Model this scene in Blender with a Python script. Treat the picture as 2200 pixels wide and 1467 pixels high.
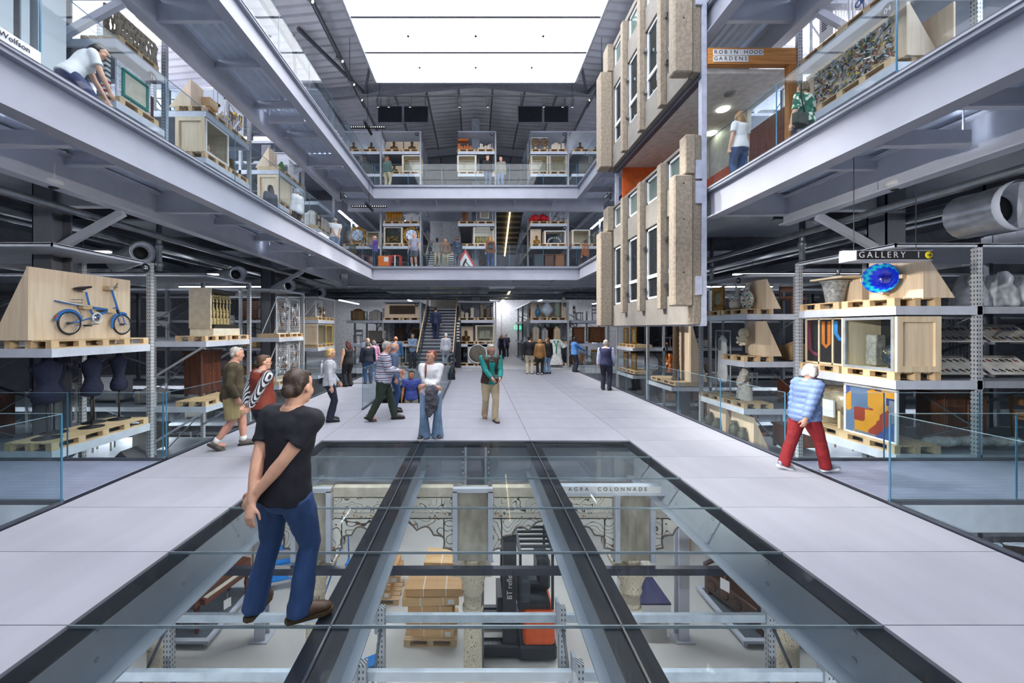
import bpy, bmesh, math, random
from math import sin, cos, pi, radians, sqrt
from mathutils import Vector, Matrix, noise
random.seed(7)
SC = bpy.context.scene
for o in list(bpy.data.objects): bpy.data.objects.remove(o)
COL = SC.collection
# ------------------------------------------------------------------ camera
CAMH, FPX = 2.15, 860.0
cd = bpy.data.cameras.new('camera'); cam = bpy.data.objects.new('camera', cd); COL.objects.link(cam)
cam.location = (0, 0, CAMH); cam.rotation_euler = (pi/2, 0, 0)
cd.sensor_fit = 'HORIZONTAL'; cd.sensor_width = 36; cd.lens = 36*FPX/2200
cd.shift_x = (1100-1022)/2200; cd.shift_y = (705-733.5)/2200
cd.clip_start = .05; cd.clip_end = 200
SC.camera = cam
# ------------------------------------------------------------------ world, exposure
w = bpy.data.worlds.new('world'); SC.world = w; w.use_nodes = True
w.node_tree.nodes['Background'].inputs[0].default_value = (.62, .72, .9, 1)
w.node_tree.nodes['Background'].inputs[1].default_value = .8
SC.view_settings.view_transform = 'Standard'; SC.view_settings.look = 'None'
SC.view_settings.gamma = 1; SC.view_settings.use_curve_mapping = False
SC.view_settings.exposure = 0.14
PANEL_E, WIN_E, STRIP_E, LOWSTRIP_E, ROOF_E = 5.2, 9.0, 40.0, 105.0, 3.5
SC.cycles.max_bounces = 6; SC.cycles.transparent_max_bounces = 20
SC.cycles.diffuse_bounces = 4; SC.cycles.glossy_bounces = 2; SC.cycles.sample_clamp_indirect = 6
SC.cycles.caustics_reflective = False; SC.cycles.caustics_refractive = False
# ------------------------------------------------------------------ levels (metres above the slab people walk on)
L1, L2, G = 5.3, 9.48, -4.5
VX, VY = 5.2, 20.5            # half width of the hall void, far edge of the void
RX = 7.2                      # rack ends
# ------------------------------------------------------------------ materials
def lin(h):
    h = h.lstrip('#'); v = [int(h[i:i+2], 16)/255 for i in (0, 2, 4)]
    return tuple(c/12.92 if c <= .04045 else ((c+.055)/1.055)**2.4 for c in v) + (1,)
MATS = {}
def _new(name):
    m = bpy.data.materials.new(name); m.use_nodes = True
    return m, m.node_tree.nodes, m.node_tree.links, m.node_tree.nodes['Principled BSDF']
def N(nt, t, **kw):
    n = nt.new(t)
    for k, v in kw.items(): setattr(n, k, v)
    return n
def mat(col, rough=.55, metal=0., var=.08, scale=6., bump=0., key=None, stretch=None, col2=None, spec=.5):
    """plain procedural surface: colour with soft noise variation and fine relief"""
    k = key or (col, rough, metal, var, scale, bump, stretch, col2)
    if k in MATS: return MATS[k]
    m, nt, ln, b = _new('surface_'+col.lstrip('#'))
    c = lin(col); b.inputs['Roughness'].default_value = rough; b.inputs['Metallic'].default_value = metal
    b.inputs['Specular IOR Level'].default_value = spec
    tc = N(nt, 'ShaderNodeTexCoord'); mp = N(nt, 'ShaderNodeMapping'); ns = N(nt, 'ShaderNodeTexNoise')
    if stretch: mp.inputs['Scale'].default_value = stretch
    ns.inputs['Scale'].default_value = scale; ns.inputs['Detail'].default_value = 4
    ln.new(tc.outputs['Object'], mp.inputs[0]); ln.new(mp.outputs[0], ns.inputs['Vector'])
    mx = N(nt, 'ShaderNodeMix', data_type='RGBA')
    lo = lin(col2) if col2 else tuple(x*(1-var*2.2) for x in c[:3])+(1,)
    hi = c if col2 else tuple(min(1, x*(1+var)) for x in c[:3])+(1,)
    mx.inputs[6].default_value = lo; mx.inputs[7].default_value = hi
    rp = N(nt, 'ShaderNodeMapRange'); rp.inputs[1].default_value = .3; rp.inputs[2].default_value = .65
    ln.new(ns.outputs[0], rp.inputs[0]); ln.new(rp.outputs[0], mx.inputs[0]); ln.new(mx.outputs[2], b.inputs['Base Color'])
    if bump:
        bp = N(nt, 'ShaderNodeBump'); bp.inputs['Strength'].default_value = bump; bp.inputs['Distance'].default_value = .02
        ln.new(ns.outputs[0], bp.inputs['Height']); ln.new(bp.outputs[0], b.inputs['Normal'])
    MATS[k] = m; return m
def wood(c1, c2, rough=.6, along=0, scale=3.):
    k = ('wood', c1, c2, along, scale)
    if k in MATS: return MATS[k]
    m, nt, ln, b = _new('wood_'+c1.lstrip('#')); b.inputs['Roughness'].default_value = rough
    tc = N(nt, 'ShaderNodeTexCoord'); mp = N(nt, 'ShaderNodeMapping'); ns = N(nt, 'ShaderNodeTexNoise'); wv = N(nt, 'ShaderNodeTexNoise')
    s = [14, 14, 14]; s[along] = .9; mp.inputs['Scale'].default_value = s
    ns.inputs['Scale'].default_value = scale*.5; ns.inputs['Detail'].default_value = 6; ns.inputs['Distortion'].default_value = .6
    ln.new(tc.outputs['Object'], mp.inputs[0]); ln.new(mp.outputs[0], ns.inputs['Vector'])
    mx = N(nt, 'ShaderNodeMix', data_type='RGBA'); mx.inputs[6].default_value = lin(c2); mx.inputs[7].default_value = lin(c1)
    rp = N(nt, 'ShaderNodeMapRange'); rp.inputs[1].default_value = .35; rp.inputs[2].default_value = .6
    ln.new(ns.outputs[0], rp.inputs[0]); ln.new(rp.outputs[0], mx.inputs[0]); ln.new(mx.outputs[2], b.inputs['Base Color'])
    MATS[k] = m; return m
def stripes(cols, period, axis=2, rough=.8, widths=None, bump=0.):
    """bands of colour along an object axis (knitted stripes, painted bands)"""
    k = ('stripe', tuple(cols), period, axis)
    if k in MATS: return MATS[k]
    m, nt, ln, b = _new('striped'); b.inputs['Roughness'].default_value = rough
    tc = N(nt, 'ShaderNodeTexCoord'); sp = N(nt, 'ShaderNodeSeparateXYZ'); ln.new(tc.outputs['Object'], sp.inputs[0])
    dv = N(nt, 'ShaderNodeMath', operation='DIVIDE'); dv.inputs[1].default_value = period; ln.new(sp.outputs[axis], dv.inputs[0])
    fr = N(nt, 'ShaderNodeMath', operation='FRACT'); ln.new(dv.outputs[0], fr.inputs[0])
    cr = N(nt, 'ShaderNodeValToRGB'); cr.color_ramp.interpolation = 'CONSTANT'
    n = len(cols); ws = widths or [1]*n; tot = sum(ws); acc = 0
    el = cr.color_ramp.elements
    for i, c in enumerate(cols):
        e = el[i] if i < 2 else el.new(.999)
        e.position = acc/tot; e.color = lin(c); acc += ws[i]
    ln.new(fr.outputs[0], cr.inputs[0]); ln.new(cr.outputs[0], b.inputs['Base Color'])
    MATS[k] = m; return m
def spots(base, cols, scale=12., rough=.7, thr=.45, key=None, feature='F1'):
    """patches of colour over a ground colour (printed cloth, painted ware, inlay)"""
    k = ('spots', base, tuple(cols), scale, thr)
    if k in MATS: return MATS[k]
    m, nt, ln, b = _new('pattern'); b.inputs['Roughness'].default_value = rough
    tc = N(nt, 'ShaderNodeTexCoord'); vo = N(nt, 'ShaderNodeTexVoronoi'); vo.inputs['Scale'].default_value = scale
    ln.new(tc.outputs['Object'], vo.inputs['Vector'])
    cr = N(nt, 'ShaderNodeValToRGB'); cr.color_ramp.interpolation = 'CONSTANT'
    el = cr.color_ramp.elements; n = len(cols)
    sp = N(nt, 'ShaderNodeSeparateColor'); ln.new(vo.outputs['Color'], sp.inputs[0]); ln.new(sp.outputs[0], cr.inputs[0])
    for i, c in enumerate(cols):
        e = el[i] if i < 2 else el.new(.999)
        e.position = i/n; e.color = lin(c)
    mx = N(nt, 'ShaderNodeMix', data_type='RGBA'); mx.inputs[7].default_value = lin(base)
    gt = N(nt, 'ShaderNodeMath', operation='GREATER_THAN'); gt.inputs[1].default_value = thr
    ln.new(vo.outputs['Distance'], gt.inputs[0]); ln.new(gt.outputs[0], mx.inputs[0]); ln.new(cr.outputs[0], mx.inputs[6])
    ln.new(mx.outputs[2], b.inputs['Base Color']); MATS[k] = m; return m
def glow(col, e):
    k = ('glow', col, e)
    if k in MATS: return MATS[k]
    m, nt, ln, b = _new('lamp'); b.inputs['Base Color'].default_value = (.9, .9, .9, 1)
    b.inputs['Emission Color'].default_value = lin(col); b.inputs['Emission Strength'].default_value = e
    MATS[k] = m; return m
def glassmat(tint, refl=1.0, haze=0., key='g', hazecol='#b9c6d2'):
    """thin architectural glass: clear with Fresnel reflection and a slight tint"""
    k = ('glass', tint, refl, haze)
    if k in MATS: return MATS[k]
    m = bpy.data.materials.new('glass'); m.use_nodes = True; nt = m.node_tree.nodes; ln = m.node_tree.links; nt.clear()
    out = N(nt, 'ShaderNodeOutputMaterial'); tr = N(nt, 'ShaderNodeBsdfTransparent'); gl = N(nt, 'ShaderNodeBsdfGlossy')
    tr.inputs[0].default_value = lin(tint); gl.inputs['Roughness'].default_value = .02
    lw = N(nt, 'ShaderNodeLayerWeight'); lw.inputs[0].default_value = .5
    pw = N(nt, 'ShaderNodeMath', operation='POWER'); pw.inputs[1].default_value = 5.5; ln.new(lw.outputs['Facing'], pw.inputs[0])
    ml = N(nt, 'ShaderNodeMath', operation='MULTIPLY_ADD'); ml.inputs[1].default_value = .7*refl; ml.inputs[2].default_value = .022*refl; ln.new(pw.outputs[0], ml.inputs[0])
    mx = N(nt, 'ShaderNodeMixShader'); ln.new(ml.outputs[0], mx.inputs[0]); ln.new(tr.outputs[0], mx.inputs[1]); ln.new(gl.outputs[0], mx.inputs[2])
    last = mx
    if haze:
        df = N(nt, 'ShaderNodeBsdfDiffuse'); df.inputs[0].default_value = lin(hazecol)
        m2 = N(nt, 'ShaderNodeMixShader'); m2.inputs[0].default_value = haze
        ln.new(mx.outputs[0], m2.inputs[1]); ln.new(df.outputs[0], m2.inputs[2]); last = m2
    ln.new(last.outputs[0], out.inputs[0]); MATS[k] = m; return m
M = {}
M['beam'] = mat('#9ea2af', .45, 0, .03, 2)
M['beam_in'] = mat('#c3c7d2', .5, 0, .04, 2)
M['steel_dark'] = mat('#4a4f59', .5, .1, .08, 3)
M['column'] = mat('#6d717b', .55, 0, .05, 3)
M['rackgrey'] = mat('#a9aeb6', .42, .15, .06, 5)
M['rackdark'] = mat('#5d636b', .45, .3, .08, 5)
M['shelf'] = mat('#c6ccd8', .42, 0, .04, 5)
M['deck'] = mat('#8d939e', .5, .3, .06, 3)
M['black'] = mat('#10131c', .3, 0, .05, 3)
M['blackmatt'] = mat('#17181c', .6, 0, .05, 3)
M['white'] = mat('#e6e6e6', .5, 0, .03, 4)
M['slab'] = mat('#a0a2ac', .55, 0, .045, 1.3, .05, stretch=(1.6, .35, 1))
M['ground'] = mat('#c9c7c3', .5, 0, .05, .7, .03)
M['ply'] = wood('#e0cdb4', '#d4bb9d', .6, 0, 2.)
M['plyv'] = wood('#e2cfb6', '#d6bea0', .6, 2, 2.)
M['pine'] = wood('#d6bc96', '#c0a076', .6, 0, 3.)
M['crate'] = wood('#e6d5b8', '#dac3a0', .6, 2, 2.)
M['chrome'] = mat('#cfd3d8', .18, 1., .02, 4)
M['duct'] = mat('#9aa0a8', .3, .8, .15, 5, .4)
M['glass'] = glassmat('#f4f9fa', 1.0, .006)
M['glassfloor'] = glassmat('#f8fbfb', .6, .005)
M['glassedge'] = mat('#3f7391', .15, 0, .05, 4)
M['casting'] = mat('#96928a', .8, 0, .1, 8, .3)
M['corr'] = mat('#ccd6e6', .4, .0, .05, 3)
M['mesh_white'] = mat('#dfe2e6', .5, 0, .03, 3)
M['gold'] = mat('#a67c2e', .35, .7, .2, 18, .6, col2='#6e4c14')
M['bronze'] = mat('#5c4423', .4, .6, .2, 12, .4)
# ------------------------------------------------------------------ mesh builder
class MB:
    def __init__(s): s.v = []; s.f = []; s.m = []; s.mats = []; s.cur = 0; s.sm = []
    def use(s, mt):
        if mt not in s.mats: s.mats.append(mt)
        s.cur = s.mats.index(mt); return s
    def add(s, vs, fs, smooth=False):
        b = len(s.v); s.v += [tuple(v) for v in vs]
        for f in fs: s.f.append(tuple(b+i for i in f)); s.m.append(s.cur); s.sm.append(smooth)
        return s
    def box(s, x0, x1, y0, y1, z0, z1):
        vs = [(x, y, z) for z in (z0, z1) for y in (y0, y1) for x in (x0, x1)]
        return s.add(vs, [(0, 2, 3, 1), (4, 5, 7, 6), (0, 1, 5, 4), (2, 6, 7, 3), (0, 4, 6, 2), (1, 3, 7, 5)])
    def bar(s, p, q, w, h=None, up=(0, 0, 1)):
        p = Vector(p); q = Vector(q); h = h or w; d = (q-p)
        if d.length < 1e-6: return s
        d.normalize(); u = Vector(up)
        if abs(d.dot(u)) > .98: u = Vector((0, 1, 0)) if abs(d.y) < .9 else Vector((1, 0, 0))
        r = d.cross(u).normalized(); u = r.cross(d)
        r = r*(w/2); u = u*(h/2)
        vs = [e+a*r+c*u for e in (p, q) for c in (-1, 1) for a in (-1, 1)]
        return s.add(vs, [(0, 1, 3, 2), (4, 6, 7, 5), (0, 4, 5, 1), (2, 3, 7, 6), (0, 2, 6, 4), (1, 5, 7, 3)])
    def tube(s, pts, r, n=8, cap=True, closed=False, up=None):
        """round (or elliptical) tube along points; r = number, list, or list of (rx, ry)"""
        P = [Vector(p) for p in pts]; k = len(P)
        R = r if isinstance(r, (list, tuple)) else [r]*k
        rings = []; prev = None
        for i in range(k):
            if closed: d = P[(i+1) % k]-P[i-1]
            else: d = P[min(i+1, k-1)]-P[max(i-1, 0)]
            if d.length < 1e-9: d = Vector((0, 0, 1))
            d.normalize()
            if prev is None:
                u = Vector(up) if up else (Vector((0, 0, 1)) if abs(d.z) < .9 else Vector((0, 1, 0)))
            else: u = prev
            a = d.cross(u)
            if a.length < 1e-6: a = d.cross(Vector((1, 0, 0)))
            a.normalize(); u = a.cross(d).normalized(); prev = u
            ri = R[i]; rx, ry = ri if isinstance(ri, (tuple, list)) else (ri, ri)
            rings.append([P[i]+a*(cos(2*pi*j/n)*rx)+u*(sin(2*pi*j/n)*ry) for j in range(n)])
        b = []; vs = []
        for g in rings: vs += g
        fs = []
        for i in range(k if closed else k-1):
            i2 = (i+1) % k
            for j in range(n):
                j2 = (j+1) % n; fs.append((i*n+j, i*n+j2, i2*n+j2, i2*n+j))
        if cap and not closed:
            fs.append(tuple(range(n-1, -1, -1))); fs.append(tuple((k-1)*n+j for j in range(n)))
        return s.add(vs, fs, True)
    def lathe(s, prof, n=20, c=(0, 0, 0), axis='z', cap=True):
        vs = []; fs = []; k = len(prof)
        for r, z in prof:
            for j in range(n):
                a = 2*pi*j/n; x, y = r*cos(a), r*sin(a)
                vs.append({'z': (c[0]+x, c[1]+y, c[2]+z), 'y': (c[0]+x, c[1]+z, c[2]+y), 'x': (c[0]+z, c[1]+x, c[2]+y)}[axis])
        for i in range(k-1):
            for j in range(n):
                j2 = (j+1) % n; fs.append((i*n+j, i*n+j2, (i+1)*n+j2, (i+1)*n+j))
        if cap: fs.append(tuple(range(n-1, -1, -1))); fs.append(tuple((k-1)*n+j for j in range(n)))
        return s.add(vs, fs, True)
    def ball(s, c, r, n=12, k=8):
        r3 = r if isinstance(r, (tuple, list)) else (r, r, r)
        vs = [(c[0], c[1], c[2]-r3[2])]; fs = []
        for i in range(1, k):
            t = pi*i/k
            for j in range(n):
                a = 2*pi*j/n; vs.append((c[0]+r3[0]*sin(t)*cos(a), c[1]+r3[1]*sin(t)*sin(a), c[2]-r3[2]*cos(t)))
        vs.append((c[0], c[1], c[2]+r3[2])); e = len(vs)-1
        for j in range(n):
            j2 = (j+1) % n; fs.append((0, 1+j2, 1+j)); fs.append((e, 1+(k-2)*n+j, 1+(k-2)*n+j2))
            for i in range(k-2): fs.append((1+i*n+j, 1+i*n+j2, 1+(i+1)*n+j2, 1+(i+1)*n+j))
        return s.add(vs, fs, True)
    def prism(s, poly, a, b, axis='y'):
        n = len(poly)
        def P(u, v, t): return {'y': (u, t, v), 'x': (t, u, v), 'z': (u, v, t)}[axis]
        vs = [P(u, v, a) for u, v in poly]+[P(u, v, b) for u, v in poly]
        fs = [tuple(range(n)), tuple(range(2*n-1, n-1, -1))]+[(i, n+i, n+(i+1) % n, (i+1) % n) for i in range(n)]
        return s.add(vs, fs)
    def ibeam(s, p, q, w, h, t=.02, up=(0, 0, 1)):
        """I-section from p to q, p/q on the top centre line"""
        p = Vector(p); q = Vector(q); z = Vector((0, 0, 1))
        s.bar(p-z*(t/2), q-z*(t/2), w, t); s.bar(p-z*(h-t/2), q-z*(h-t/2), w, t); s.bar(p-z*(h/2), q-z*(h/2), t, h-2*t)
        return s
    def mesh(s, name='m'):
        me = bpy.data.meshes.new(name); me.from_pydata(s.v, [], s.f)
        for mt in s.mats: me.materials.append(mt)
        me.polygons.foreach_set('material_index', s.m); me.polygons.foreach_set('use_smooth', s.sm)
        bm = bmesh.new(); bm.from_mesh(me); bmesh.ops.recalc_face_normals(bm, faces=bm.faces); bm.to_mesh(me); bm.free()
        me.update(); return me
    def build(s, name, mt=None, parent=None, world=False, bevel=0, **tags):
        if mt is not None and not s.mats: s.mats = [mt]
        if world and parent is not None:
            L = parent.location; s.v = [(v[0]-L[0], v[1]-L[1], v[2]-L[2]) for v in s.v]
        o = bpy.data.objects.new(name, s.mesh(name)); COL.objects.link(o)
        if parent is not None: o.parent = parent
        if bevel:
            md = o.modifiers.new('bevel', 'BEVEL'); md.width = bevel; md.segments = 1; md.limit_method = 'ANGLE'
        if tags: tag(o, **tags)
        return o
def tag(o, label=None, cat=None, group=None, kind=None):
    if label: o['label'] = label
    if cat: o['category'] = cat
    if group: o['group'] = group
    if kind: o['kind'] = kind
    return o
def thing(name, label=None, cat=None, loc=(0, 0, 0), rz=0., group=None, kind=None):
    o = bpy.data.objects.new(name, None); COL.objects.link(o); o.location = loc; o.rotation_euler = (0, 0, radians(rz)); o.empty_display_size = .1
    return tag(o, label, cat, group, kind)
def inst(me, name, parent=None, loc=(0, 0, 0), rot=(0, 0, 0), scale=None):
    o = bpy.data.objects.new(name, me); COL.objects.link(o); o.parent = parent; o.location = loc; o.rotation_euler = rot
    if scale: o.scale = scale
    return o
def dup(root, loc=None, rz=None, label=None, group=None, scale=None, parent=None):
    r = root.copy(); COL.objects.link(r)
    if parent is not None: r.parent = parent
    if loc is not None: r.location = loc
    if rz is not None: r.rotation_euler = (0, 0, radians(rz))
    if scale: r.scale = scale
    if label: r['label'] = label
    if group: r['group'] = group
    for ch in root.children:
        dup(ch, parent=r)
    return r
def px(x, Y): return (x-1022)*Y/FPX
def pz(y, Y): return CAMH-(y-705)*Y/FPX
TMP = bpy.data.scenes.new('workshop')
def evalmesh(o):
    """evaluate an object (modifiers, text) in a side scene and return its mesh"""
    TMP.collection.objects.link(o); vl = TMP.view_layers[0]; vl.update()
    me = bpy.data.meshes.new_from_object(o.evaluated_get(vl.depsgraph))
    TMP.collection.objects.unlink(o); return me
def text(s, size, mt, parent, loc, rot, name='lettering', spacing=1.0, align='LEFT', depth=.002):
    cu = bpy.data.curves.new(name, 'FONT'); cu.body = s; cu.size = size; cu.space_character = spacing; cu.align_x = align; cu.align_y = 'CENTER'; cu.extrude = depth
    cu.resolution_u = 3; cu.materials.append(mt)
    c = bpy.data.objects.new('tmp', cu); me = evalmesh(c); bpy.data.objects.remove(c)
    o = bpy.data.objects.new(name, me); COL.objects.link(o); o.parent = parent; o.location = loc; o.rotation_euler = rot
    return o
# ================================================================== SETTING: slab, glass floor, ground, walls, roof
ROW0, ROWH = 2.90, .954
def rowY(n): return ROW0+ROWH*n
HX, HN = 2.95, 5              # glass opening half width, last row
fl = thing('floor', kind='structure')
tag(fl, 'pale grey raised floor of wide panels around the glass opening')
cols = [(-5.03, -2.95), (-2.95, -1.05), (-1.05, 1.05), (1.05, 2.95), (2.95, 5.03)]
pcache = {}
for n in range(-5, 19):
    for (a, b) in cols:
        if n < HN and abs(a+b)/2 < 2.9: continue
        if a == -2.95 and 9 <= n < 14: continue
        y0, y1 = rowY(n), min(rowY(n+1), 20.5)
        if y1-y0 < .1: continue
        key = (round(b-a, 3), round(y1-y0, 3))
        if key not in pcache: pcache[key] = MB().box(-(b-a)/2+.004, (b-a)/2-.004, -(y1-y0)/2+.004, (y1-y0)/2-.004, -.09, 0).use(M['slab'])
        if not isinstance(pcache[key], bpy.types.Mesh): pcache[key].m = [0]*6; pcache[key] = pcache[key].mesh('floor_panel')
        inst(pcache[key], 'floor_panel', fl, ((a+b)/2, (y0+y1)/2, 0))
b = MB()
b.box(-5.03, -2.95, rowY(-5), 20.5, -.14, -.091); b.box(2.95, 5.03, rowY(-5), 20.5, -.14, -.091)
b.box(-1.05, 2.95, rowY(HN), 20.5, -.14, -.091); b.box(-2.95, -1.05, rowY(HN), rowY(9), -.14, -.091); b.box(-2.95, -1.05, rowY(14), 20.5, -.14, -.091)
b.build('sub_deck', M['steel_dark'], fl)
b = MB()
for s in (-1, 1):
    b.box(s*5.035, s*5.10, rowY(-5), 20.5, -.16, .012); 
b.build('floor_edge', mat('#1d2230', .4), fl)
b = MB()
for s in (-1, 1): b.box(s*5.10, s*5.125, rowY(-5), 20.5, -.2, .005)
b.build('edge_strip', M['shelf'], fl)
# ---- glass floor
gf = thing('glass_floor', 'walk-on glass floor panels over the lower hall, black borders and steel joints', 'glass floor', (0, rowY(HN)/2, 0))
gcols = [(-2.77, -1.17), (-.91, .92), (1.2, 2.77)]
for n in range(-4, HN):
    for i, (a, b_) in enumerate(((-2.95, -1.05), (-1.05, 1.06), (1.06, 2.95))):
        MB().box(a+.006, b_-.006, rowY(n)+.007, rowY(n+1)-.007, -.024, -.003).build('glass_pane', M['glassfloor'], gf, True)
for x0, x1 in ((-2.95, -2.77), (2.77, 2.95)):
    MB().box(x0, x1, rowY(-4), rowY(HN), -.0455, -.026).build('border_band', M['black'], gf, True)
MB().box(-2.95, 2.95, rowY(HN)-.1, rowY(HN), -.0455, -.026).build('border_band', M['black'], gf, True)
for xc in (-1.05, 1.06):
    for x0, x1 in ((xc-.13, xc-.012), (xc+.012, xc+.13)):
        MB().box(x0, x1, rowY(-4), rowY(HN), -.0455, -.026).build('border_band', M['black'], gf, True)
    MB().box(xc-.007, xc+.007, rowY(-4), rowY(HN), -.04, -.001).build('joint_strip', M['chrome'], gf, True)
for n in range(-3, HN):
    MB().box(-2.95, 2.95, rowY(n)-.004, rowY(n)+.004, -.024, -.001).build('joint_strip', mat('#8b9aa2', .3, .3), gf, True)
# ---- floor steel below
def steel(name, label, segs, m=None, cat='steel beam', base=None, group=None):
    o = thing(name, label, cat, base or segs[0][0], 0, group)
    b = MB()
    for p, q, w_, h_ in segs: b.ibeam(p, q, w_, h_)
    b.build('section', m or M['beam_in'], o, True); return o
mb_ = mat('#aab3bf', .45, 0, .04, 2)
for s, nm in ((-1, 'left'), (1, 'right')):
    o = steel('floor_beam', f'pale blue grey steel beam under the {nm} edge of the glass floor', [((s*3.04, rowY(-5), -.1), (s*3.04, rowY(HN), -.1), .3, .58)], mb_, 'steel beam')
    b = MB()
    for y in [rowY(n)+.3 for n in range(-2, 5)]:
        for dz in (-.28, -.5): b.lathe([(0, -.012), (.022, -.012), (.022, 0), (0, 0)], 8, (s*(3.04-.012), y, dz), 'x')
    b.build('bolt', mb_, o, True)
    steel('floor_beam', f'thin steel beam under the {nm} black band of the glass floor', [((s*1.055, rowY(-5), -.1), (s*1.055, rowY(HN), -.1), .2, .5)], mb_)
o = steel('floor_beam', 'deep steel cross beam closing the far end of the glass floor', [((-5, 7.85, -.1), (5, 7.85, -.1), .3, .7)], mb_)
o = thing('column_head', 'bolted steel column top in the middle of the far cross beam', 'steel column', (0, 7.75, G))
b = MB().box(-.17, .17, 7.58, 7.72, -1.0, -.12); b.box(-.16, .16, 7.72, 7.9, G, -.7); b.build('shaft', M['column'], o, True)
b = MB()
for sx in (-1, 1): b.box(sx*.19-.02, sx*.19+.02, 7.54, 7.72, -.98, -.11)
for sx in (-1, 1):
    for k in range(7): b.lathe([(0, -.02), (.018, -.02), (.018, 0), (0, 0)], 6, (sx*.24, 7.6, -.2-.1*k), 'y')
b.build('bolt_plate', mb_, o, True)
# ---- ground, walls, roof
MB().box(-18, 18, -6, 38, G-.2, G).build('floor', M['ground'], kind='structure')
wl = mat('#c9ccd3', .6, 0, .05, 1)
def corr_wall(name, pts, p0, p1, z0, z1, amp, pitch, m, axis):
    """ribbed sheet wall; axis = the direction it runs along"""
    vs = []; fs = []; n = int((p1-p0)/pitch)
    for i in range(n+1):
        t = p0+(p1-p0)*i/n; d = pts+(amp if i % 2 else 0)
        for z in (z0, z1): vs.append((d, t, z) if axis == 'y' else (t, d, z))
    for i in range(n): fs.append((2*i, 2*i+2, 2*i+3, 2*i+1))
    b = MB(); b.use(m); b.add(vs, fs); o = b.build(name); return tag(o, kind='structure')
corr_wall('wall_left', -17, -6, 38, L1-1, 15.5, .08, .35, wl, 'y')
corr_wall('wall_right', 17, -6, 38, L1-1, 15.5, .08, .35, wl, 'y')
MB().box(-17.2, -17, -6, 38, G, L1-1).build('wall_left', M['steel_dark'], kind='structure')
MB().box(17, 17.2, -6, 38, G, L1-1).build('wall_right', M['steel_dark'], kind='structure')
corr_wall('wall_far', 36, -17, 17, G, 15.5, .1, .5, mat('#6b6e76', .6), 'x')
MB().box(-17, 17, -6.2, -6, G, 15.5).build('wall_back', mat('#b9bdc6', .6), kind='structure')
# daylight windows high on the side walls
wi = 0
for s in (-1, 1):
    for y0 in (-4, 1.5, 7, 12.5, 18, 23.5):
        for z0, z1 in ((6.1, 8.4), (10.2, 13)):
            wi += 1
            o = thing(f'window_{wi}', kind='structure', loc=(s*16.9, y0+2.2, z0))
            MB().box(s*16.86, s*16.9, y0, y0+4.4, z0, z1).build('pane', glow('#eef3ff', WIN_E), o, True)
            b = MB()
            for t in range(5): b.box(s*16.78, s*16.86, y0+t*1.1-.03, y0+t*1.1+.03, z0, z1)
            for z in (z0, (z0+z1)/2, z1): b.box(s*16.78, s*16.86, y0, y0+4.4, z-.03, z+.03)
            b.build('window_frame', M['beam_in'], o, True)
# roof: ribbed deck, rafters, purlins
def roofz(x): return 15.0-.09*abs(x)
rf = thing('ceiling', kind='structure', loc=(0, 0, 0))
m_roof = mat('#d6d4d8', .6, 0, .06, 1)
vs = []; fs = []; b = MB(); b.use(m_roof); nn = 0
ys = [-6+.22*i for i in range(int(44/.22)+1)]
for i, y in enumerate(ys):
    dz = .06 if i % 2 else 0
    for x in (-17.2, 0, 17.2): vs.append((x, y, roofz(x)+dz))
for i in range(len(ys)-1):
    for j in range(2): fs.append((3*i+j, 3*i+j+1, 3*i+j+4, 3*i+j+3))
b.add(vs, fs); b.build('roof_deck', None, rf)
for yy in (4.5, 12.0, 20.2, 28):
    o = thing('roof_rafter', f'dark steel roof rafter crossing the hall, number {int((yy)//7)+1} from the near end', 'roof beam', (0, yy, 14.2))
    o['label'] = {4.5: 'dark steel rafter over the light panel nearest the viewer', 12.0: 'dark steel rafter over the middle of the light panel', 20.2: 'dark steel rafter just beyond the far edge of the light panel', 28: 'dark steel rafter far back over the top level racks'}[yy]
    b = MB()
    for s in (-1, 1):
        b.bar((0, yy, roofz(0)-.35), (s*17, yy, roofz(17)-.35), .04, .55); b.bar((0, yy, roofz(0)-.62), (s*17, yy, roofz(17)-.62), .25, .03)
    b.build('section', mat('#82848c', .5), o, True)
pl = 0
for x in [-11.5, -9.7, -7.9, -6.1, -4.3, -2.6, -.9, .9, 2.6, 4.3, 6.1, 7.9, 9.7, 11.5]:
    MB().box(x-.04, x+.04, -6, 36, roofz(x)-.16, roofz(x)-.005).build('purlin', mat('#6a6b73', .5), rf)
for x in (-9, -5.6, 5.6, 9):
    for s in (-1, 1):
        MB().bar((x, 20.2, roofz(x)-.5), (x+s*1.6, 16.2, roofz(x)-.2), .12).build('wind_brace', mat('#55565e', .5), rf)
# translucent rooflights in the side slopes
for s in (-1, 1):
    for y0 in (-3, 1.5, 6, 10.5, 15, 19.5, 24, 28.5):
        wi += 1; o = thing(f'window_{wi}', kind='structure', loc=(s*11.5, y0+.7, 13.8)); za, zb = roofz(8.6)-.02, roofz(14.8)-.02
        b = MB(); b.add([(s*8.6, y0, za), (s*14.8, y0, zb), (s*14.8, y0+1.5, zb), (s*8.6, y0+1.5, za)], [(0, 1, 2, 3)]); b.build('pane', glow('#f6f2fb', ROOF_E), o, True)
        for x in (8.6, 10.66, 12.73, 14.8): MB().bar((s*x, y0, roofz(x)-.03), (s*x, y0+1.5, roofz(x)-.03), .06, .03).build('glazing_bar', mat('#8d8c92', .5), o, True)
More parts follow.
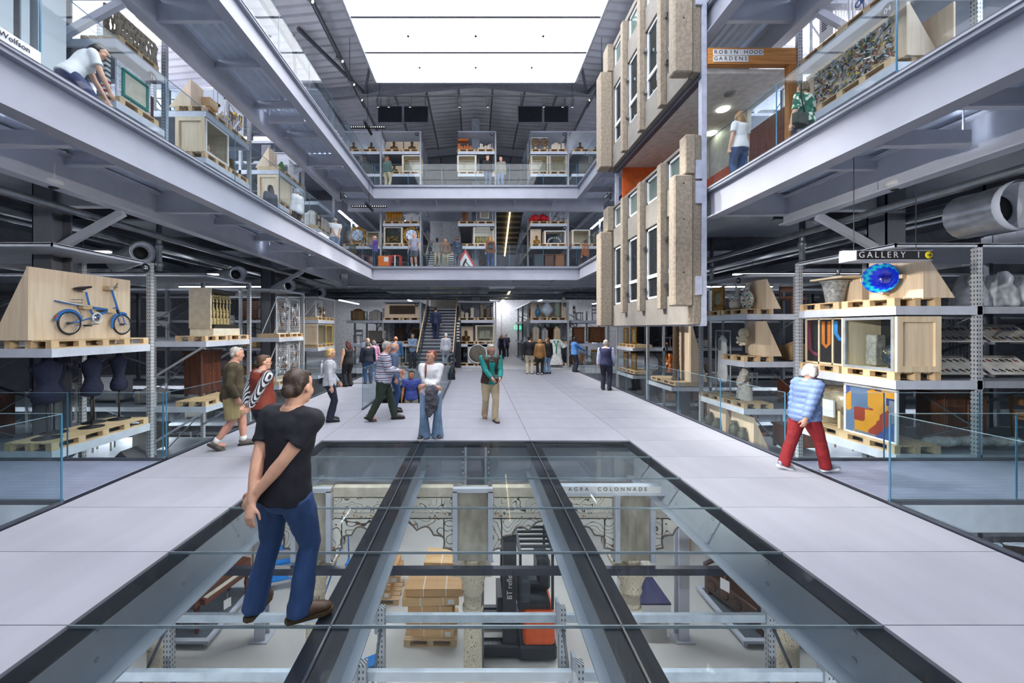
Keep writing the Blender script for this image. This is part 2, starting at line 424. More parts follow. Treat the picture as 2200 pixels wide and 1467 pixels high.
# ---- the light panel
PZ, PY1, PXH = 13.4, 18.2, 4.55
lp = thing('light_ceiling', 'huge glowing white light panel hung over the hall', 'ceiling light', (0, 7, PZ))
n = 12
for i in range(n):
    y1 = PY1-1.86*i; y0 = y1-1.86
    MB().box(-PXH+.02, PXH-.02, y0+.012, y1-.012, PZ, PZ+.05).build('light_panel', glow('#fbfbff', PANEL_E), lp, True)
    MB().box(-PXH+.02, PXH-.02, y0-.05, y0+.05, PZ-.012, PZ-.002).build('seam', mat('#77777c', .6), lp, True)
    if i < 3:
        for x in (-2.6, 0, 2.6): MB().lathe([(0, -.03), (.045, -.03), (.05, 0), (0, 0)], 10, (x*.93 if i == 0 else x, (y0+y1)/2, PZ)).build('sensor', M['blackmatt'], lp, True)
yb = PY1-1.86*n
b = MB(); 
for s in (-1, 1): b.box(s*PXH-.04, s*PXH+.04, yb, PY1+.05, PZ-.1, PZ+.35)
b.box(-PXH, PXH, PY1-.02, PY1+.06, PZ-.1, PZ+.35); b.build('rim', mat('#a9abb2', .5), lp, True)
b = MB().box(-PXH, PXH, yb, PY1, PZ+.06, PZ+.3); b.build('housing', M['steel_dark'], lp, True)
b = MB()
for i in range(6):
    for s in (-1, 1): b.bar((s*(PXH-.3), PY1-.5-3.6*i, PZ+.3), (s*(PXH-.3), PY1-.5-3.6*i, 14.6), .04)
b.build('hanger', M['steel_dark'], lp, True)
# ---- track spotlights and added fill spots
SPOT_W = 7000
def spot(name_label, loc, rot, grp, aim=None, watts=0, cone=34):
    o = thing('track_or_fill_spotlight', name_label, 'spotlight', loc, 0, grp)
    b = MB(); b.lathe([(0, -.34), (.062, -.34), (.07, -.33), (.07, -.02), (.05, 0), (0, 0)], 10); c = b.build('lamp_head', M['blackmatt'], o); c.rotation_euler = rot; c.location = (0, 0, -.12)
    MB().box(-.015, .015, -.015, .015, -.14, .02).build('stem', M['blackmatt'], o)
    if aim:
        ld = bpy.data.lights.new('lamp_beam', 'SPOT'); ld.energy = watts; ld.spot_size = radians(cone); ld.spot_blend = .6; ld.shadow_soft_size = .05; ld.color = (1, .95, .88)
        lo = bpy.data.objects.new('lamp_beam', ld); COL.objects.link(lo); lo.parent = o; lo.location = (0, 0, -.5)
        dv = Vector(aim)-Vector(loc); q_ = dv.to_track_quat('-Z', 'Y'); lo.rotation_euler = q_.to_euler(); c.rotation_euler = q_.to_euler()
    d = MB().lathe([(0, -.345), (.05, -.345), (.05, -.341), (0, -.341)], 10).build('lens', glow('#fff2dd', 1.5), c)
    return o
for s, nm in ((-1, 'left'), (1, 'right')):
    o = thing('light_track', f'black lighting track along the {nm} side of the light panel', 'light track', (s*5.35, 8, 12.7))
    MB().box(s*5.35-.02, s*5.35+.02, -2, 19.2, 12.7, 12.74).build('rail', M['blackmatt'], o, True)
    for y in (2, 7, 12, 17): MB().box(s*5.35-.008, s*5.35+.008, y, y+.016, 12.74, 14.5).build('hanger', M['blackmatt'], o, True)
    for k, (y, ay, az) in enumerate(((.2, 7.2, 2.0), (2.2, 8.0, .8))):  # out-of-view fill spots, added to brighten the near racks
        spot(f'black fill spotlight added under the {nm} middle walkway edge near the viewer, {["rear","front"][k]} one', (s*5.33, y, 4.61), (0, 0, 0), 'fill spotlights added under the walkway edges', (-s*7.7, ay, az), 3000 if s < 0 else 1300, 34)
    for k, y in enumerate((9.7, 12.6, 15.4, 16.8, 17.9)):
        spot(f'black track spotlight by the {nm} light panel edge, {["nearest","second","third","fourth","farthest"][k]} along', (s*5.35, y, 12.7), (.5*(1 if k % 2 else .6), s*.5, 0), 'spotlights on the side tracks', (-s*7.6, (7.3, 8.5, 11.6, 15.5, 19)[k], (1.6, 1.2, 1.4, 1.2, 1.4)[k]), SPOT_W, 26)
o = thing('light_track', 'black lighting track under the far edge of the light panel', 'light track', (0, 18.7, 12.85))
MB().box(-4.6, 4.6, 18.68, 18.72, 12.98, 13.02).build('rail', M['blackmatt'], o, True)
for x in (-4.5, 4.5): MB().box(x-.01, x+.01, 18.69, 18.71, 13.02, 14.6).build('hanger', M['blackmatt'], o, True)
for k, x in enumerate((811, 834, 880, 987, 1048, 1169, 1210, 1231)):
    spot(f'black spotlight hanging under the far edge of the light panel, {["first","second","third","fourth","fifth","sixth","seventh","last"][k]} from the left', (px(x, 18.7), 18.7, 12.98), (.35, 0, 0), 'spotlights under the far panel edge')
# ================================================================== WALKWAY LEVELS
def corr_sheet(x0, x1, y0, y1, z, amp=.05, pitch=.10, run='y'):
    b = MB(); b.use(M['corr']); vs = []; fs = []
    a0, a1 = (x0, x1) if run == 'y' else (y0, y1); n = max(2, int(abs(a1-a0)/pitch)*2)
    prof = [0, 0, 1, 1]
    for i in range(n+1):
        t = a0+(a1-a0)*i/n; dz = amp*prof[i % 4]
        vs += [(t, y0, z+dz), (t, y1, z+dz)] if run == 'y' else [(x0, t, z+dz), (x1, t, z+dz)]
    for i in range(n): fs.append((2*i, 2*i+1, 2*i+3, 2*i+2))
    b.add(vs, fs); return b
def side_deck(lev, s, y0, y1, nm, lname):
    t = thing('walkway', f'pale grey steel walkway along the {nm} side on the {lname} level', 'walkway', (s*6.1, (y0+y1)/2, lev))
    # edge beam: fascia web between flanges
    b = MB(); b.box(s*(VX-.0), s*(VX+.26), y0, y1, lev-.03, lev+.0); b.box(s*VX, s*(VX+.26), y0, y1, lev-.68, lev-.645); b.box(s*(VX+.12), s*(VX+.145), y0, y1, lev-.645, lev-.03)
    b.build('edge_beam', M['beam'], t, True)
    b = MB(); b.box(s*6.85, s*7.09, y0, y1, lev-.24, lev-.21); b.box(s*6.85, s*7.09, y0, y1, lev-.83, lev-.8); b.box(s*6.955, s*6.98, y0, y1, lev-.8, lev-.24)
    b.build('inner_beam', M['beam_in'], t, True)
    corr_sheet(min(s*(VX+.14), s*6.97), max(s*(VX+.14), s*6.97), y0, y1, lev-.14).build('corrugated_soffit', M['corr'], t, True)
    MB().box(s*(VX+.02), s*7.12, y0, y1, lev-.085, lev-.031).build('deck', M['deck'], t, True)
    n = max(1, int((y1-y0)/1.9)); 
    for i in range(n+1):
        y = y0+.1+(y1-y0-.2)*i/n
        b = MB(); deep = .5 if i % 4 == 2 else .26
        b.box(s*(VX+.145), s*6.955, y-.05, y+.05, lev-.14-deep, lev-.11-deep); b.box(s*(VX+.145), s*6.955, y-.01, y+.01, lev-.11-deep, lev-.15)
        b.build('joist', M['beam_in'], t, True)
    return t
side_deck(L1, -1, -3, VY, 'left', 'middle'); side_deck(L2, -1, -3, VY, 'left', 'top')
side_deck(L1, 1, -3, 9.05, 'near right', 'middle'); side_deck(L1, 1, 15.2, VY, 'far right', 'middle'); side_deck(L2, 1, -3, VY, 'right', 'top')
t5 = thing('walkway', 'floor strip inside the concrete flat block at middle level', 'walkway', (6.2, 12, L1))
MB().box(5.3, 7.12, 9.05, 15.2, L1-.25, L1).build('deck', M['deck'], t5, True)
def far_deck(lev, lname):
    t = thing('walkway', f'pale grey steel balcony across the far end on the {lname} level', 'walkway', (0, VY+.8, lev))
    b = MB(); X = VX+.26
    b.box(-X, X, VY, VY+.26, lev-.03, lev); b.box(-X, X, VY, VY+.26, lev-.68, lev-.645); b.box(-X, X, VY+.12, VY+.145, lev-.645, lev-.03)
    b.build('edge_beam', M['beam'], t, True)
    MB().box(-7.1, 7.1, VY+.02, 22.4, lev-.085, lev-.031).build('deck', M['deck'], t, True)
    b = MB(); b.box(-7.1, 7.1, 22.1, 22.35, lev-.85, lev-.82); b.box(-7.1, 7.1, 22.2, 22.23, lev-.82, lev-.1); b.build('inner_beam', M['beam_in'], t, True)
    corr_sheet(-7, 7, VY+.14, 22.2, lev-.14, run='x').build('corrugated_soffit', M['corr'], t, True)
    for x in (-4.2, -2.1, 0, 2.1, 4.2):
        MB().bar((x, VY+.2, lev-.45), (x, 22.15, lev-.45), .05, .4).build('joist', M['beam_in'], t, True)
    for a, c in ((-16.85, -7.46), (-3, -1.05), (1.05, 2.9), (7.46, 16.85)):
        MB().box(a, c, 22.4, 35.5, lev-.12, lev-.02).build('deck', M['deck'], t, True)
far_deck(L1, 'middle'); far_deck(L2, 'top')
# upper floors behind the side racks' aisles (grating between the racks)
for lev, ln_ in ((L1, 'middle'), (L2, 'top')):
    for s, nm in ((-1, 'left'), (1, 'right')):
        t = thing('walkway', f'metal storage floor behind the {nm} racks on the {ln_} level', 'walkway', (s*12, 10, lev))
        ya_ = -5.9 if lev == L1 else 17.6
        MB().box(s*7.2, s*16.9, ya_, 22.3, lev-.12, lev-.05).build('deck', M['deck'], t, True)
        for y in [-2+3.85*k for k in range(7)]:
            if y < ya_: continue
            b = MB().ibeam((s*7.1, y, lev-.12), (s*16.9, y, lev-.12), .18, .45); b.build('joist', mat('#4e525c', .5), t, True)
        for x in (9.5, 12.5):
            b = MB().ibeam((s*x, ya_, lev-.5), (s*x, 22.3, lev-.5), .18, .35); b.build('joist', mat('#4e525c', .5), t, True)
# ---- columns under the side levels
for s, nm in ((-1, 'left'), (1, 'right')):
    for k, y in enumerate((7.95 if s < 0 else 8.2, 16.2)):
        t = thing('steel_column', f'grey steel column standing inside the {"nearest" if k==0 else "third"} {nm} rack', 'column', (s*8.4, y, G)); c8 = s*8.4
        b = MB(); b.box(c8-.19, c8+.19, y-.2, y-.17, G, L2); b.box(c8-.19, c8+.19, y+.17, y+.2, G, L2); b.box(c8-.02, c8+.02, y-.17, y+.17, G, L2)
        b.box(c8-.19, c8-.17, y-.2, y+.2, G, L2); b.build('shaft', M['column'], t, True)
        for lev in (L1, L2):
            b = MB(); b.bar((s*8.35, y, lev-1.6), (s*7.0, y, lev-.85), .1, .14); b.build('knee_brace', M['beam_in'], t, True)
            MB().ibeam((s*6.97, y, lev-.25), (s*8.4, y, lev-.25), .18, .5).build('cap_beam', M['beam_in'], t, True)
t = thing('steel_column', 'grey steel column rising through the middle far rack', 'column', (0, 23.4, G))
MB().box(-.22, .22, 23.2, 23.6, G, 14.3).build('shaft', mat('#8b8f99', .5), t, True)
# ---- cross bridges at floor level
rib = mat('#8c93a8', .5, .2, .05, 3)
for s, nm in ((-1, 'left'), (1, 'right')):
    t = thing('cross_bridge', f'ribbed metal bridge leading off the floor to the {nm}', 'walkway', (s*8.5, 5.7, 0))
    b = MB(); b.use(rib); vs = []; fs = []; n = 64
    for i in range(n+1):
        y = 4.93+1.6*i/n; dz = -.006 if (i // 2) % 2 else -.014
        vs += [(s*5.12, y, dz), (s*13, y, dz)]
    for i in range(n): fs.append((2*i, 2*i+1, 2*i+3, 2*i+2))
    b.add(vs, fs); b.build('ribbed_deck', None, t, True)
    b = MB()
    for y in (4.93, 6.53): b.box(s*5.12, s*13, y-.05, y+.05, -.34, -.016)
    b.build('side_channel', M['shelf'], t, True)
    b = MB()
    for x in (6.5, 8.2, 10, 12): b.box(s*x-.05, s*x+.05, 4.97, 6.49, -.3, -.1)
    b.build('joist', M['beam_in'], t, True)
# ---- glass balustrades: run of panes in a dark foot channel
def balustrade(label, p, q, z, n=None, h=1.1, rail=False):
    p = Vector((p[0], p[1], z)); q = Vector((q[0], q[1], z)); L = (q-p).length; n = n or max(1, round(L/1.75)); d = (q-p)/L
    t = thing('glass_balustrade', label, 'balustrade', (p+q)/2)
    for i in range(n):
        a = p+d*(L*i/n+.012); c = p+d*(L*(i+1)/n-.012)
        MB().bar(a+Vector((0, 0, h/2)), c+Vector((0, 0, h/2)), .018, h-.02).build('glass_pane', M['glass'], t, True)
    b = MB().bar(p+Vector((0, 0, .0)), q+Vector((0, 0, .0)), .05, .07); b.build('foot_channel', M['steel_dark'], t, True)
    for i in range(n+1):
        e = p+d*(L*i/n); MB().bar(e+Vector((0, 0, .03)), e+Vector((0, 0, h)), .008, .02, up=(d.x, d.y, 0)).build('pane_edge', M['glassedge'], t, True)
    b = MB().bar(p+Vector((0, 0, h)), q+Vector((0, 0, h)), .016, .004); b.build('top_edge', mat('#7b9aa8', .2), t, True)
    return t
for s, nm in ((-1, 'left'), (1, 'right')):
    balustrade(f'clear glass balustrade on the {nm} floor edge beside the viewer, before the bridge', (s*5.07, -1.5), (s*5.07, 4.9), 0, 4)
    balustrade(f'long glass balustrade on the {nm} floor edge beyond the bridge', (s*5.07, 6.56), (s*5.07, 20.4), 0, 8)
    balustrade(f'glass balustrade on the near side of the {nm} bridge', (s*5.1, 4.93), (s*12.9, 4.93), 0, 5)
    balustrade(f'glass balustrade on the far side of the {nm} bridge', (s*5.1, 6.53), (s*12.9, 6.53), 0, 5)
    balustrade(f'glass balustrade along the {nm} side of the top level', (s*(VX+.06), -3), (s*(VX+.06), VY), L2, 12)
balustrade('glass balustrade along the left side of the middle level', (-VX-.06, -3), (-VX-.06, VY), L1, 12)
balustrade('glass balustrade along the near right side of the middle level', (VX+.06, -3), (VX+.06, 9.0), L1, 6)
balustrade('glass balustrade on the middle level right, beyond the concrete block', (VX+.06, 15.3), (VX+.06, VY), L1, 3)
for lev, ln_ in ((L1, 'middle'), (L2, 'top')):
    balustrade(f'glass balustrade across the far end of the {ln_} level', (-VX, VY+.06), (VX, VY+.06), lev, 6)
balustrade('glass panel on the left of the stair opening in the floor', (-2.98, rowY(8)), (-2.98, rowY(14)), 0, 3)
balustrade('glass panel on the right of the stair opening in the floor', (-1.02, rowY(9)), (-1.02, rowY(14)), 0, 3)
balustrade('glass panel across the far end of the stair opening', (-2.98, rowY(14)+.03), (-1.02, rowY(14)+.03), 0, 1)
tps = thing('stair_panel', 'grey panel with an exit arrow beyond the stair opening', 'sign', (-2.0, 16.42, 0)); MB().box(-.78, .78, 0, .04, -.3, .42).build('sheet', mat('#8f949e', .5), tps); text('Exit', .16, mat('#4a4e58', .6), tps, (-.05, -.004, .16), (pi/2, 0, 0)); MB().bar((-.2, -.004, .24), (-.2, -.004, .1), .02, .006).build('arrow_shaft', mat('#4a4e58', .6), tps); MB().prism([(-.25, .14), (-.15, .14), (-.2, .07)], -.006, 0, 'y').build('arrow_head', mat('#4a4e58', .6), tps)
# ---- stairs
def flight(label, x0, x1, y0, z0, y1, z1, m_tread, closed=True, base=None):
    t = thing('staircase', label, 'staircase', ((x0+x1)/2, y0, min(z0, z1))); n = max(3, round(abs(z1-z0)/.17))
    for i in range(n):
        ya, yb = y0+(y1-y0)*i/n, y0+(y1-y0)*(i+1)/n; z = z0+(z1-z0)*(i+1)/n
        b = MB().box(x0+.05, x1-.05, ya, yb+.03*(1 if yb > ya else -1), z-.05, z); 0
        b.build('tread', m_tread, t, True)
        if closed: MB().box(x0+.05, x1-.05, min(ya, yb)+.02, min(ya, yb)+.04, min(z, z-(z1-z0)/n)-.05, max(z, z-(z1-z0)/n)-.05).build('riser', mat('#4a4d54', .5), t, True)
    b = MB()
    for x in (x0, x1): b.bar((x, y0, z0-.02), (x, y1, z1-.02), .06, .36)
    b.build('stringer', M['steel_dark'], t, True)
    b = MB()
    for x in (x0, x1): b.bar((x, y0, z0+1.0), (x, y1, z1+1.0), .05, .04)
    b.build('handrail', M['pine'] if closed else M['chrome'], t, True)
    b = MB()
    for x in (x0, x1): b.prism([(y0, z0+.2), (y1, z1+.2), (y1, z1+.98), (y0, z0+.98)], x-.008, x+.008, 'x')
    b.build('side_glass', M['glass'], t, True)
    return t
tread = mat('#b4b8c0', .3, .5, .04, 3)
flight('broad steel stairs with glass sides climbing at the far end of the floor', -2.8, -1.08, 19.0, 0, 24.0, 3.3, tread)
MB().box(-2.9, -.9, 24.0, 26.5, 3.15, 3.3).build('floor', M['deck'], kind='structure')
MB().box(-3.0, -.9, 26.5, 26.6, 0, 5.0).build('wall_stair', mat('#8d8a80', .7), kind='structure')
flight('stairs leading down through the opening in the floor', -2.85, -1.15, rowY(9)+.1, -.1, rowY(14)-.2, -3.0, tread)
MB().box(-3.3, -.7, 16.3, 17.6, -3.15, -3.0).build('floor', M['deck'], kind='structure')
flight('bright steel stairs behind the middle level far balcony', -2.8, -1.1, 22.6, L1, 24.6, L1+1.5, mat('#c9ccd1', .25, .6, .04, 3))
o = thing('white_wall_panel', 'pale grey hoarding behind the middle level stairs', 'wall panel', (-1.9, 26, L1+.8))
MB().box(-2.95, -1.0, 25.9, 26.0, L1+2.3, L2-.4).build('sheet', mat('#bfc2c8', .6), o, True)
MB().box(-2.1, -1.0, 25.86, 25.9, L1+2.3, L1+3.7).build('sheet', mat('#d3d5d9', .6), o, True)
t = thing('staircase', 'dark soffit of the upper stairs with a warm light line', 'staircase', (1.95, 25, 7.5))
b = MB().prism([(22.9, 9.05), (27.5, 7.2), (27.5, 7.4), (22.9, 9.25)], 1.15, 2.75, 'x'); b.build('soffit', mat('#34332f', .5), t, True)
for i in range(9):
    y = 23.1+.5*i; z = 9.05-(y-22.9)*.402
    MB().box(1.2, 2.7, y-.05, y+.05, z-.08, z+.02).build('tread_edge', mat('#6a6455', .45), t, True)
MB().bar((1.98, 22.95, 8.93), (1.98, 27.4, 7.1), .07, .04).build('light_line', glow('#ffdf9a', 7), t, True)
t = thing('light_line', 'warm light line on the ceiling beyond the middle far rack at floor level', 'strip light', (1.9, 26, 4.3))
MB().bar((1.95, 22.8, 4.25), (1.85, 29, 4.0), .08, .04).build('lamp', glow('#ffe6b0', 7), t, True)
# ---- far floor pieces at floor level, white corridor
MB().box(-17, 17, 21.3, 36, -.25, -.02).build('floor', mat('#bcbdc2', .5), kind='structure')
MB().box(-5.1, 5.1, 20.55, 21.25, -.3, -.16).build('floor', M['glassfloor'], kind='structure')
MB().box(1.1, 2.0, 31.5, 31.6, -.02, 4.4).build('wall_corridor', mat('#e9e8ea', .6), kind='structure')
MB().box(2.0, 12, 31.0, 31.1, -.02, 4.4).build('wall_corridor', mat('#e4e3e6', .6), kind='structure')
MB().box(-17, -3.2, 31.0, 31.1, -.02, 4.4).build('wall_corridor', mat('#d8d7da', .6), kind='structure')
o = thing('exit_sign', 'green exit sign on the white corridor wall', 'sign', (px(1112, 30.9), 30.9, 2.2))
MB().box(-.28, .28, -.02, .02, -.13, .13).build('panel', glow('#4fd6a8', 1.2), o)
MB().box(-.2, -.05, -.025, -.02, -.07, .07).build('symbol', M['white'], o); MB().prism([(.02, -.07), (.02, .07), (.2, 0)], -.025, -.02, 'y').build('arrow', M['white'], o)
o = thing('exit_sign', 'green exit sign under the right far rack', 'sign', (5.05, 26, 2.1))
MB().box(-.2, .2, -.02, .02, -.1, .1).build('panel', glow('#4fd6a8', 1.2), o); MB().prism([(-.1, -.05), (-.1, .05), (.1, 0)], -.025, -.02, 'y').build('arrow', M['white'], o)
# ---- strip lights (real fixtures in aisles, lower hall)
def strip(label, p, q, e, col='#f4f8ff', grp=None, w_=.09):
    o = thing('strip_light', label, 'strip light', (Vector(p)+Vector(q))/2, 0, grp)
    MB().bar(p, q, w_, .03).build('lamp', glow(col, e), o, True)
    zt = 14.2 if p[2] > 10 or (5 < p[2] < 9 and p[1] < 17.5) else (L2 if p[2] > 5 else (L1 if p[2] > 0 else -.04)); zt = zt-.1
    for e in (.15, .85):
        c = Vector(p).lerp(Vector(q), e); MB().bar(c+Vector((0, 0, .06)), Vector((c.x, c.y, zt)), .012).build('hanger', M['steel_dark'], o, True)
    MB().bar(Vector(p)+Vector((0, 0, .045)), Vector(q)+Vector((0, 0, .045)), w_+.03, .05).build('housing', M['steel_dark'], o, True)
ord0 = ['nearest', 'second', 'third', 'farthest']; UP_E = 34.0
names = ['nearest', 'second', 'third', 'fourth', 'fifth']
for s, nm in ((-1, 'left'), (1, 'right')):
    for k in range(4):
        y = 5.9+3.85*k
        strip(f'white strip light over the {names[k]} {nm} aisle at floor level', (s*8.4, y-.55, 3.9), (s*12.5, y-.55, 3.9), STRIP_E*.7)
        if s > 0 or k: strip(f'white strip light over the {names[k]} {nm} aisle on the middle level', (s*8.2, y, 8.5), (s*12.0, y, 8.5), STRIP_E*.6)
        if k in (1, 2): strip(f'white strip light under the floor in the {names[k]} {nm} lower aisle', (s*10.4, y, -.55), (s*13.0, y, -.55), LOWSTRIP_E*1.3)
for k, (x, y) in enumerate(((-3.9, 9.2), (3.9, 9.2), (0, 10.6), (-3.9, 3.2), (3.9, 3.2), (0, 14.5))):
    strip('white strip light under the slab of the lower hall, ' + ['left of the far cross beam', 'right of the far cross beam', 'behind the column head', 'beside the piano', 'beside the carved bench', 'far back'][k], (x-1.1, y, -.85), (x+1.1, y, -.85), LOWSTRIP_E)
for k, (x, y, z) in enumerate(((-7.5, 24, 8.6), (7.5, 24, 8.6), (-4.2, 27, 3.9), (4.1, 27, 3.9), (-8.5, 27, 3.9), (8.5, 27, 3.9), (0, 28, 3.9), (-4.2, 26, 8.6), (4.1, 26, 8.6), (0, 29, 8.6), (-6.2, 26, 12.6), (6.2, 26, 12.6), (1.9, 29.5, 4.1))):
    strip('white strip light in the far racks, ' + ['middle level left corner', 'middle level right corner', 'floor level left aisle', 'floor level right aisle', 'floor level left corner', 'floor level right corner', 'floor level centre', 'middle level left aisle', 'middle level right aisle', 'middle level centre', 'top level left', 'top level right', 'white corridor'][k], (x, y-2, z), (x, y+2, z), STRIP_E*(1.7 if z < 5 else .8), w_=.12)
# slim uplights, added under the walkways to brighten their undersides
for s, nm in ((-1, 'left'), (1, 'right')):
    for lev, ln_ in ((L1, 'middle'), (L2, 'top')):
        for k, y in enumerate((1.7, 5.5, 13.0, 16.7)):
            if s > 0 and lev == L1 and k == 2: continue
            o = thing('uplight', f'slim added fill uplight on a joist under the {nm} {ln_} walkway, {ord0[k]} along', 'strip light', (s*6.1, y, lev-.6))
            MB().box(s*5.6, s*6.7, y-.03, y+.03, lev-.60, lev-.57).build('lamp', glow('#eef4ff', UP_E), o, True)
            b = MB().box(s*5.55, s*6.75, y-.04, y+.04, lev-.66, lev-.605); b.box(s*5.55, s*6.75, y-.055, y-.04, lev-.66, lev-.45); b.box(s*5.55, s*6.75, y+.04, y+.055, lev-.66, lev-.45); b.build('housing', M['beam_in'], o, True)
            for x in (5.6, 6.7): MB().box(s*x-.008, s*x+.008, y-.008, y+.008, lev-.6, lev-.12).build('hanger', M['beam_in'], o, True)
# ---- services under the ceilings: round ducts and pipes
def duct(label, x, y, z, r, L, s):
    o = thing('ventilation_duct', label, 'duct', (x, y, z))
    pts = [(s*t, 0, 0) for t in [0, .02]+[.25*i for i in range(1, int(L/.25))]]
    b = MB(); b.tube(pts, [r*(1+.012*sin(i*2.1)) for i in range(len(pts))], 18, cap=False); b.build('foil_sleeve', M['duct'], o)
    b = MB(); b.lathe([(r*1.04, 0), (r*1.04, .06), (r*.98, .06), (r*.62, .3), (r*.5, .32), (r*.98, 0)], 20, (0, 0, 0), 'y', cap=False); o2 = b.build('nozzle', M['shelf'], o)
    o2.rotation_euler = (0, 0, s*radians(-90)*-1); return o
def duct_y(label, x, y, z, r, L):
    """round duct whose open mouth faces the viewer's aisle"""
    o = thing('ventilation_duct', label, 'duct', (x, y, z))
    k = int(L/.22); b = MB(); b.tube([(0, .22*i, 0) for i in range(k)], [r*(1+.02*sin(i*2.3)) for i in range(k)], 18, cap=False); b.build('foil_sleeve', M['duct'], o)
    MB().lathe([(r*1.05, -.04), (r*1.08, 0), (r*1.05, .05), (r*.62, .22), (r*.62, .26), (r*1.0, .0)], 22, (0, 0, 0), 'y', cap=False).build('nozzle', M['shelf'], o)
    MB().lathe([(0, .24), (r*.62, .24), (r*.62, .26), (0, .26)], 20, (0, 0, 0), 'y').build('mouth', M['blackmatt'], o)
    b = MB()
    for yy in (.4, L-.5): b.bar((0, yy, r), (0, yy, L1-z-.9), .02)
    b.build('hanger', M['steel_dark'], o)
def duct_x(label, x, y, z, r, L, s):
    o = thing('ventilation_duct', label, 'duct', (x, y, z)); k = int(L/.22)
    b = MB(); b.tube([(s*.22*i, 0, 0) for i in range(k)], [r*(1+.025*sin(i*2.3)) for i in range(k)], 18, cap=False); b.build('foil_sleeve', M['duct'], o)
    MB().lathe([(r*1.05, -s*.04), (r*1.08, 0), (r*1.05, s*.05), (r*.6, s*.24), (r*.6, s*.28), (r*1.0, 0)], 22, (0, 0, 0), 'x', cap=False).build('nozzle', M['shelf'], o)
    MB().lathe([(0, s*.25), (r*.6, s*.25), (r*.6, s*.27), (0, s*.27)], 20, (0, 0, 0), 'x').build('mouth', M['blackmatt'], o); o.rotation_euler = (0, 0, s*radians(38))
for k, y in enumerate((9.7, 13.6, 17.4, 20.9)):
    duct_x(f'silver foil ventilation duct with round nozzle over the {names[k]} left aisle', -8.05, y, 4.0, .25, 3.0, -1)
duct_y('large round ventilation nozzle at the upper right edge', px(2193, 5.6), 5.6, pz(440, 5.6), .33, .9)
def pipe(label, pts, r, m=None, joints=(), top=None):
    o = thing('service_pipe', label, 'pipe', pts[0])
    if top:
        for e in (.12, .5, .88):
            c = Vector(pts[0]).lerp(Vector(pts[1]), e); MB().bar(c, (c.x, c.y, top), .012).build('hanger', M['steel_dark'], o, True)
    MB().tube(pts, r, 10).build('run', m or mat('#7d838c', .35, .6, .1, 4), o, True)
    if joints:
        b = MB()
        for p in joints: b.ball(p, r*1.5, 10, 6)
        b.build('coupling', m or mat('#7d838c', .35, .6, .1, 4), o, True)
for s, nm in ((-1, 'left'), (1, 'right')):
    for k, (x, z, r) in enumerate(((7.6, 4.36, .07), (8.75, 4.37, .1), (9.4, 4.34, .05))):
        pipe(f'{["slim","thick","narrow"][k]} metal service pipe running along above the {nm} racks', [(s*x, -2, z), (s*x, 21.5, z)], r)
for k, (z, y, r) in enumerate(((4.3, 22.8, .06), (4.05, 23.2, .1), (3.95, 24.2, .09))):
    pipe(f'{["upper","middle","lower"][k]} metal service pipe crossing above the far racks', [(-9, y, z), (9, y, z)], r, top=L1-.11)
for s, nm, xx, yy in ((1, 'right', 7.75, 9.5), (-1, 'left', 7.75, 9.8), (1, 'far right', 7.9, 13.4)):
    pipe(f'vertical sprinkler drop pipe above the {nm} aisle', [(s*xx, yy, L1-.11), (s*xx, yy, 3.55)], .06, None, [(s*xx, yy, 4.15), (s*xx, yy, 3.7)])
pipe('orange pipe bend at the top level far left corner', [(-8.6, 22, 11.9), (-7.6, 22, 11.95), (-7.2, 22, 11.7), (-6.8, 22.5, 11.0), (-6.2, 23, 10.2)], .09, mat('#c9702a', .4))
pipe('grey pipe with elbow over the right far rack on the top level', [(8.5, 23, 13.4), (4.1, 23, 13.4), (3.7, 23, 13.3), (3.65, 23, 13.0)], .07, mat('#a9adb4', .4))
# ================================================================== RACKS
def perf():
    if 'perf' in MATS: return MATS['perf']
    m, nt, ln, b = _new('perforated_steel'); b.inputs['Roughness'].default_value = .42; b.inputs['Metallic'].default_value = .1
    tc = N(nt, 'ShaderNodeTexCoord'); sp = N(nt, 'ShaderNodeSeparateXYZ'); ln.new(tc.outputs['Object'], sp.inputs[0])
    acc = None
    for ax, per, lo in ((2, .075, .45),):
        d = N(nt, 'ShaderNodeMath', operation='DIVIDE'); d.inputs[1].default_value = per; ln.new(sp.outputs[ax], d.inputs[0])
        f = N(nt, 'ShaderNodeMath', operation='FRACT'); ln.new(d.outputs[0], f.inputs[0])
        g = N(nt, 'ShaderNodeMath', operation='LESS_THAN'); g.inputs[1].default_value = lo; ln.new(f.outputs[0], g.inputs[0]); acc = g
    sm = N(nt, 'ShaderNodeMath', operation='ADD'); ln.new(sp.outputs[0], sm.inputs[0]); ln.new(sp.outputs[1], sm.inputs[1])
    d = N(nt, 'ShaderNodeMath', operation='DIVIDE'); d.inputs[1].default_value = .045; ln.new(sm.outputs[0], d.inputs[0])
    f = N(nt, 'ShaderNodeMath', operation='FRACT'); ln.new(d.outputs[0], f.inputs[0])
    g = N(nt, 'ShaderNodeMath', operation='LESS_THAN'); g.inputs[1].default_value = .35; ln.new(f.outputs[0], g.inputs[0])
    ml = N(nt, 'ShaderNodeMath', operation='MULTIPLY'); ln.new(acc.outputs[0], ml.inputs[0]); ln.new(g.outputs[0], ml.inputs[1])
    mx = N(nt, 'ShaderNodeMix', data_type='RGBA'); mx.inputs[6].default_value = lin('#b3b7bd'); mx.inputs[7].default_value = lin('#3b3f47')
    ln.new(ml.outputs[0], mx.inputs[0]); ln.new(mx.outputs[2], b.inputs['Base Color']); MATS['perf'] = m; return m
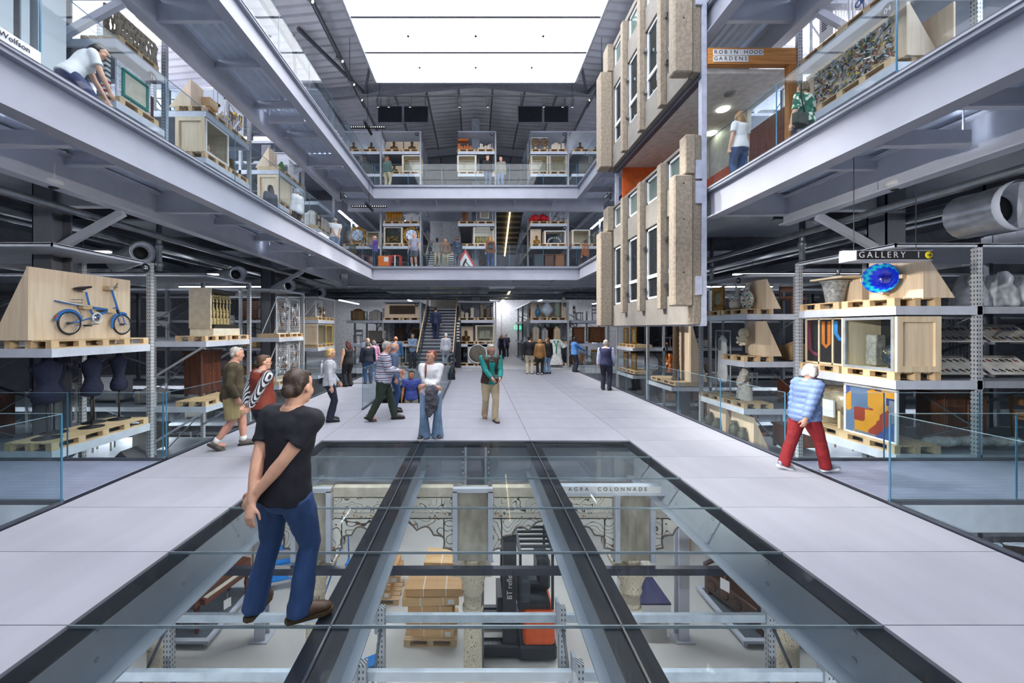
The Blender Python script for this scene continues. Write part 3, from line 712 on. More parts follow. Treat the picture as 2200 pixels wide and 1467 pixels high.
def make_rack(name, label, loc, s, shelves, z0, z1, canopy=None, depth=2.05, reach=8.6, cant=1.4, far=False, low_from=None, detail=True, brk=False, half=None):
    """pallet rack whose end faces the void. local x = out from the void, y = along the void edge"""
    t = thing(name, label, 'pallet rack', loc)
    if s < 0: t.scale = (-1, 1, 1)
    if far: t.rotation_euler = (0, 0, radians(90)); t.scale = (1, -1, 1)
    full = depth
    for i, z in enumerate(shelves):
        depth = 1.02 if z == half else full
        b = MB(); b.box(0, .045, 0, depth, z-.15, z); b.box(.045, cant+.1, 0, .045, z-.15, z); b.box(.045, cant+.1, depth-.045, depth, z-.15, z)
        b.build('shelf_fascia', M['shelf'], t)
        MB().box(.04, reach, .05, depth-.05, z-.05, z-.02).build('shelf_deck', M['deck'], t)
        for y in (.02, depth-.06): MB().box(cant+.1, reach, y, y+.04, z-.13, z-.01).build('shelf_beam', M['rackgrey'], t)
        if brk and z > z0+.5:
            MB().bar((.06, .03, z-.13), (cant, .03, z-.95), .05, .05).build('bracket', M['rackgrey'], t)
            MB().bar((.06, depth-.2, z-.13), (cant, depth-.2, z-.95), .05, .05).build('bracket', M['rackgrey'], t)
    depth = full
    if canopy:
        b = MB(); b.box(0, reach, 0, depth, canopy-.02, canopy); b.box(0, .02, 0, depth, canopy-.06, canopy+.01); b.box(0, reach, 0, .02, canopy-.06, canopy+.01); b.build('canopy', M['shelf'], t)
    xs = [cant, cant+2.7, cant+5.4]
    for x in xs:
        for y in (.0, depth-.1):
            MB().box(x, x+.09, y, y+.1, z0, z1).build('upright', perf() if x == cant else M['rackdark'], t)
        pts = []; k = 0; z = z0+.2
        while z < z1: pts.append((x+.045, .1 if k % 2 else depth-.1, z)); z += .95; k += 1
        if len(pts) > 1: MB().tube(pts, .025, 4, up=(1, 0, 0)).build('bracing', M['rackdark'], t)
    MB().box(-.01, .09, depth+.01, depth+.1, z0, z1).build('upright', perf(), t)
    # back diagonal along the bay
    for z in shelves[-2:]:
        MB().bar((cant+.1, depth/2, z-1.0), (cant+2.7, depth/2, z-.15), .04, .04).build('bracing', M['rackdark'], t)
    return t
ord_ = ['nearest', 'second', 'third', 'fourth']
LY = [6.8, 10.69, 14.67, 18.3]
cfgA = [-3.9, -2.6, -1.3, .05, 1.8]; cfgC = [-3.9, -2.6, -1.3, -.02, 2.6]; cfgB = [-3.9, -2.6, -1.3, -.02, 1.25, 2.53]
LEFT_LAB = ['grey pallet rack carrying the blue bicycle', 'grey pallet rack carrying the carved ivory relief', 'grey pallet rack with tall white mesh panels of tools', 'grey pallet rack with a pale crate, farthest along the left']
RIGHT_LAB = ['grey pallet rack carrying the blue glass bowl', 'grey pallet rack carrying painted porcelain vases', 'grey pallet rack holding the cello, below the concrete block', 'grey pallet rack farthest along the right with gilt frames']
for k in range(4):
    make_rack('pallet_rack', LEFT_LAB[k], (-RX, LY[k], 0), -1, cfgB if k == 3 else cfgA, G, 3.6, 3.6, brk=(k == 1))
    make_rack('pallet_rack', RIGHT_LAB[k], (RX, LY[k]+.06, 0), 1, cfgC if k == 2 else cfgB, G, 3.6, 3.6, half=1.25 if k == 1 else None)
UP1 = [.12, 1.42, 2.65]
make_rack('pallet_rack', 'short rack beside the white lift wall on the middle level left', (-RX, 8.02, L1), -1, UP1, 0, 4.0, None, 1.25)
for k in (1, 2, 3):
    make_rack('pallet_rack', f'grey pallet rack on the middle level left side, {ord_[k]} along', (-RX, LY[k], L1), -1, UP1, 0, 4.1)
for k in (0, 3):
    make_rack('pallet_rack', f'grey pallet rack on the middle level right side, {"near end" if k == 0 else "far end"}', (RX, LY[k]+.06, L1), 1, UP1, 0, 4.1)
UP2 = [.12, 1.27, 2.52]
for s, nm in ((-1, 'left'), (1, 'right')):
    make_rack('pallet_rack', f'rack on the top level {nm} side behind the glass', (s*RX, LY[3], L2), s, UP2, 0, 3.6, 3.62)
FRX = {'A': (-5.18, 'left'), 'B': (-1.0, 'middle'), 'C': (3.05, 'right')}
FY = 22.3
for kx, (x, nm) in FRX.items():
    make_rack('pallet_rack', f'{nm} far rack at floor level, end facing the viewer', (x, FY, 0), 1, [.05, 1.27, 2.6], -.02, 3.65, 3.65, far=True)
    make_rack('pallet_rack', f'{nm} far rack on the middle level, end facing the viewer', (x, FY, L1), 1, [.1, 1.42, 2.68], 0, 3.3, far=True)
    make_rack('pallet_rack', f'{nm} far rack on the top level, end facing the viewer', (x, FY, L2), 1, [.1, 1.27, 2.52], 0, 3.65, 3.65, far=True)
for s, nm, x in ((-1, 'left', -7.4), (1, 'right', 5.35)):
    make_rack('pallet_rack', f'corner rack at the far {nm} of the middle level', (x, FY, L1), 1, [.1, 1.42], 0, 3.3, far=True)
    make_rack('pallet_rack', f'corner rack at the far {nm} of the top level', (x, FY, L2), 1, [.1, 1.27, 2.52], 0, 3.65, 3.65, far=True)
    make_rack('pallet_rack', f'corner rack at the far {nm} of the floor level', (x if s < 0 else 5.5, FY+.6, 0), 1, [.05, 1.27, 2.6], -.02, 3.3, far=True)
# round number plates on racks
def plate(label, s, loc, rz, r=.085, light=True):
    o = thing('rack_number_plate', label, 'sign', loc, rz)
    MB().lathe([(0, -.006), (r, -.006), (r, .006), (0, .006)], 18, (0, 0, 0), 'y').build('disc', mat('#1d2236', .4), o)
    text(s, r*1.05, M['white'], o, (0, -.009, 0), (pi/2, 0, 0), 'number', align='CENTER')
plate('round black number plate 25 on the bicycle rack', '25', (-RX+.012, 8.72, 3.47), 90, .1)
plate('round dark number plate 19 on the middle level left rack', '19', (-RX+.012, 8.9, L1+2.42), 90, .12)
plate('round dark number plate 26 on the ivory relief rack', '26', (-RX+.012, 12.6, 3.47), 90)
plate('round dark number plate 04 on the near middle level right rack', '04', (RX-.012, 6.98, L1+2.4), -90, .12)
plate('round dark number plate 04 on the vase rack', '04', (RX-.012, 10.95, 3.45), -90)
for kx, nums in (('A', ('29', '27', '28')), ('B', ('36', '35', '37')), ('C', ('43', '41', '42'))):
    for i, (lv, dz, nn_) in enumerate(((0, 3.47, 'floor'), (L1, 2.43, 'middle'), (L2, 3.47, 'top'))):
        plate(f'small dark number plate {nums[i]} on the {FRX[kx][1]} far rack, {nn_} level', nums[i], (FRX[kx][0]+1.9, FY-.012, lv+dz), 0, .1)
# ================================================================== LIFT ENCLOSURE, upper left
t = thing('lift_enclosure', 'white boxed lift enclosure at the upper left edge', 'enclosure', (-9, 5.5, L1))
pale = mat('#c9d3da', .4, 0, .03, 1)
MB().box(-12, -7.16, 6.55, 7.0, L1-.04, L2-.3).build('side_panel', pale, t, True)
MB().box(-12, -7.3, 6.2, 6.55, L1-.04, L2-.3).build('door_reveal', mat('#4a4b58', .4), t, True)
MB().box(-12, -7.16, 2.5, 6.2, L1-.04, L2-.3).build('front_panel', pale, t, True)
MB().box(-7.155, -7.13, 6.28, 6.4, L1, L2-.5).build('jamb', pale, t, True)
tp = thing('name_strip', 'white name strip along the foot of the upper left glass', 'sign', (-VX+.015, 3.4, L1+.12))
MB().box(-VX-.02, -VX+.01, 1.5, 4.78, L1+.005, L1+.14).build('strip', mat('#dfe4ea', .5), tp, True)
text('Wolfson', .088, mat('#2e3140', .6), tp, (.0, 4.66-3.4, -.045), (pi/2, 0, pi/2), 'lettering', 1.0, 'RIGHT')
# ================================================================== CONCRETE FLAT BLOCK (two hung storeys of facade)
cn = mat('#958a7b', .85, 0, .12, 14, .5); cn2 = mat('#837f79', .8, 0, .06, 3, .15); cn3 = mat('#837a6d', .9, 0, .16, 20, .7)
wfr = mat('#e4e8ec', .4, 0, .02, 3); steelp = mat('#aab0c2', .45)
def storey(label, z0, dz, ztop, bottom):
    t = thing('concrete_facade', label, 'facade', (4.95, 11.7, z0))
    Xp = 4.91; bays = [(9.25, 10.3), (10.3, 11.6), (11.6, 12.95), (12.95, 14.28)]
    zz = lambda v: v+dz
    for i, (a, c) in enumerate(bays):
        w0 = a+.34 if i else 9.42; w1 = c-.02
        # spandrel below, between and above the windows; strip beside them
        for nm_, za, zb in (('sill_panel', bottom, zz(2.96)), ('middle_panel', zz(5.0), zz(5.68)), ('top_panel', zz(6.42), ztop)):
            MB().box(Xp, 5.16, a+.004, c-.004, za, zb).build(nm_, cn2, t, True, bevel=.008)
        MB().box(Xp, 5.16, a+.004, w0, zz(2.96)+.004, zz(5.0)-.004).build('side_panel', cn2, t, True, bevel=.008)
        MB().box(Xp, 5.16, a+.004, w0, zz(5.68)+.004, zz(6.42)-.004).build('side_panel', cn2, t, True, bevel=.008)
        for kk, (za, zb, nm_) in enumerate(((zz(2.98), zz(4.98), 'window'), (zz(5.70), zz(6.40), 'small_window'))):
            f = MB(); xf0, xf1 = Xp+.05, Xp+.13; th = .06
            f.box(xf0, xf1, w0, w1, za, za+th); f.box(xf0, xf1, w0, w1, zb-th, zb); f.box(xf0, xf1, w0, w0+th, za, zb); f.box(xf0, xf1, w1-th, w1, za, zb)
            if kk == 0: f.box(xf0-.01, xf1, w0, w1, za+.58, za+.68); f.box(xf0, xf1, w0+.1, w0+.15, za+.68, zb)
            o = f.build(nm_, wfr, t, True)
            g = MB().box(Xp+.085, Xp+.1, w0+.02, w1-.02, za+.02, zb-.02)
            L = t.location; g.v = [(v[0]-L[0], v[1]-L[1], v[2]-L[2]) for v in g.v]
            g.build('pane', glassmat('#aebfc2', 1.3, .35, hazecol='#8fa09c') if kk else glassmat('#8f9ba0', 1.6, .12, hazecol='#5d6870'), o)
    for y in (10.3, 11.6, 12.95):
        MB().box(4.75, Xp, y-.0, y+.2, bottom+.42*(dz == 0), zz(6.4)).build('fin', cn, t, True, bevel=.012)
        for z in (3.2, 4.4): MB().box(4.86, 4.91, y-.1, y, zz(z), zz(z)+.09).build('clamp', M['chrome'], t, True)
    for y, d in ((8.97, .28), (14.28, .5)):
        zb = bottom+.42*(dz == 0 and y < 10)
        b = MB().box(4.45, 4.88, y, y+d, zb, zz(5.6)); b.build('pier', cn, t, True, bevel=.03)
        b = MB().box(4.7, 4.93, y, y+d, zz(5.62), ztop); b.build('pier_top', cn, t, True, bevel=.02)
        MB().box(4.89, 5.07, y+.03, y+d, bottom, ztop).build('rough_return', cn3, t, True, bevel=.015)
    b = MB()
    for z in (zz(3.4), zz(4.6), zz(5.4)): b.lathe([(0, -.004), (.018, -.004), (.018, .004), (0, .004)], 8, (4.66, 8.968, z), 'y')
    b.build('bolt_hole', M['blackmatt'], t, True)
    return t
storey('lower storey of the hung concrete facade with white windows', 2.23, 0, 6.5, 2.23)
storey('upper storey of the hung concrete facade above the white soffit', 7.9, 5.71, 12.3, 7.9)
t = thing('support_frame', 'pale steel frame holding up the concrete facade', 'steel frame', (5.15, 9, 2.2))
b = MB().box(5.075, 5.185, 8.98, 9.12, 2.2, 12.4); b.build('post', steelp, t, True)
b = MB().box(5.075, 5.185, 14.5, 14.62, 2.2, 12.4); b.build('post', steelp, t, True)
for z in (2.2, 5.0, 7.78): MB().box(5.05, 5.2, 9.0, 14.6, z, z+.1).build('rail', M['steel_dark'] if z > 7 else steelp, t, True)
for z in (2.9, 4.95, 5.5, 9.4): MB().box(4.93, 5.075, 8.96, 9.0, z, z+.42 if z != 4.95 else z+.5).build('bracket', steelp, t, True)
# soffit, interior of the flat, timber beam with sign
t = thing('flat_interior', 'inside of the concrete flat with white ceiling and coloured doors', 'room', (6.3, 12, L1))
MB().box(5.2, 7.35, 9.12, 14.5, 7.95, 8.05).build('soffit', mat('#dcdcd4', .6), t, True)
MB().box(7.2, 7.3, 10.6, 14.5, L1, 7.94).build('inner_wall', mat('#c9c2b4', .6), t, True)
MB().box(7.17, 7.2, 9.3, 10.5, L1, 7.3).build('door', wood('#7a3f2c', '#5f2c1d', .4, 2), t, True)
for y0, y1, c, zt in ((10.62, 11.1, '#3e6f9c', 6.9), (11.2, 12.6, '#d8581f', 6.75), (12.65, 14.4, '#e2692b', 6.75)):
    MB().box(7.15, 7.2, y0, y1, L1, zt).build('panel', mat(c, .35), t, True)
MB().box(5.3, 7.15, 14.42, 14.5, L1, 7.94).build('end_wall', mat('#e0662a', .4), t, True)
for x in (6.55, 7.0):
    MB().lathe([(0, -.05), (.1, -.045), (.15, -.02), (.16, 0), (0, 0)], 18, (x, 10.6 if x < 6.8 else 11.9, 7.95)).build('ceiling_lamp', glow('#f3ffe8', 9), t, True)
MB().lathe([(0, -.03), (.13, -.03), (.14, 0), (0, 0)], 18, (6.3, 9.9, 7.95)).build('speaker', mat('#8f8f8a', .6), t, True)
balustrade('glass balustrade in front of the orange room on the middle level', (VX+.06, 9.15), (VX+.06, 14.4), L1+.0, 3)
t = thing('timber_sign', 'timber beam with two rows of white letter tiles above the white soffit', 'sign', (6.3, 9.0, 8.05))
MB().box(5.2, 7.18, 8.95, 9.1, 8.06, 8.42).build('beam', wood('#c98a45', '#a86a2c', .5, 0, 3), t, True)
MB().box(7.02, 7.18, 8.96, 9.1, L1, 8.06).build('post', wood('#c98a45', '#a86a2c', .5, 2, 3), t, True)
for r, wd in enumerate(('ROBIN HOOD', 'GARDENS')):
    for i, ch in enumerate(wd):
        x = 5.36+.112*i; z = 8.31-.145*r
        MB().box(x-.055, x+.055, 8.935, 8.949, z-.066, z+.066).build('letter_tile', M['white'], t, True)
        if ch != ' ': text(ch, .125, mat('#26262b', .6), t, (x-6.3, 8.934-9.0, z-8.05), (pi/2, 0, 0), 'letter', align='CENTER')
# ================================================================== HANGING SIGNS AND SCREENS
t = thing('gallery_sign', 'black hanging sign reading GALLERY 1 with yellow arrow', 'sign', (px(1922, 6.3), 6.3, pz(548, 6.3)))
W_ = (2013-1848)*6.3/FPX; H_ = (557-536)*6.3/FPX; D_ = .3
b = MB().box(-W_/2, W_/2, 0, .3, -H_/2, H_/2); b.build('box', M['shelf'], t)
MB().box(-W_/2+.01, W_/2-.005, -.008, 0, -H_/2+.01, H_/2-.01).build('face', mat('#26262c', .5), t)
text('GALLERY  1', .135, M['white'], t, (-W_/2+.03, -.009, 0), (pi/2, 0, 0), 'lettering', 1.46)
MB().lathe([(0, -.012), (.058, -.012), (.058, -.008), (0, -.008)], 18, (W_/2-.075, 0, 0), 'y').build('yellow_disc', mat('#e4d21f', .5), t)
b = MB(); b.box(-.03, .02, -.014, -.0125, -.006, .006); b.prism([(.0, .03), (.035, 0), (.0, -.03), (.012, 0)], -.014, -.0125, 'y'); o = b.build('arrow', M['blackmatt'], t); o.location = (W_/2-.075, 0, 0)
for x in (-.5, .5): MB().bar((x, .15, H_/2), (x, .15, L1-t.location.z-.14), .008).build('wire', M['steel_dark'], t)
t = thing('gallery_sign', 'row of white letter tiles on a steel bar under the glass floor', 'sign', (px(1290, 6.55), 6.4, pz(1055, 6.4)))
MB().box(-.95, 1.0, 0, .14, -.075, .075).build('bar', M['shelf'], t)
text('AGRA  COLONNADE', .085, mat('#26262b', .6), t, (-.56, -.002, .03), (pi/2, 0, 0), 'lettering', 1.75)
MB().box(-.74, .92, -.0015, 0, -.03, .072).build('tile_strip', M['white'], t)
for k, x in enumerate((866, 1167)):
    t = thing('projection_screen', f'pair of dark hanging screens over the far {"left" if k == 0 else "right"} racks', 'screen', (px(x, 21.6), 21.6, pz(246, 21.6)))
    for s in (-1, 1):
        MB().box(s*.7-.68, s*.7+.68, -.02, .04, -.46, .46).build('frame', M['column'], t); MB().box(s*.7-.64, s*.7+.64, -.026, -.02, -.42, .42).build('screen', mat('#25262d', .25), t)
        MB().bar((s*1.2, .02, .46), (s*1.2, .02, 14.8-t.location.z), .03).build('hanger', M['steel_dark'], t)
# sign frames hanging near the far left corner (LED cross trays)
for k, (x, y, Y) in enumerate(((790, 274, 19.6), (793, 444, 19.6))):
    t = thing('led_cross_sign', f'black cross-shaped hanging tray with white dots, {"top" if k == 0 else "middle"} level', 'sign', (px(x, Y), Y, pz(y, Y)))
    MB().box(-.85, .85, -.05, .05, -.04, .06).build('long_bar', M['blackmatt'], t); MB().box(-.05, .05, -.6, .7, -.04, .06).build('cross_bar', M['blackmatt'], t)
    b = MB()
    for i in range(16):
        if abs(i-7.5) > 1: b.box(-.8+i*.106, -.77+i*.106, -.054, -.05, -.01, .03)
    b.build('dots', glow('#ffffff', 1.4), t); MB().bar((0, 0, .06), (0, 0, (L2 if k else 14.9)-t.location.z-.1), .02).build('hanger', M['blackmatt'], t)
# CCTV domes
for k, (x, y, Y) in enumerate(((115, 395, 6.6), (1922, 398, 6.7))):
    t = thing('cctv_camera', f'white dome security camera under the {"left" if k == 0 else "right"} walkway', 'camera', (px(x, Y), Y, pz(y, Y)))
    MB().lathe([(0, .09), (.05, .09), (.12, .06), (.125, .0), (.11, -.02), (0, -.02)], 18).build('housing', M['white'], t)
    MB().lathe([(.085, -.018), (.08, -.05), (.05, -.085), (0, -.095)], 16).build('dome', mat('#1b1c22', .15), t); MB().bar((0, 0, .09), (0, 0, .35), .03).build('bracket', M['white'], t)
# ================================================================== OBJECT KITS
PH = .144
def at(side, a, z, inset=.42):
    if side == 'L': return (-RX-inset, a, z), 90
    if side == 'R': return (RX+inset, a, z), -90
    return (a, FY+inset, z), 0
PAL = {}
def pallet(label, A, w=1.0, d=.8, simple=False, tilt=0):
    (loc, rz) = A; t = thing('wooden_pallet', label, 'pallet', loc, rz+tilt, 'wooden pallets under the displays')
    def part(nm, sx, sy, sz):
        k = (round(sx, 3), round(sy, 3), round(sz, 3))
        if k not in PAL: b = MB().use(M['pine']); b.box(-sx/2, sx/2, -sy/2, sy/2, 0, sz); PAL[k] = b.mesh(nm)
        return PAL[k]
    n = 3 if w < 1.3 else 5
    if simple:
        for i in range(3): inst(part('block', .12, d, .1), 'block', t, (-w/2+.06+(w-.12)*i/2, 0, .022))
        inst(part('deck_board', w, d, .022), 'deck_board', t, (0, 0, .122)); inst(part('bottom_board', w, d, .022), 'bottom_board', t, (0, 0, 0)); return t
    bw = (d-.03*4)/5
    for i in range(5): inst(part('deck_board', w, bw, .022), 'deck_board', t, (0, -d/2+bw/2+(bw+.03)*i, .122))
    for i in range(n):
        for j in range(3): inst(part('block', .13, .1, .1), 'block', t, (-w/2+.065+(w-.13)*i/(n-1), -d/2+.05+(d-.1)*j/2, .022))
    for j in range(3): inst(part('bottom_board', w, .1, .022), 'bottom_board', t, (0, -d/2+.05+(d-.1)*j/2, 0))
    return t
def ply_stand(label, A, w, h, d=.45, cat='display board', front=0):
    (loc, rz) = A; t = thing('plywood_stand', label, cat, loc, rz)
    MB().box(-w/2, w/2, front, front+.03, 0, h).build('backboard', M['plyv'], t)
    for s in (-1, 1): MB().prism([(front+.03, 0), (front+.03, h*.98), (front+d, .0)], s*(w/2-.015)-.012, s*(w/2-.015)+.012, 'x').build('gusset', M['plyv'], t)
    return t
def crate(label, A, w, d, h, glass=True, back=True, name='display_crate', frontm=None, endglass=False, backm=None):
    (loc, rz) = A; t = thing(name, label, 'crate', loc, rz); cm = M['crate']
    MB().box(-w/2, w/2, -d/2, d/2, 0, .03).build('base', cm, t); MB().box(-w/2, w/2, -d/2, d/2, h-.03, h).build('lid', cm, t)
    if back: MB().box(-w/2, w/2, d/2-.02, d/2, .03, h-.03).build('back_panel', backm or cm, t)
    for s in (-1, 1):
        o = MB().box(s*w/2-.008, s*w/2+.008, -d/2+.03, d/2-.03, .03, h-.03).build('end_panel', cm, t)
        x0, x1 = (s*w/2, s*(w/2+.045)); q = .1
        b = MB(); b.box(x0, x1, -d/2, d/2, 0, q); b.build('batten', cm, o)
        MB().box(x0, x1, -d/2, d/2, h-q, h).build('batten', cm, o); MB().box(x0, x1, -d/2, -d/2+q, q, h-q).build('batten', cm, o); MB().box(x0, x1, d/2-q, d/2, q, h-q).build('batten', cm, o)
    fm = frontm or mat('#a2a8ae', .4, .3); f = MB(); e = .05; y0, y1 = -d/2-.015, -d/2+.02
    f.box(-w/2, w/2, y0, y1, 0, e); f.box(-w/2, w/2, y0, y1, h-e, h); f.box(-w/2, -w/2+e, y0, y1, e, h-e); f.box(w/2-e, w/2, y0, y1, e, h-e); f.build('front_frame', fm, t)
    if glass: MB().box(-w/2+e, w/2-e, -d/2, -d/2+.008, e, h-e).build('front_glass', M['glass'], t)
    else: MB().box(-w/2+e, w/2-e, -d/2+.0, -d/2+.012, e, h-e).build('front_panel', cm, t)
    return t
def mesh_stand(label, A, w, h, items=0, seed=1, kinds=('#2a2c31', '#b8bcc2'), strut=True, pitch=.085):
    (loc, rz) = A; t = thing('mesh_panel', label, 'mesh panel', loc, rz); r = random.Random(seed)
    b = MB()
    b.box(-w/2, w/2, 0, .03, 0, .03); b.box(-w/2, w/2, 0, .03, h-.03, h); b.box(-w/2, -w/2+.03, 0, .03, 0, h); b.box(w/2-.03, w/2, 0, .03, 0, h); b.build('frame', M['mesh_white'], t)
    b = MB(); n = int(w/pitch); m_ = int(h/pitch)
    for i in range(1, n): b.box(-w/2+w*i/n-.003, -w/2+w*i/n+.003, .01, .016, .03, h-.03)
    for j in range(1, m_): b.box(-w/2+.03, w/2-.03, .012, .018, h*j/m_-.003, h*j/m_+.003)
    b.build('wire_grid', M['mesh_white'], t, kind='stuff')
    if strut:
        for s in (-1, 1): MB().bar((s*(w/2-.02), .03, h*.9), (s*(w/2-.02), .55, .02), .025).build('strut', M['mesh_white'], t)
    for i in range(items):
        c = mat(r.choice(kinds), .4, .5 if r.random() < .5 else 0); x = r.uniform(-w/2+.12, w/2-.12); z = r.uniform(.2, h-.2); L = r.uniform(.12, .3)
        k = r.random(); b = MB()
        if k < .4: b.tube([(x, -.03, z-L/2), (x+.01, -.03, z+L/2)], [.012, .02], 6)
        elif k < .7: b.tube([(x+.06*cos(a/8*2*pi), -.03, z+.06*sin(a/8*2*pi)) for a in range(8)], .012, 5, closed=True)
        else: b.box(x-.05, x+.05, -.04, -.0, z-.04, z+.04); b.tube([(x, -.02, z-.04), (x, -.02, z-.04-L*.7)], .01, 5)
        b.build('hung_tool', c, t)
    return t
def frame_pic(label, A, w, h, fm, pm, fw=.09, name='framed_picture', cat='picture', tilt=0, oval=None):
    (loc, rz) = A; t = thing(name, label, cat, loc, rz)
    for (a, b_, c, d) in ((-w/2, w/2, 0, fw), (-w/2, w/2, h-fw, h), (-w/2, -w/2+fw, fw, h-fw), (w/2-fw, w/2, fw, h-fw)):
        b = MB(); b.box(a, b_, -.03, .03, c, d); b.build('frame_rail', fm, t, bevel=.012)
    MB().box(-w/2+fw, w/2-fw, -.005, .02, fw, h-fw).build('picture', pm, t)
    if oval:
        MB().lathe([(0, -.018), (oval*.8, -.018), (oval, -.028), (oval*1.12, -.012), (oval*1.12, -.004), (0, -.004)], 24, (0, 0, h/2), 'y').build('medallion', oval and spots('#7d7f6a', ('#4a4f45', '#a9a58f', '#5d5140'), 18, .6, .35), t)
    return t
def remesh(b, vox, smooth=4, disp=0., dscale=8., mats=None):
    me = b.mesh('r'); o = bpy.data.objects.new('tmp', me)
    md = o.modifiers.new('r', 'REMESH'); md.mode = 'VOXEL'; md.voxel_size = vox; md.use_smooth_shade = True
    if smooth: sm = o.modifiers.new('s', 'SMOOTH'); sm.factor = .5; sm.iterations = smooth
    out = evalmesh(o); bpy.data.objects.remove(o); bpy.data.meshes.remove(me)
    if disp:
        ns = [v.normal.copy() for v in out.vertices]
        for v, n_ in zip(out.vertices, ns):
            p = v.co; a = noise.noise(Vector((p.x*dscale, p.y*dscale, p.z*dscale*.8)))+.5*noise.noise(Vector((p.x*dscale*2.2+7, p.y*dscale*2.2, p.z*dscale*2.2)))
            v.co = p+n_*(a*disp)
    out.materials.clear()
    for m_ in mats or []: out.materials.append(m_)
    out.polygons.foreach_set('use_smooth', [True]*len(out.polygons)); out.update()
    return out
def rm_part(b, name, m_, parent, vox, smooth=4, disp=0., dscale=8., loc=(0, 0, 0)):
    return inst(remesh(b, vox, smooth, disp, dscale, [m_]), name, parent, loc)
def bust(label, A, h=.55, m_=None, base=None, cat='bust', name='portrait_bust'):
    (loc, rz) = A; t = thing(name, label, cat, loc, rz); s = h/.55; m_ = m_ or M['bronze']
    b = MB(); b.ball((0, 0, .42*s), (.075*s, .095*s, .115*s)); b.ball((0, -.085*s, .405*s), (.02*s, .03*s, .03*s), 8, 6); b.tube([(0, .01*s, .2*s), (0, 0, .36*s)], [(.07*s, .07*s), (.05*s, .055*s)], 10)
    b.tube([(-.2*s, .02*s, .17*s), (0, 0, .22*s), (.2*s, .02*s, .17*s)], [(.07*s, .07*s), (.1*s, .09*s), (.07*s, .07*s)], 10); b.tube([(0, 0, .06*s), (0, 0, .2*s)], [(.13*s, .1*s), (.19*s, .11*s)], 12); b.ball((0, .02*s, .46*s), (.085*s, .1*s, .09*s))
    rm_part(b, 'figure', m_, t, .014*s, 3)
    MB().box(-.1*s, .1*s, -.08*s, .08*s, 0, .07*s).build('plinth', base or m_, t, bevel=.01); return t
def vase(label, A, prof, m_, cat='vase', name='porcelain_vase', lid=None, n=24, extra=None):
    (loc, rz) = A; t = thing(name, label, cat, loc, rz); MB().lathe(prof, n).build('body', m_, t)
    top = prof[-1]; MB().lathe([(top[0]*1.0, top[1]-.015), (top[0]*1.15, top[1]), (top[0]*1.1, top[1]+.015), (top[0]*.8, top[1]+.01)], n, cap=False).build('rim', m_, t)
    MB().lathe([(prof[0][0]*1.08, 0), (prof[0][0]*1.08, .025), (prof[0][0], .03)], n).build('foot_ring', m_, t)
    if extra: extra(t)
    return t
def statue_wrapped(label, A, h, m_, seed=1, name='wrapped_statue', w=.2):
    (loc, rz) = A; t = thing(name, label, 'statue', loc, rz); r = random.Random(seed)
    b = MB(); b.tube([(0, 0, 0), (0, 0, h*.1), (.02, 0, h*.35), (-.03, 0, h*.6), (.02, -.02, h*.78), (.06, -.03, h*.92), (.07, -.04, h)], [(w*1.25, w), (w*1.15, w*.95), (w*.95, w*.8), (w*.8, w*.62), (w*.6, w*.5), (w*.42, w*.4), (.02, .02)], 12)
    b.tube([(w*.5, -.05, h*.72), (w*1.1, -.15, h*.62), (w*.7, -.25, h*.5)], [.06, .05, .04], 8); b.ball((-w*.5, -.05, h*.55), (w*.5, w*.5, h*.2))
    rm_part(b, 'cloth_wrapping', m_, t, .022, 2, .03, 14)
    MB().lathe([(w*1.05, 0), (w*1.05, .03), (w*.9, .04)], 20).build('base_disc', M['blackmatt'], t); return t
def wrapped_box(label, loc, rz, w, d, h, m_, name='wrapped_bundle', cat='bundle', seed=1):
    t = thing(name, label, cat, loc, rz); b = MB(); b.box(-w/2, w/2, -d/2, d/2, .0, h); b.ball((0, 0, h), (w*.4, d*.4, h*.25)); rm_part(b, 'wrapping', m_, t, max(w, d, h)/22, 3, .02, 6)
    b = MB()
    for x in (-w*.25, w*.25): MB().bar((x, -d/2-.02, h*.1), (x, -d/2-.02, h*.95), .03, .006).build('tie', M['pine'], t)
    return t
def chair(label, loc, rz, m_, h=.9):
    t = thing('stored_chair', label, 'chair', loc, rz, 'chairs stored in the racks')
    MB().box(-.22, .22, -.22, .22, .42, .47).build('seat', m_, t)
    for x in (-.19, .19):
        MB().bar((x, -.19, 0), (x, -.19, .42), .035).build('leg', m_, t); MB().bar((x, .2, 0), (x, .26, h), .035).build('leg', m_, t)
    MB().box(-.19, .19, .23, .26, h-.16, h).build('backrest', m_, t); MB().box(-.19, .19, .22, .25, h-.36, h-.28).build('back_rail', m_, t); return t
def cabinet(label, loc, rz, w, d, h, m_, doors=2):
    t = thing('stored_cabinet', label, 'cabinet', loc, rz); MB().box(-w/2, w/2, -d/2, d/2, .06, h).build('body', m_, t, bevel=.01)
    for i in range(doors):
        a = -w/2+w*i/doors+.02; c = -w/2+w*(i+1)/doors-.02
        o = MB().box(a, c, -d/2-.02, -d/2, .1, h-.08).build('door', m_, t, bevel=.01); MB().ball(((a+c)/2+(.3 if i == 0 else -.3)*(c-a), -d/2-.035, h*.5), .018, 8, 6).build('knob', M['gold'], o)
    MB().box(-w/2-.03, w/2+.03, -d/2-.03, d/2+.03, h, h+.05).build('cornice', m_, t)
    for sx in (-1, 1):
        for sy in (-1, 1): MB().box(sx*(w/2-.04)-.03, sx*(w/2-.04)+.03, sy*(d/2-.04)-.03, sy*(d/2-.04)+.03, 0, .06).build('foot', m_, t)
    return t
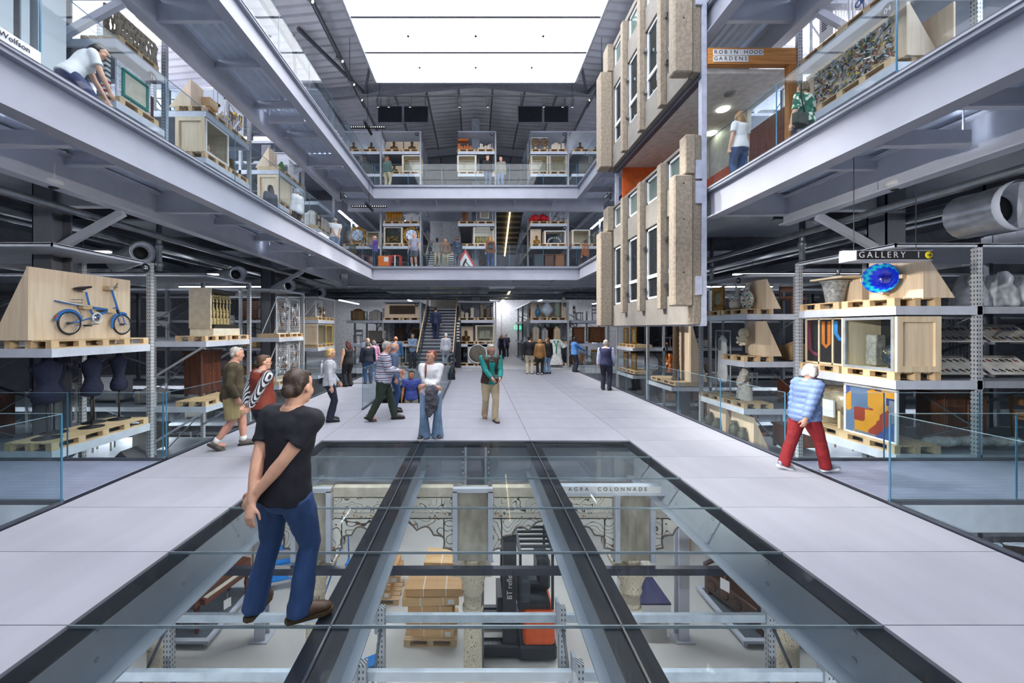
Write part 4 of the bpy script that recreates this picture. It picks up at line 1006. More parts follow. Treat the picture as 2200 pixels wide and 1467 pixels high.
# ================================================================== LEFT RACKS, FLOOR LEVEL
dk = wood('#5a3322', '#3a2016', .4, 2); navy = mat('#141a33', .9, 0, .2, 20, .2); blue = mat('#2f6fb8', .3, 0, .05, 3)
z = 1.8
pallet('long pallet under the blue bicycle board', at('L', 7.82, z), 2.02, .8)
st = ply_stand('large plywood board with the bicycle mounted on it', at('L', 7.75, z+PH, .35), 2.0, 1.25, .62)
# --- bicycle, built in the plane of its board
XB = 7.45
def bk(u, v, out=0.):
    x = 100+u/10.476; y = 590+v/10.476; off = 1022-x
    return Vector((FPX*XB/off-7.75, -out, CAMH-(y-705)*XB/off-(z+PH)))
bi = thing('bicycle', 'small-wheeled blue bicycle hung on the plywood board', 'bicycle', (-XB, 7.75, z+PH), 90)
tyre = mat('#1c1d20', .7); whitep = mat('#eceff2', .4)
def wheel(c, r):
    n = 28; ring = [c+Vector((r*cos(2*pi*i/n), 0, r*sin(2*pi*i/n))) for i in range(n)]
    o = MB().tube(ring, .017, 6, closed=True).build('wheel', tyre, bi)
    ring = [c+Vector((r*.91*cos(2*pi*i/n), 0, r*.91*sin(2*pi*i/n))) for i in range(n)]
    MB().tube(ring, .011, 6, closed=True).build('rim', M['chrome'], o)
    for i in range(18):
        a = 2*pi*i/18; MB().bar(c+Vector((.02*cos(a+.6), .01, .02*sin(a+.6))), c+Vector((r*.9*cos(a), 0, r*.9*sin(a))), .0025).build('spoke', M['chrome'], o)
    MB().lathe([(0, -.045), (.02, -.045), (.025, 0), (.02, .045), (0, .045)], 10, tuple(c), 'y').build('hub', M['steel_dark'], o); return o
rc, fc = bk(512, 1092), bk(1700, 1120); R_ = .203
wheel(rc, R_); wheel(fc, R_)
def fender(c, a0, a1, r):
    pts = [c+Vector((r*cos(radians(a)), 0, r*sin(radians(a)))) for a in range(a0, a1+1, 8)]
    MB().tube(pts, [(.035, .012)]*len(pts), 6, up=(0, 1, 0)).build('mudguard', blue, bi)
fender(rc, 10, 175, R_+.025); fender(fc, 62, 205, R_+.025)
def bt(name, pts, r, m_=blue, n=8): return MB().tube(pts, r, n).build(name, m_, bi)
crank = bk(1110, 970)
bt('seat_tube', [bk(890, 390), bk(950, 640), bk(1000, 830), crank], .017); bt('main_tube', [bk(1055, 745), bk(1390, 790)], .024); bt('main_tube', [crank, bk(1250, 870), bk(1560, 760)], .026)
bt('chain_stay', [crank, bk(900, 1000), bk(760, 1050), rc], .013); bt('seat_stay', [bk(690, 700), bk(820, 960), rc], .006, M['steel_dark'])
bt('steering_tube', [bk(1470, 350), bk(1590, 740), bk(1625, 860)], .019); bt('suspension_boot', [bk(1590, 790), bk(1620, 880)], .024, M['blackmatt'])
for o_ in (.06, -.05): bt('fork_blade', [bk(1610, 870), bk(1660, 960, o_), bk(1690, 1080, o_), bk(1740, 1125, o_)], .01)
bt('handlebar', [bk(1215, 305, .2), bk(1400, 315, .12), bk(1540, 285, .02), bk(1640, 240, -.06), bk(1730, 185, -.12)], .011, M['chrome'])
bt('handle_grip', [bk(1215, 305, .2), bk(1300, 312, .16)], .018, whitep); bt('brake_lever', [bk(1560, 290, .03), bk(1440, 265, .08)], .008, M['chrome'])
b = MB(); b.ball(tuple(bk(740, 320)), (.09, .1, .035)); b.tube([bk(740, 300), bk(900, 290), bk(1015, 275)], [(.08, .03), (.045, .028), (.022, .02)], 8); rm_part(b, 'saddle', mat('#1a1b22', .4), bi, .012, 2)
bt('seat_spring', [bk(700, 350), bk(820, 390)], .012, M['steel_dark'])
for o_ in (.05, -.05): bt('luggage_rack', [bk(240, 585, o_), bk(500, 640, o_), bk(880, 710, o_)], .011, whitep if o_ > 0 else blue)
bt('luggage_rack', [bk(290, 590, -.05), bk(860, 640, -.05), bk(870, 560, -.05), bk(620, 560, -.05)], .005, M['steel_dark'])
n = 24; ring = [crank+Vector((.095*cos(2*pi*i/n), -.03, .095*sin(2*pi*i/n))) for i in range(n)]; bt('chain_guard', ring+[ring[0]], .012, whitep)
MB().lathe([(0, -.02), (.06, -.02), (.06, -.012), (0, -.012)], 16, tuple(crank), 'y').build('chainring', M['chrome'], bi)
bt('crank_arm', [bk(1110, 970, .05), bk(890, 1130, .05)], .009, M['chrome']); bt('crank_arm', [bk(1110, 970, -.05), bk(1290, 810, -.05)], .009, M['chrome'])
for q, o_ in (((820, 1150), .09), ((1290, 815), -.09)): p = bk(*q, o_); MB().box(p.x-.05, p.x+.05, p.y-.035, p.y+.035, p.z-.012, p.z+.012).build('pedal', M['blackmatt'], bi)
bt('chain', [bk(1150, 1110, .02), bk(620, 1145, .02)], .006, M['steel_dark']); p = bk(235, 940); MB().ball(tuple(p), .022, 8, 6).build('rear_reflector', mat('#c03a22', .3), bi)
for q in ((1455, 310), (900, 730), (1440, 810)):
    p = bk(*q); MB().box(p.x-.09, p.x+.09, .0, .13, p.z-.04, p.z+.04).build('wall_block', M['pine'], st).location = (bi.location.y-st.location.y, .0, 0)
for o in st.children:
    if o.name.startswith('wall_block'): o.location.y -= .13-.0
# --- dress forms
z = .05
pallet('long pallet under the dark dress forms', at('L', 7.82, z), 2.02, .8)
def dressform(label, X, Y, h, wd, seed):
    t = thing('dress_form', label, 'dress form', (X, Y, z+PH), 60)
    b = MB(); H = h
    prof = [(.62, .12, .10), (.68, .165, .125), (.78, .17, .13), (.9, .12, .1), (.98, .105, .09), (1.1, .135, .115), (1.2, .15, .12), (1.28, .165, .09), (1.32, .12, .075), (1.36, .06, .055), (1.45, .052, .05)]
    b.tube([(0, 0, v*H) for v, _, _ in prof], [(a*wd, c*wd) for _, a, c in prof], 18, up=(0, 1, 0)); rm_part(b, 'torso', navy, t, .02, 2)
    for s in (-1, 1): MB().lathe([(0, -.01), (.045, -.01), (.05, .0), (.045, .01), (0, .01)], 12, (s*.165*wd, 0, 1.25*H), 'x').build('arm_cap', navy, t)
    MB().tube([(0, 0, .02), (0, 0, .66*H)], .017, 8).build('pole', mat('#2b2119', .5), t)
    MB().lathe([(0, 0), (.2, 0), (.2, .012), (.03, .025), (.022, .06), (0, .06)], 20).build('base_disc', M['blackmatt'], t)
for lab, X, Y, h, wd in (('broad navy dress form nearest the viewer, front of pallet', -7.62, 7.12, 1.0, 1.28), ('dark dress form behind the broad navy one', -7.9, 7.5, .97, 1.1), ('navy dress form in the middle, front of pallet', -7.6, 7.92, .99, 1.0), ('dark dress form just behind the middle navy one', -7.92, 8.3, .97, .95), ('slim navy dress form at the far end of the pallet', -7.68, 8.62, .99, .92)):
    dressform(lab, X, Y, h, wd, 1)
# mesh-sided cage beyond the dress forms
mesh_stand('white wire mesh side panel behind the dress forms', ((-8.75, 8.3, .1), 90), 1.0, .85, 0, 1, strut=False, pitch=.06)
# --- ivory relief
z = 1.8
pallet('pallet under the carved ivory relief, near half', at('L', 11.18, z), 1.0, .8); pallet('pallet under the carved ivory relief, far half', at('L', 12.24, z), 1.0, .8)
cream = mat('#cdbd8d', .55, 0, .25, 25, .5, col2='#8d7a48'); paleb = mat('#e2dcc8', .6)
t = thing('carved_relief', 'carved cream relief of standing figures under canopies, dark frame', 'sculpture', (-RX-.45, 11.75, z+PH), 90)
MB().box(-.62, .62, -.36, .3, 0, .2).build('plinth', paleb, t); MB().box(-.66, -.6, -.3, .3, .2, 1.33).build('side_board', mat('#cbbfa8', .6), t); MB().box(-.6, .6, .1, .16, .2, 1.33).build('back_board', mat('#26241f', .6), t)
MB().prism([(-.52, .2), (.6, .2), (.55, .3), (-.48, .3)], -.3, .1, 'y').build('dark_base', mat('#2c2923', .5), t); MB().prism([(-.5, 1.2), (.56, 1.2), (.62, 1.32), (-.55, 1.32)], -.25, .1, 'y').build('dark_cornice', mat('#2c2923', .5), t)
for i in range(7):
    x = -.42+.155*i; MB().tube([(x, -.12, .3), (x, -.12, .95)], [.014, .012], 6).build('colonnette', cream, t)
    MB().lathe([(.03, 0), (.04, .03), (.02, .05), (.03, .08), (.012, .16), (0, .2)], 8, (x, -.12, .95)).build('pinnacle', cream, t)
for i in range(6):
    x = -.345+.155*i; hh = .42 if i % 5 else .34
    b = MB(); b.tube([(x, -.06, .5), (x+.008, -.08, .62), (x, -.07, .75), (x, -.06, .84)], [(.05, .045), (.055, .045), (.05, .04), (.028, .025)], 8); b.ball((x, -.07, .88), (.03, .032, .038), 8, 6); b.tube([(x-.04, -.07, .8), (x-.02, -.12, .7), (x+.03, -.12, .72)], .015, 6); rm_part(b, 'figure', cream, t, .011, 1, .006, 40)
    MB().box(x-.06, x+.06, -.12, 0, .32, .5).build('pedestal', cream, t)
    MB().tube([(x+.07*cos(a), -.12, .98+.09*sin(a)) for a in [pi*k/8 for k in range(9)]], .016, 5).build('arch', cream, t)
b = MB()
for i in range(26): b.ball((-.45+.036*i, -.14, 1.13+.03*sin(i*1.9)), .028, 6, 5)
rm_part(b, 'canopy_foliage', cream, t, .014, 1, .008, 40)
z = .05; pallet('low pallet with a wardrobe behind the shorts man', at('L', 11.2, z), 1.0, .8); pallet('low pallet at the far half of the relief rack', at('L', 12.24, z), 1.0, .8)
cabinet('dark brown wooden wardrobe with a small window', (-8.1, 11.9, z+PH), 90, .9, .5, 1.25, dk, 2)
# --- mesh panels of tools, third rack
for zz_, nm_, lv in ((1.8, 'upper', 16), (.05, 'lower', 14)):
    for k, y in enumerate((15.18, 16.2)):
        pallet(f'pallet under the {nm_} mesh tool panel, {"near" if k == 0 else "far"} half of third left rack', at('L', y, zz_), 1.0, .8, True)
        mesh_stand(f'tall white mesh panel of metal tools, {nm_} shelf, {"near" if k == 0 else "far"} one', at('L', y, zz_+PH, .12), .92, 1.38 if zz_ > 1 else 1.45, lv, 3+k+int(zz_*10), ('#26282d', '#c3c6cb', '#8b5a33', '#d9dbdf'))
# --- fourth rack
pallet('pallet under a small mesh frame on the fourth left rack', at('L', 18.8, 2.53), 1.0, .8, True); pallet('pallet under the golden clock', at('L', 19.85, 2.53), 1.0, .8, True)
mesh_stand('small white mesh frame on the fourth left rack', at('L', 18.8, 2.53+PH, .15), .8, .75, 5, 31)
t = thing('bracket_clock', 'ornate golden clock at the top of the fourth left rack', 'clock', *[at('L', 19.85, 2.53+PH)[i] for i in (0, 1)])
MB().box(-.14, .14, -.1, .1, 0, .35).build('case', M['gold'], t); MB().lathe([(0, -.02), (.09, -.02), (.09, 0), (0, 0)], 16, (0, -.1, .24), 'y').build('dial', paleb, t); MB().lathe([(.12, 0), (.08, .12), (.03, .2), (.012, .32)], 10, (0, 0, .35)).build('finial', M['gold'], t)
pallet('pallet under the pale closed crate on the fourth left rack', at('L', 18.8, 1.25), 1.0, .8, True); pallet('pallet under the yellow-framed case', at('L', 19.85, 1.25), 1.0, .8, True)
crate('pale wooden crate with white inside on the fourth left rack', at('L', 18.8, 1.25+PH), .98, .78, .95); crate('yellow-edged glass case beside the pale crate', at('L', 19.85, 1.25+PH), .9, .7, .92, frontm=mat('#c9a83b', .5))
# ================================================================== RIGHT RACKS, FLOOR LEVEL
z = 2.53
pallet('pallet under the blue bowl board', at('R', 7.4, z), 1.0, .8); pallet('pallet under the wrapped urn', at('R', 8.46, z), 1.0, .8)
ply_stand('angled plywood board holding the blue glass bowl', at('R', 7.36, z+PH, .5), .95, .8, .55)
t = thing('glass_bowl', 'deep blue glass bowl with turquoise rim held on plywood', 'bowl', *at('R', 7.42, z+PH+.4, .36)); t.rotation_euler[2] = radians(-70)
def petal_rim():
    m, nt, ln, bb = _new('blue_glass'); bb.inputs['Roughness'].default_value = .08; bb.inputs['Coat Weight'].default_value = .5
    tc = N(nt, 'ShaderNodeTexCoord'); sp = N(nt, 'ShaderNodeSeparateXYZ'); ln.new(tc.outputs['Object'], sp.inputs[0])
    cx = N(nt, 'ShaderNodeCombineXYZ'); ln.new(sp.outputs[0], cx.inputs[0]); ln.new(sp.outputs[2], cx.inputs[1])
    le = N(nt, 'ShaderNodeVectorMath', operation='LENGTH'); ln.new(cx.outputs[0], le.inputs[0])
    at2 = N(nt, 'ShaderNodeMath', operation='ARCTAN2'); ln.new(sp.outputs[2], at2.inputs[0]); ln.new(sp.outputs[0], at2.inputs[1])
    m1 = N(nt, 'ShaderNodeMath', operation='MULTIPLY'); m1.inputs[1].default_value = 15; ln.new(at2.outputs[0], m1.inputs[0])
    sn = N(nt, 'ShaderNodeMath', operation='SINE'); ln.new(m1.outputs[0], sn.inputs[0])
    ma = N(nt, 'ShaderNodeMath', operation='MULTIPLY_ADD'); ma.inputs[1].default_value = .013; ln.new(sn.outputs[0], ma.inputs[0]); ln.new(le.outputs['Value'], ma.inputs[2])
    cr = N(nt, 'ShaderNodeValToRGB'); el = cr.color_ramp.elements
    for i, (p, c) in enumerate(((0, '#0a0d4a'), (.10, '#1420a8'), (.2, '#1b35d8'), (.232, '#2ad0c0'), (.252, '#1f8fd6'), (.272, '#1546c8'))):
        e = el[i] if i < 2 else el.new(.99)
        e.position = p; e.color = lin(c)
    ln.new(ma.outputs[0], cr.inputs[0]); ln.new(cr.outputs[0], bb.inputs['Base Color']); return m
MB().lathe([(.06, .09), (.12, .07), (.2, .02), (.262, -.09), (.275, -.11), (.27, -.1), (.19, .04), (.1, .1), (.04, .12)], 40, (0, 0, 0), 'y', cap=True).build('bowl', petal_rim(), t)
for a in (0, 90, 180, 270): MB().box(-.035, .035, -.1, .14, .255, .3).build('wood_clip', M['crate'], t).rotation_euler = (0, radians(a), 0)
urn = mat('#9fa3a3', .25, 0, .25, 18, .5, col2='#63676a')
vase('grey stone urn wrapped in clear film, lid beside it', at('R', 8.5, z+PH), [(.15, 0), (.155, .08), (.19, .3), (.215, .42), (.23, .46)], urn, 'urn', 'wrapped_urn')
t = ply_stand('plywood back stand behind the wrapped urn', at('R', 8.45, z+PH, .62), .7, .55, .3)
MB().box(-.38, .38, -.45, .05, .5, .54).build('shelf_board', M['crate'], t); MB().lathe([(.22, 0), (.24, .02), (.1, .05), (.035, .07), (.03, .1), (.06, .14), (.05, .17)], 20, (-.02, -.15, .54)).build('chrome_lid', M['chrome'], t)
z = 1.25
pallet('pallet under the glass-fronted crate by the blue bowl rack', at('R', 7.4, z), 1.0, .8); pallet('pallet under the striped panels', at('R', 8.46, z), 1.0, .8)
crate('large pale crate with dark glazed side and plain wooden end', at('R', 7.4, z+PH), .96, .76, .96, backm=mat('#221f1d', .6))
vase('dark round pot with painted shoulder inside the glazed crate', at('R', 7.18, z+PH+.03, .36), [(.1, 0), (.19, .1), (.22, .2), (.2, .32), (.12, .4)], spots('#23262a', ('#2d3136', '#1c1f22', '#35507c', '#a2903c'), 22, .5, .42), 'pot', 'painted_pot')
t = thing('stone_pillar_fragment', 'wrapped stone pillar fragment inside the glazed crate', 'stone', *at('R', 7.62, z+PH+.03, .42)); 
b = MB()
for i in range(4): b.box(-.1, .1, -.1, .1, .02+.15*i, .15+.15*i)
rm_part(b, 'stone', mat('#8f8a82', .5, 0, .2, 14, .5), t, .018, 2, .012, 16)
t = thing('striped_panels', 'three tall black panels with blue, orange and plum bands in a frame', 'panel', *at('R', 8.45, z+PH, .2)); t.scale = (1, 1, .86)
blk = mat('#202024', .6); 
for i, (x, c, pts) in enumerate(((.33, '#2a7cc0', [(.1, 1.05), (.1, .75), (.02, .62), (-.13, .6)]), (0, '#b06a2a', [(.07, 1.05), (.07, .5), (0, .42), (-.07, .5), (-.07, 1.05)]), (-.33, '#6a3246', [(.1, 1.05), (.08, .35), (-.0, .25), (-.13, .2)]))):
    MB().box(x-.15, x+.15, 0, .03, .05, 1.08).build('panel', blk, t)
    P = [(x-u, -.004, v) for u, v in pts]; MB().tube(P, [(.045, .004)]*len(P), 8, up=(0, 1, 0)).build('painted_band', mat(c, .6), t)
for x in (-.5, -.165, .165, .5): MB().box(x-.014, x+.014, -.02, .05, 0, 1.12).build('frame_post', M['crate'], t)
MB().box(-.5, .5, -.02, .05, 1.09, 1.12).build('frame_rail', M['crate'], t); MB().box(-.5, .5, -.02, .05, 0, .04).build('frame_rail', M['crate'], t)
z = -.02
pallet('low pallet under the bronze drum', at('R', 8.4, z), 1.0, .8); pallet('low pallet under the colour-block painting', at('R', 7.4, z), 1.0, .8)
t = thing('bronze_drum', 'big rounded mottled metal vessel lying on a wooden cradle', 'vessel', *at('R', 8.35, z+PH, .5))
MB().lathe([(.05, -.48), (.3, -.44), (.36, -.3), (.38, 0), (.34, .3), (.2, .46), (.04, .48)], 28, (0, 0, .45), 'x').build('body', mat('#b3a892', .3, .3, .2, 9, .2, col2='#7d6d55'), t)
for x in (-.25, .25): MB().prism([(-.35, 0), (.35, 0), (.35, .35), (.25, .2), (0, .1), (-.25, .2), (-.35, .35)], x-.03, x+.03, 'x').build('cradle', M['crate'], t)
MB().box(-.05, .2, -.42, -.38, .2, .55).build('tie_label', M['white'], t)
def colourblocks():
    m, nt, ln, bb = _new('colour_block_painting'); tc = N(nt, 'ShaderNodeTexCoord'); br = N(nt, 'ShaderNodeTexVoronoi'); br.distance = 'CHEBYCHEV'; br.inputs['Scale'].default_value = 3.2
    ln.new(tc.outputs['Object'], br.inputs['Vector']); sp = N(nt, 'ShaderNodeSeparateColor'); ln.new(br.outputs['Color'], sp.inputs[0]); cr = N(nt, 'ShaderNodeValToRGB'); cr.color_ramp.interpolation = 'CONSTANT'; el = cr.color_ramp.elements
    for i, c in enumerate(('#3d4f86', '#c08a2c', '#5a6f8e', '#8a3d2f', '#6f7684', '#2d3a68')):
        e = el[i] if i < 2 else el.new(.99)
        e.position = i/6; e.color = lin(c)
    ln.new(sp.outputs[0], cr.inputs[0]); ln.new(cr.outputs[0], bb.inputs['Base Color']); bb.inputs['Roughness'].default_value = .25; return m
frame_pic('painting of blue and ochre blocks under plastic in a white frame', at('R', 7.42, z+PH, .1), 1.0, .95, M['white'], colourblocks(), .04)
t = thing('plastic_parcels', 'clear plastic wrapped parcels lying on the low shelf at the right edge', 'parcel', (8.4, 6.99, .0), 0)
for i in range(3):
    b = MB(); b.ball((i*.55, .25, .1), (.3, .16, .09)); b.ball((i*.55+.15, .2, .12), (.16, .12, .08)); rm_part(b, 'parcel', mat('#b5b6b3', .25, 0, .2, 12, .3), t, .03, 2, .02, 14)
# bay with insect specimen boards
for i, (zz_, n_) in enumerate(((1.25, 2), (1.85, 2))):
    for j in range(n_):
        t = thing('specimen_board', f'sloping white board pinned with small dark specimens, {"lower" if i == 0 else "upper"} row, {"left" if j == 0 else "right"}', 'display board', (8.95+1.0*j, 7.35, zz_+.05), 0); r = random.Random(i*5+j)
        o = MB().box(-.45, .45, 0, .5, -.012, .0).build('board', mat('#d3d0c8', .6), t); o.rotation_euler = (radians(40), 0, 0)
        for k in range(12):
            x, y = -.38+.76*((k % 6)+.5)/6, .1+.26*(k//6); c = r.choice(('#2e2a3a', '#3a4f7a', '#7a2f35', '#2b3324', '#5a4632'))
            b = MB()
            for a in range(5): b.bar((x, y, .008), (x+.04*cos(a*1.26+r.random()), y+.04*sin(a*1.26), .008), .014, .008)
            b.build('specimen', mat(c, .4), o)
        for sx in (-.4, .4): MB().box(sx-.015, sx+.015, .02, .4, -.05, .0).build('leg', M['rackgrey'], t); MB().box(sx-.015, sx+.015, .36, .39, -.02, .32).build('leg', M['rackgrey'], t)
mesh_stand('white wire mesh behind the specimen boards', ((9.6, 8.3, 1.3), 0), 2.0, 1.1, 0, 1, strut=False, pitch=.07)
t = thing('draped_chairs', 'chairs under translucent white plastic sheeting at the right edge', 'dust sheet', (9.5, 7.6, 2.53))
for i in range(3):
    b = MB(); b.tube([(i*.55, .1, .02), (i*.55, .1, .35), (i*.55+.05, .15, .62)], [(.3, .25), (.27, .2), (.16, .1)], 10); b.ball((i*.55-.1, -.05, .5), (.1, .12, .2)); rm_part(b, 'sheet', mat('#b9bcc2', .35, 0, .1, 8, .2), t, .035, 2, .03, 10)
# --- right second rack
z = 2.53
pallet('pallet under the three painted vases', at('R', 11.28, z), 1.0, .8); pallet('pallet under the gilt oval frame', at('R', 12.34, z), 1.0, .8)
ply_stand('plywood stand behind the painted vases', at('R', 11.15, z+PH, .62), .75, .8, .4)
vp = [(.07, 0), (.1, .05), (.14, .18), (.15, .28), (.11, .38), (.05, .45), (.045, .56), (.08, .64)]
vase('tall white vase with pale floral painting, left of three', at('R', 11.68, z+PH, .45), vp, spots('#d9dad4', ('#8a9a8c', '#b9826a', '#c9cfc8', '#7f8fa0'), 16, .25, .3))
vase('short orange and white round pot between two tall vases', at('R', 11.43, z+PH, .22), [(.09, 0), (.15, .08), (.16, .18), (.13, .26), (.08, .3)], spots('#dcd2c4', ('#b8502c', '#2f4f86', '#d07a45', '#c9bfae'), 20, .25, .33))
vase('tall green, white and orange painted vase, right of three', at('R', 11.06, z+PH, .3), [(r*1.08, h*1.1) for r, h in vp], spots('#cfd2c8', ('#2f6a58', '#b86038', '#1d3f46', '#7fa08e'), 16, .25, .36))
vase('orange lidded jar raised behind the short pot', at('R', 11.36, z+PH+.3, .5), [(.07, 0), (.12, .08), (.12, .2), (.07, .28), (.03, .34)], spots('#d8cdbd', ('#b8502c', '#8a3320', '#d9c8b0'), 20, .25, .36), 'jar', 'lidded_jar')
frame_pic('gilt frame with a round dark portrait beside the vases', at('R', 12.2, z+PH, .2), .55, .72, M['gold'], M['gold'], .13, oval=.17)
mesh_stand('white mesh panel behind the gilt round frame', at('R', 12.28, z+PH, .55), .7, .8, 0, 1, strut=True)
z = 1.25
pallet('pallet under the ribboned wrapped sculpture', at('R', 11.28, z), 1.0, .8)
ply_stand('plywood stand behind the ribboned sculpture', at('R', 11.15, z+PH, .6), .75, .95, .45)
t = thing('wrapped_sculpture', 'small sculpture padded with cream paper bow on a black foot', 'sculpture', *at('R', 11.35, z+PH, .4)); b = MB()
b.ball((0, 0, .62), (.13, .13, .15)); b.ball((0, 0, .38), (.1, .1, .12))
for a in range(7): b.tube([(0, -.02, .42), (.2*cos(a*.9), -.08, .42+.16*sin(a*.9))], [.03, .05], 6)
rm_part(b, 'paper_padding', mat('#d6cdb4', .7, 0, .1, 8), t, .018, 1, .015, 18); MB().lathe([(.1, 0), (.1, .03), (.04, .06), (.03, .26)], 14).build('stand', M['blackmatt'], t)
z = -.02
pallet('low pallet under the white wrapped statue', at('R', 11.28, z), 1.0, .8); pallet('low pallet under the garment rail', at('R', 12.34, z), 1.0, .8)
statue_wrapped('seated statue wrapped in white tissue behind the glass', at('R', 11.35, z+PH), .92, mat('#b6b3ac', .7, 0, .1, 8), 2)
t = thing('garment_rail', 'grey tube rail holding a long white garment bag', 'clothes rail', *at('R', 12.3, z+PH, .4)); pp = mat('#aeb6bd', .4, .3)
for x in (-.36, .36): MB().tube([(x, 0, 0), (x, 0, 1.95)], .02, 8).build('post', pp, t); MB().tube([(x, -.25, .02), (x, .25, .02)], .02, 8).build('foot', pp, t)
MB().tube([(-.36, 0, 1.95), (.36, 0, 1.95)], .02, 8).build('cross_rail', pp, t)
t = thing('garment_bag', 'long white garment bag hanging from the grey rail', 'garment bag', *at('R', 12.32, z+PH, .4)); b = MB()
b.tube([(0, 0, .38), (0, 0, .5), (0, 0, 1.2), (0, 0, 1.68), (0, 0, 1.82)], [(.17, .08), (.23, .1), (.22, .09), (.19, .08), (.05, .04)], 14, up=(0, 1, 0)); rm_part(b, 'bag', mat('#d3d5d8', .6, 0, .06, 6), t, .025, 2, .018, 8); MB().tube([(0, 0, 1.8), (.0, 0, 1.93), (.02, 0, 1.96)], .006, 6).build('hook', M['chrome'], t); MB().box(-.06, .06, -.112, -.1, 1.35, 1.65).build('window_patch', mat('#77777c', .4), t)
z = -1.3
for k, y in enumerate((11.2, 12.4)):
    s_ = ply_stand(f'pale board with dark bronze vessels on the lower shelf, {"near" if k == 0 else "far"} one', at('R', y, z, .25), .95, 1.05, .5)
    for j, x in enumerate((-.2, .16)):
        MB().lathe([(.04, 0), (.12, .08), (.14, .25), (.12, .42), (.06, .5), (.08, .56)], 12, (x, -.09, .25-.1*j)).build('bronze_vessel', mat('#55584c', .5, .3, .2, 15, .4), s_)
# --- right third rack: cello, carved column; fourth: gilt frames
z = .05
pallet('low pallet under the cello', at('R', 14.96, z), 1.0, .8, True); pallet('low pallet beside the cello', at('R', 16.0, z), 1.0, .8, True)
ply_stand('tall plywood board behind the cello', at('R', 14.95, z+PH, .6), .9, 2.2, .6)
t = thing('cello', 'orange-brown cello standing upright beside a carved column', 'cello', *at('R', 15.5, z+PH, .3)); cm_ = wood('#b9682a', '#8a4417', .25, 2)
def outline(s):
    P = []
    for a in range(36):
        th = 2*pi*a/36; x, zz_ = sin(th), cos(th); w_ = .2 if zz_ > .1 else .23
        if abs(zz_) < .28: w_ = .135+.25*abs(zz_)
        P.append((x*w_*s, .62+zz_*.37*s))
    return P
MB().prism(outline(1), -.07, .07, 'y').build('body', cm_, t, bevel=.02); MB().bar((0, -.08, .75), (0, -.1, 1.3), .045, .03).build('neck', mat('#241811', .4), t); MB().ball((0, -.09, 1.36), (.03, .05, .05)).build('scroll', cm_, t); MB().bar((0, -.1, .32), (0, -.1, .55), .05, .02).build('tailpiece', mat('#241811', .4), t)
MB().box(-.05, .05, -.11, -.07, .55, .62).build('bridge', M['crate'], t)
for s in (-1, 1): MB().box(s*.1-.008, s*.1+.008, -.076, -.07, .52, .68).build('sound_hole', M['blackmatt'], t)
t = thing('carved_column', 'tall brown carved wooden column beside the cello', 'column', *at('R', 15.1, z+PH, .35)); MB().lathe([(.11+.012*(i % 2), .1*i) for i in range(23)], 14).build('shaft', mat('#5d4a38', .7, 0, .25, 20, .6), t); MB().lathe([(.16, 0), (.16, .08), (.12, .1)], 14).build('base', mat('#5d4a38', .7, 0, .25, 20, .6), t)
for i, (zz_, y, c) in enumerate(((1.25, 18.7, 'upper near'), (1.25, 19.7, 'upper far'), (.05, 18.7, 'lower near'), (.05, 19.7, 'lower far'))):
    pallet(f'pallet under a gilt frame on the fourth right rack, {c}', at('R', y, zz_), 1.0, .8, True)
    frame_pic(f'gilt picture frame on the fourth right rack, {c}', at('R', y, zz_+PH, .2), .55, .8, M['gold'], spots('#6b6455', ('#4b463a', '#8a7d62', '#39423f'), 9, .5, .5), .1)
# ================================================================== MIDDLE LEVEL, LEFT
za, zb = L1+1.42, L1+2.65
stone = mat('#a79f8e', .8, 0, .25, 22, .7, col2='#6f6757'); cloth = mat('#cfcac0', .8, 0, .1, 6, .2)
pallet('pallet under the carved stone screens, upper left', at('L', 8.62, zb), 1.0, .8)
for k, (dx, h) in enumerate(((.1, .55), (.4, .75))):
    t = thing('carved_screen', f'pierced pale stone screen fragment on the upper left rack, {"front" if k == 0 else "back"}', 'stone screen', *at('L', 8.66+.05*k, zb+PH, dx)); b = MB()
    b.box(-.5, .5, 0, .05, 0, .06); b.box(-.5, .5, 0, .05, h-.06, h)
    for i in range(10): b.bar((-.45+.1*i, .025, .05), (-.35+.1*i, .025, h-.05), .03, .04); b.bar((-.35+.1*i, .025, .05), (-.45+.1*i, .025, h-.05), .03, .04)
    b.box(-.5, -.44, 0, .05, 0, h); b.box(.44, .5, 0, .05, 0, h); rm_part(b, 'stonework', stone, t, .016, 1, .006, 30)
wrapped_box('dark brown leather trunk behind the stone screens', (-RX-.75, 9.0, zb+PH), 90, .5, .3, .6, mat('#3a2a20', .6, 0, .15, 10), 'leather_trunk', 'trunk')
pallet('pallet under the mosaic-framed picture, upper left', at('L', 8.62, za), 1.0, .8)
frame_pic('picture in a blue and white chequered frame with teal mount', at('L', 8.6, za+PH, .15), .85, .78, spots('#d7dce6', ('#2f57a8', '#e3e6ec', '#c9a25a', '#23356b'), 30, .4, .3), spots('#c8c4b4', ('#8f9a86', '#d8d2be', '#a8a48c'), 7, .6, .5), .13)
frame_pic('thin teal inner frame on the chequered picture', at('L', 8.6, za+PH+.1, .11), .66, .58, mat('#1f7f72', .4), mat('#cfcab8', .6), .06, name='inner_frame', cat='frame')
t = thing('panel_board', 'dark red-brown board beside the chequered picture', 'board', *at('L', 9.12, za+PH, .3)); MB().box(-.2, .2, 0, .03, 0, .65).build('board', mat('#5b231d', .5), t); MB().box(-.2, .2, .03, .06, .1, .14).build('batten', mat('#5b231d', .5), t)
t = thing('model_tower', 'thin white and red model tower on the upper left rack', 'model', *at('L', 8.12, za+PH, .3)); MB().box(-.05, .05, -.05, .05, 0, .95).build('shaft', M['white'], t)
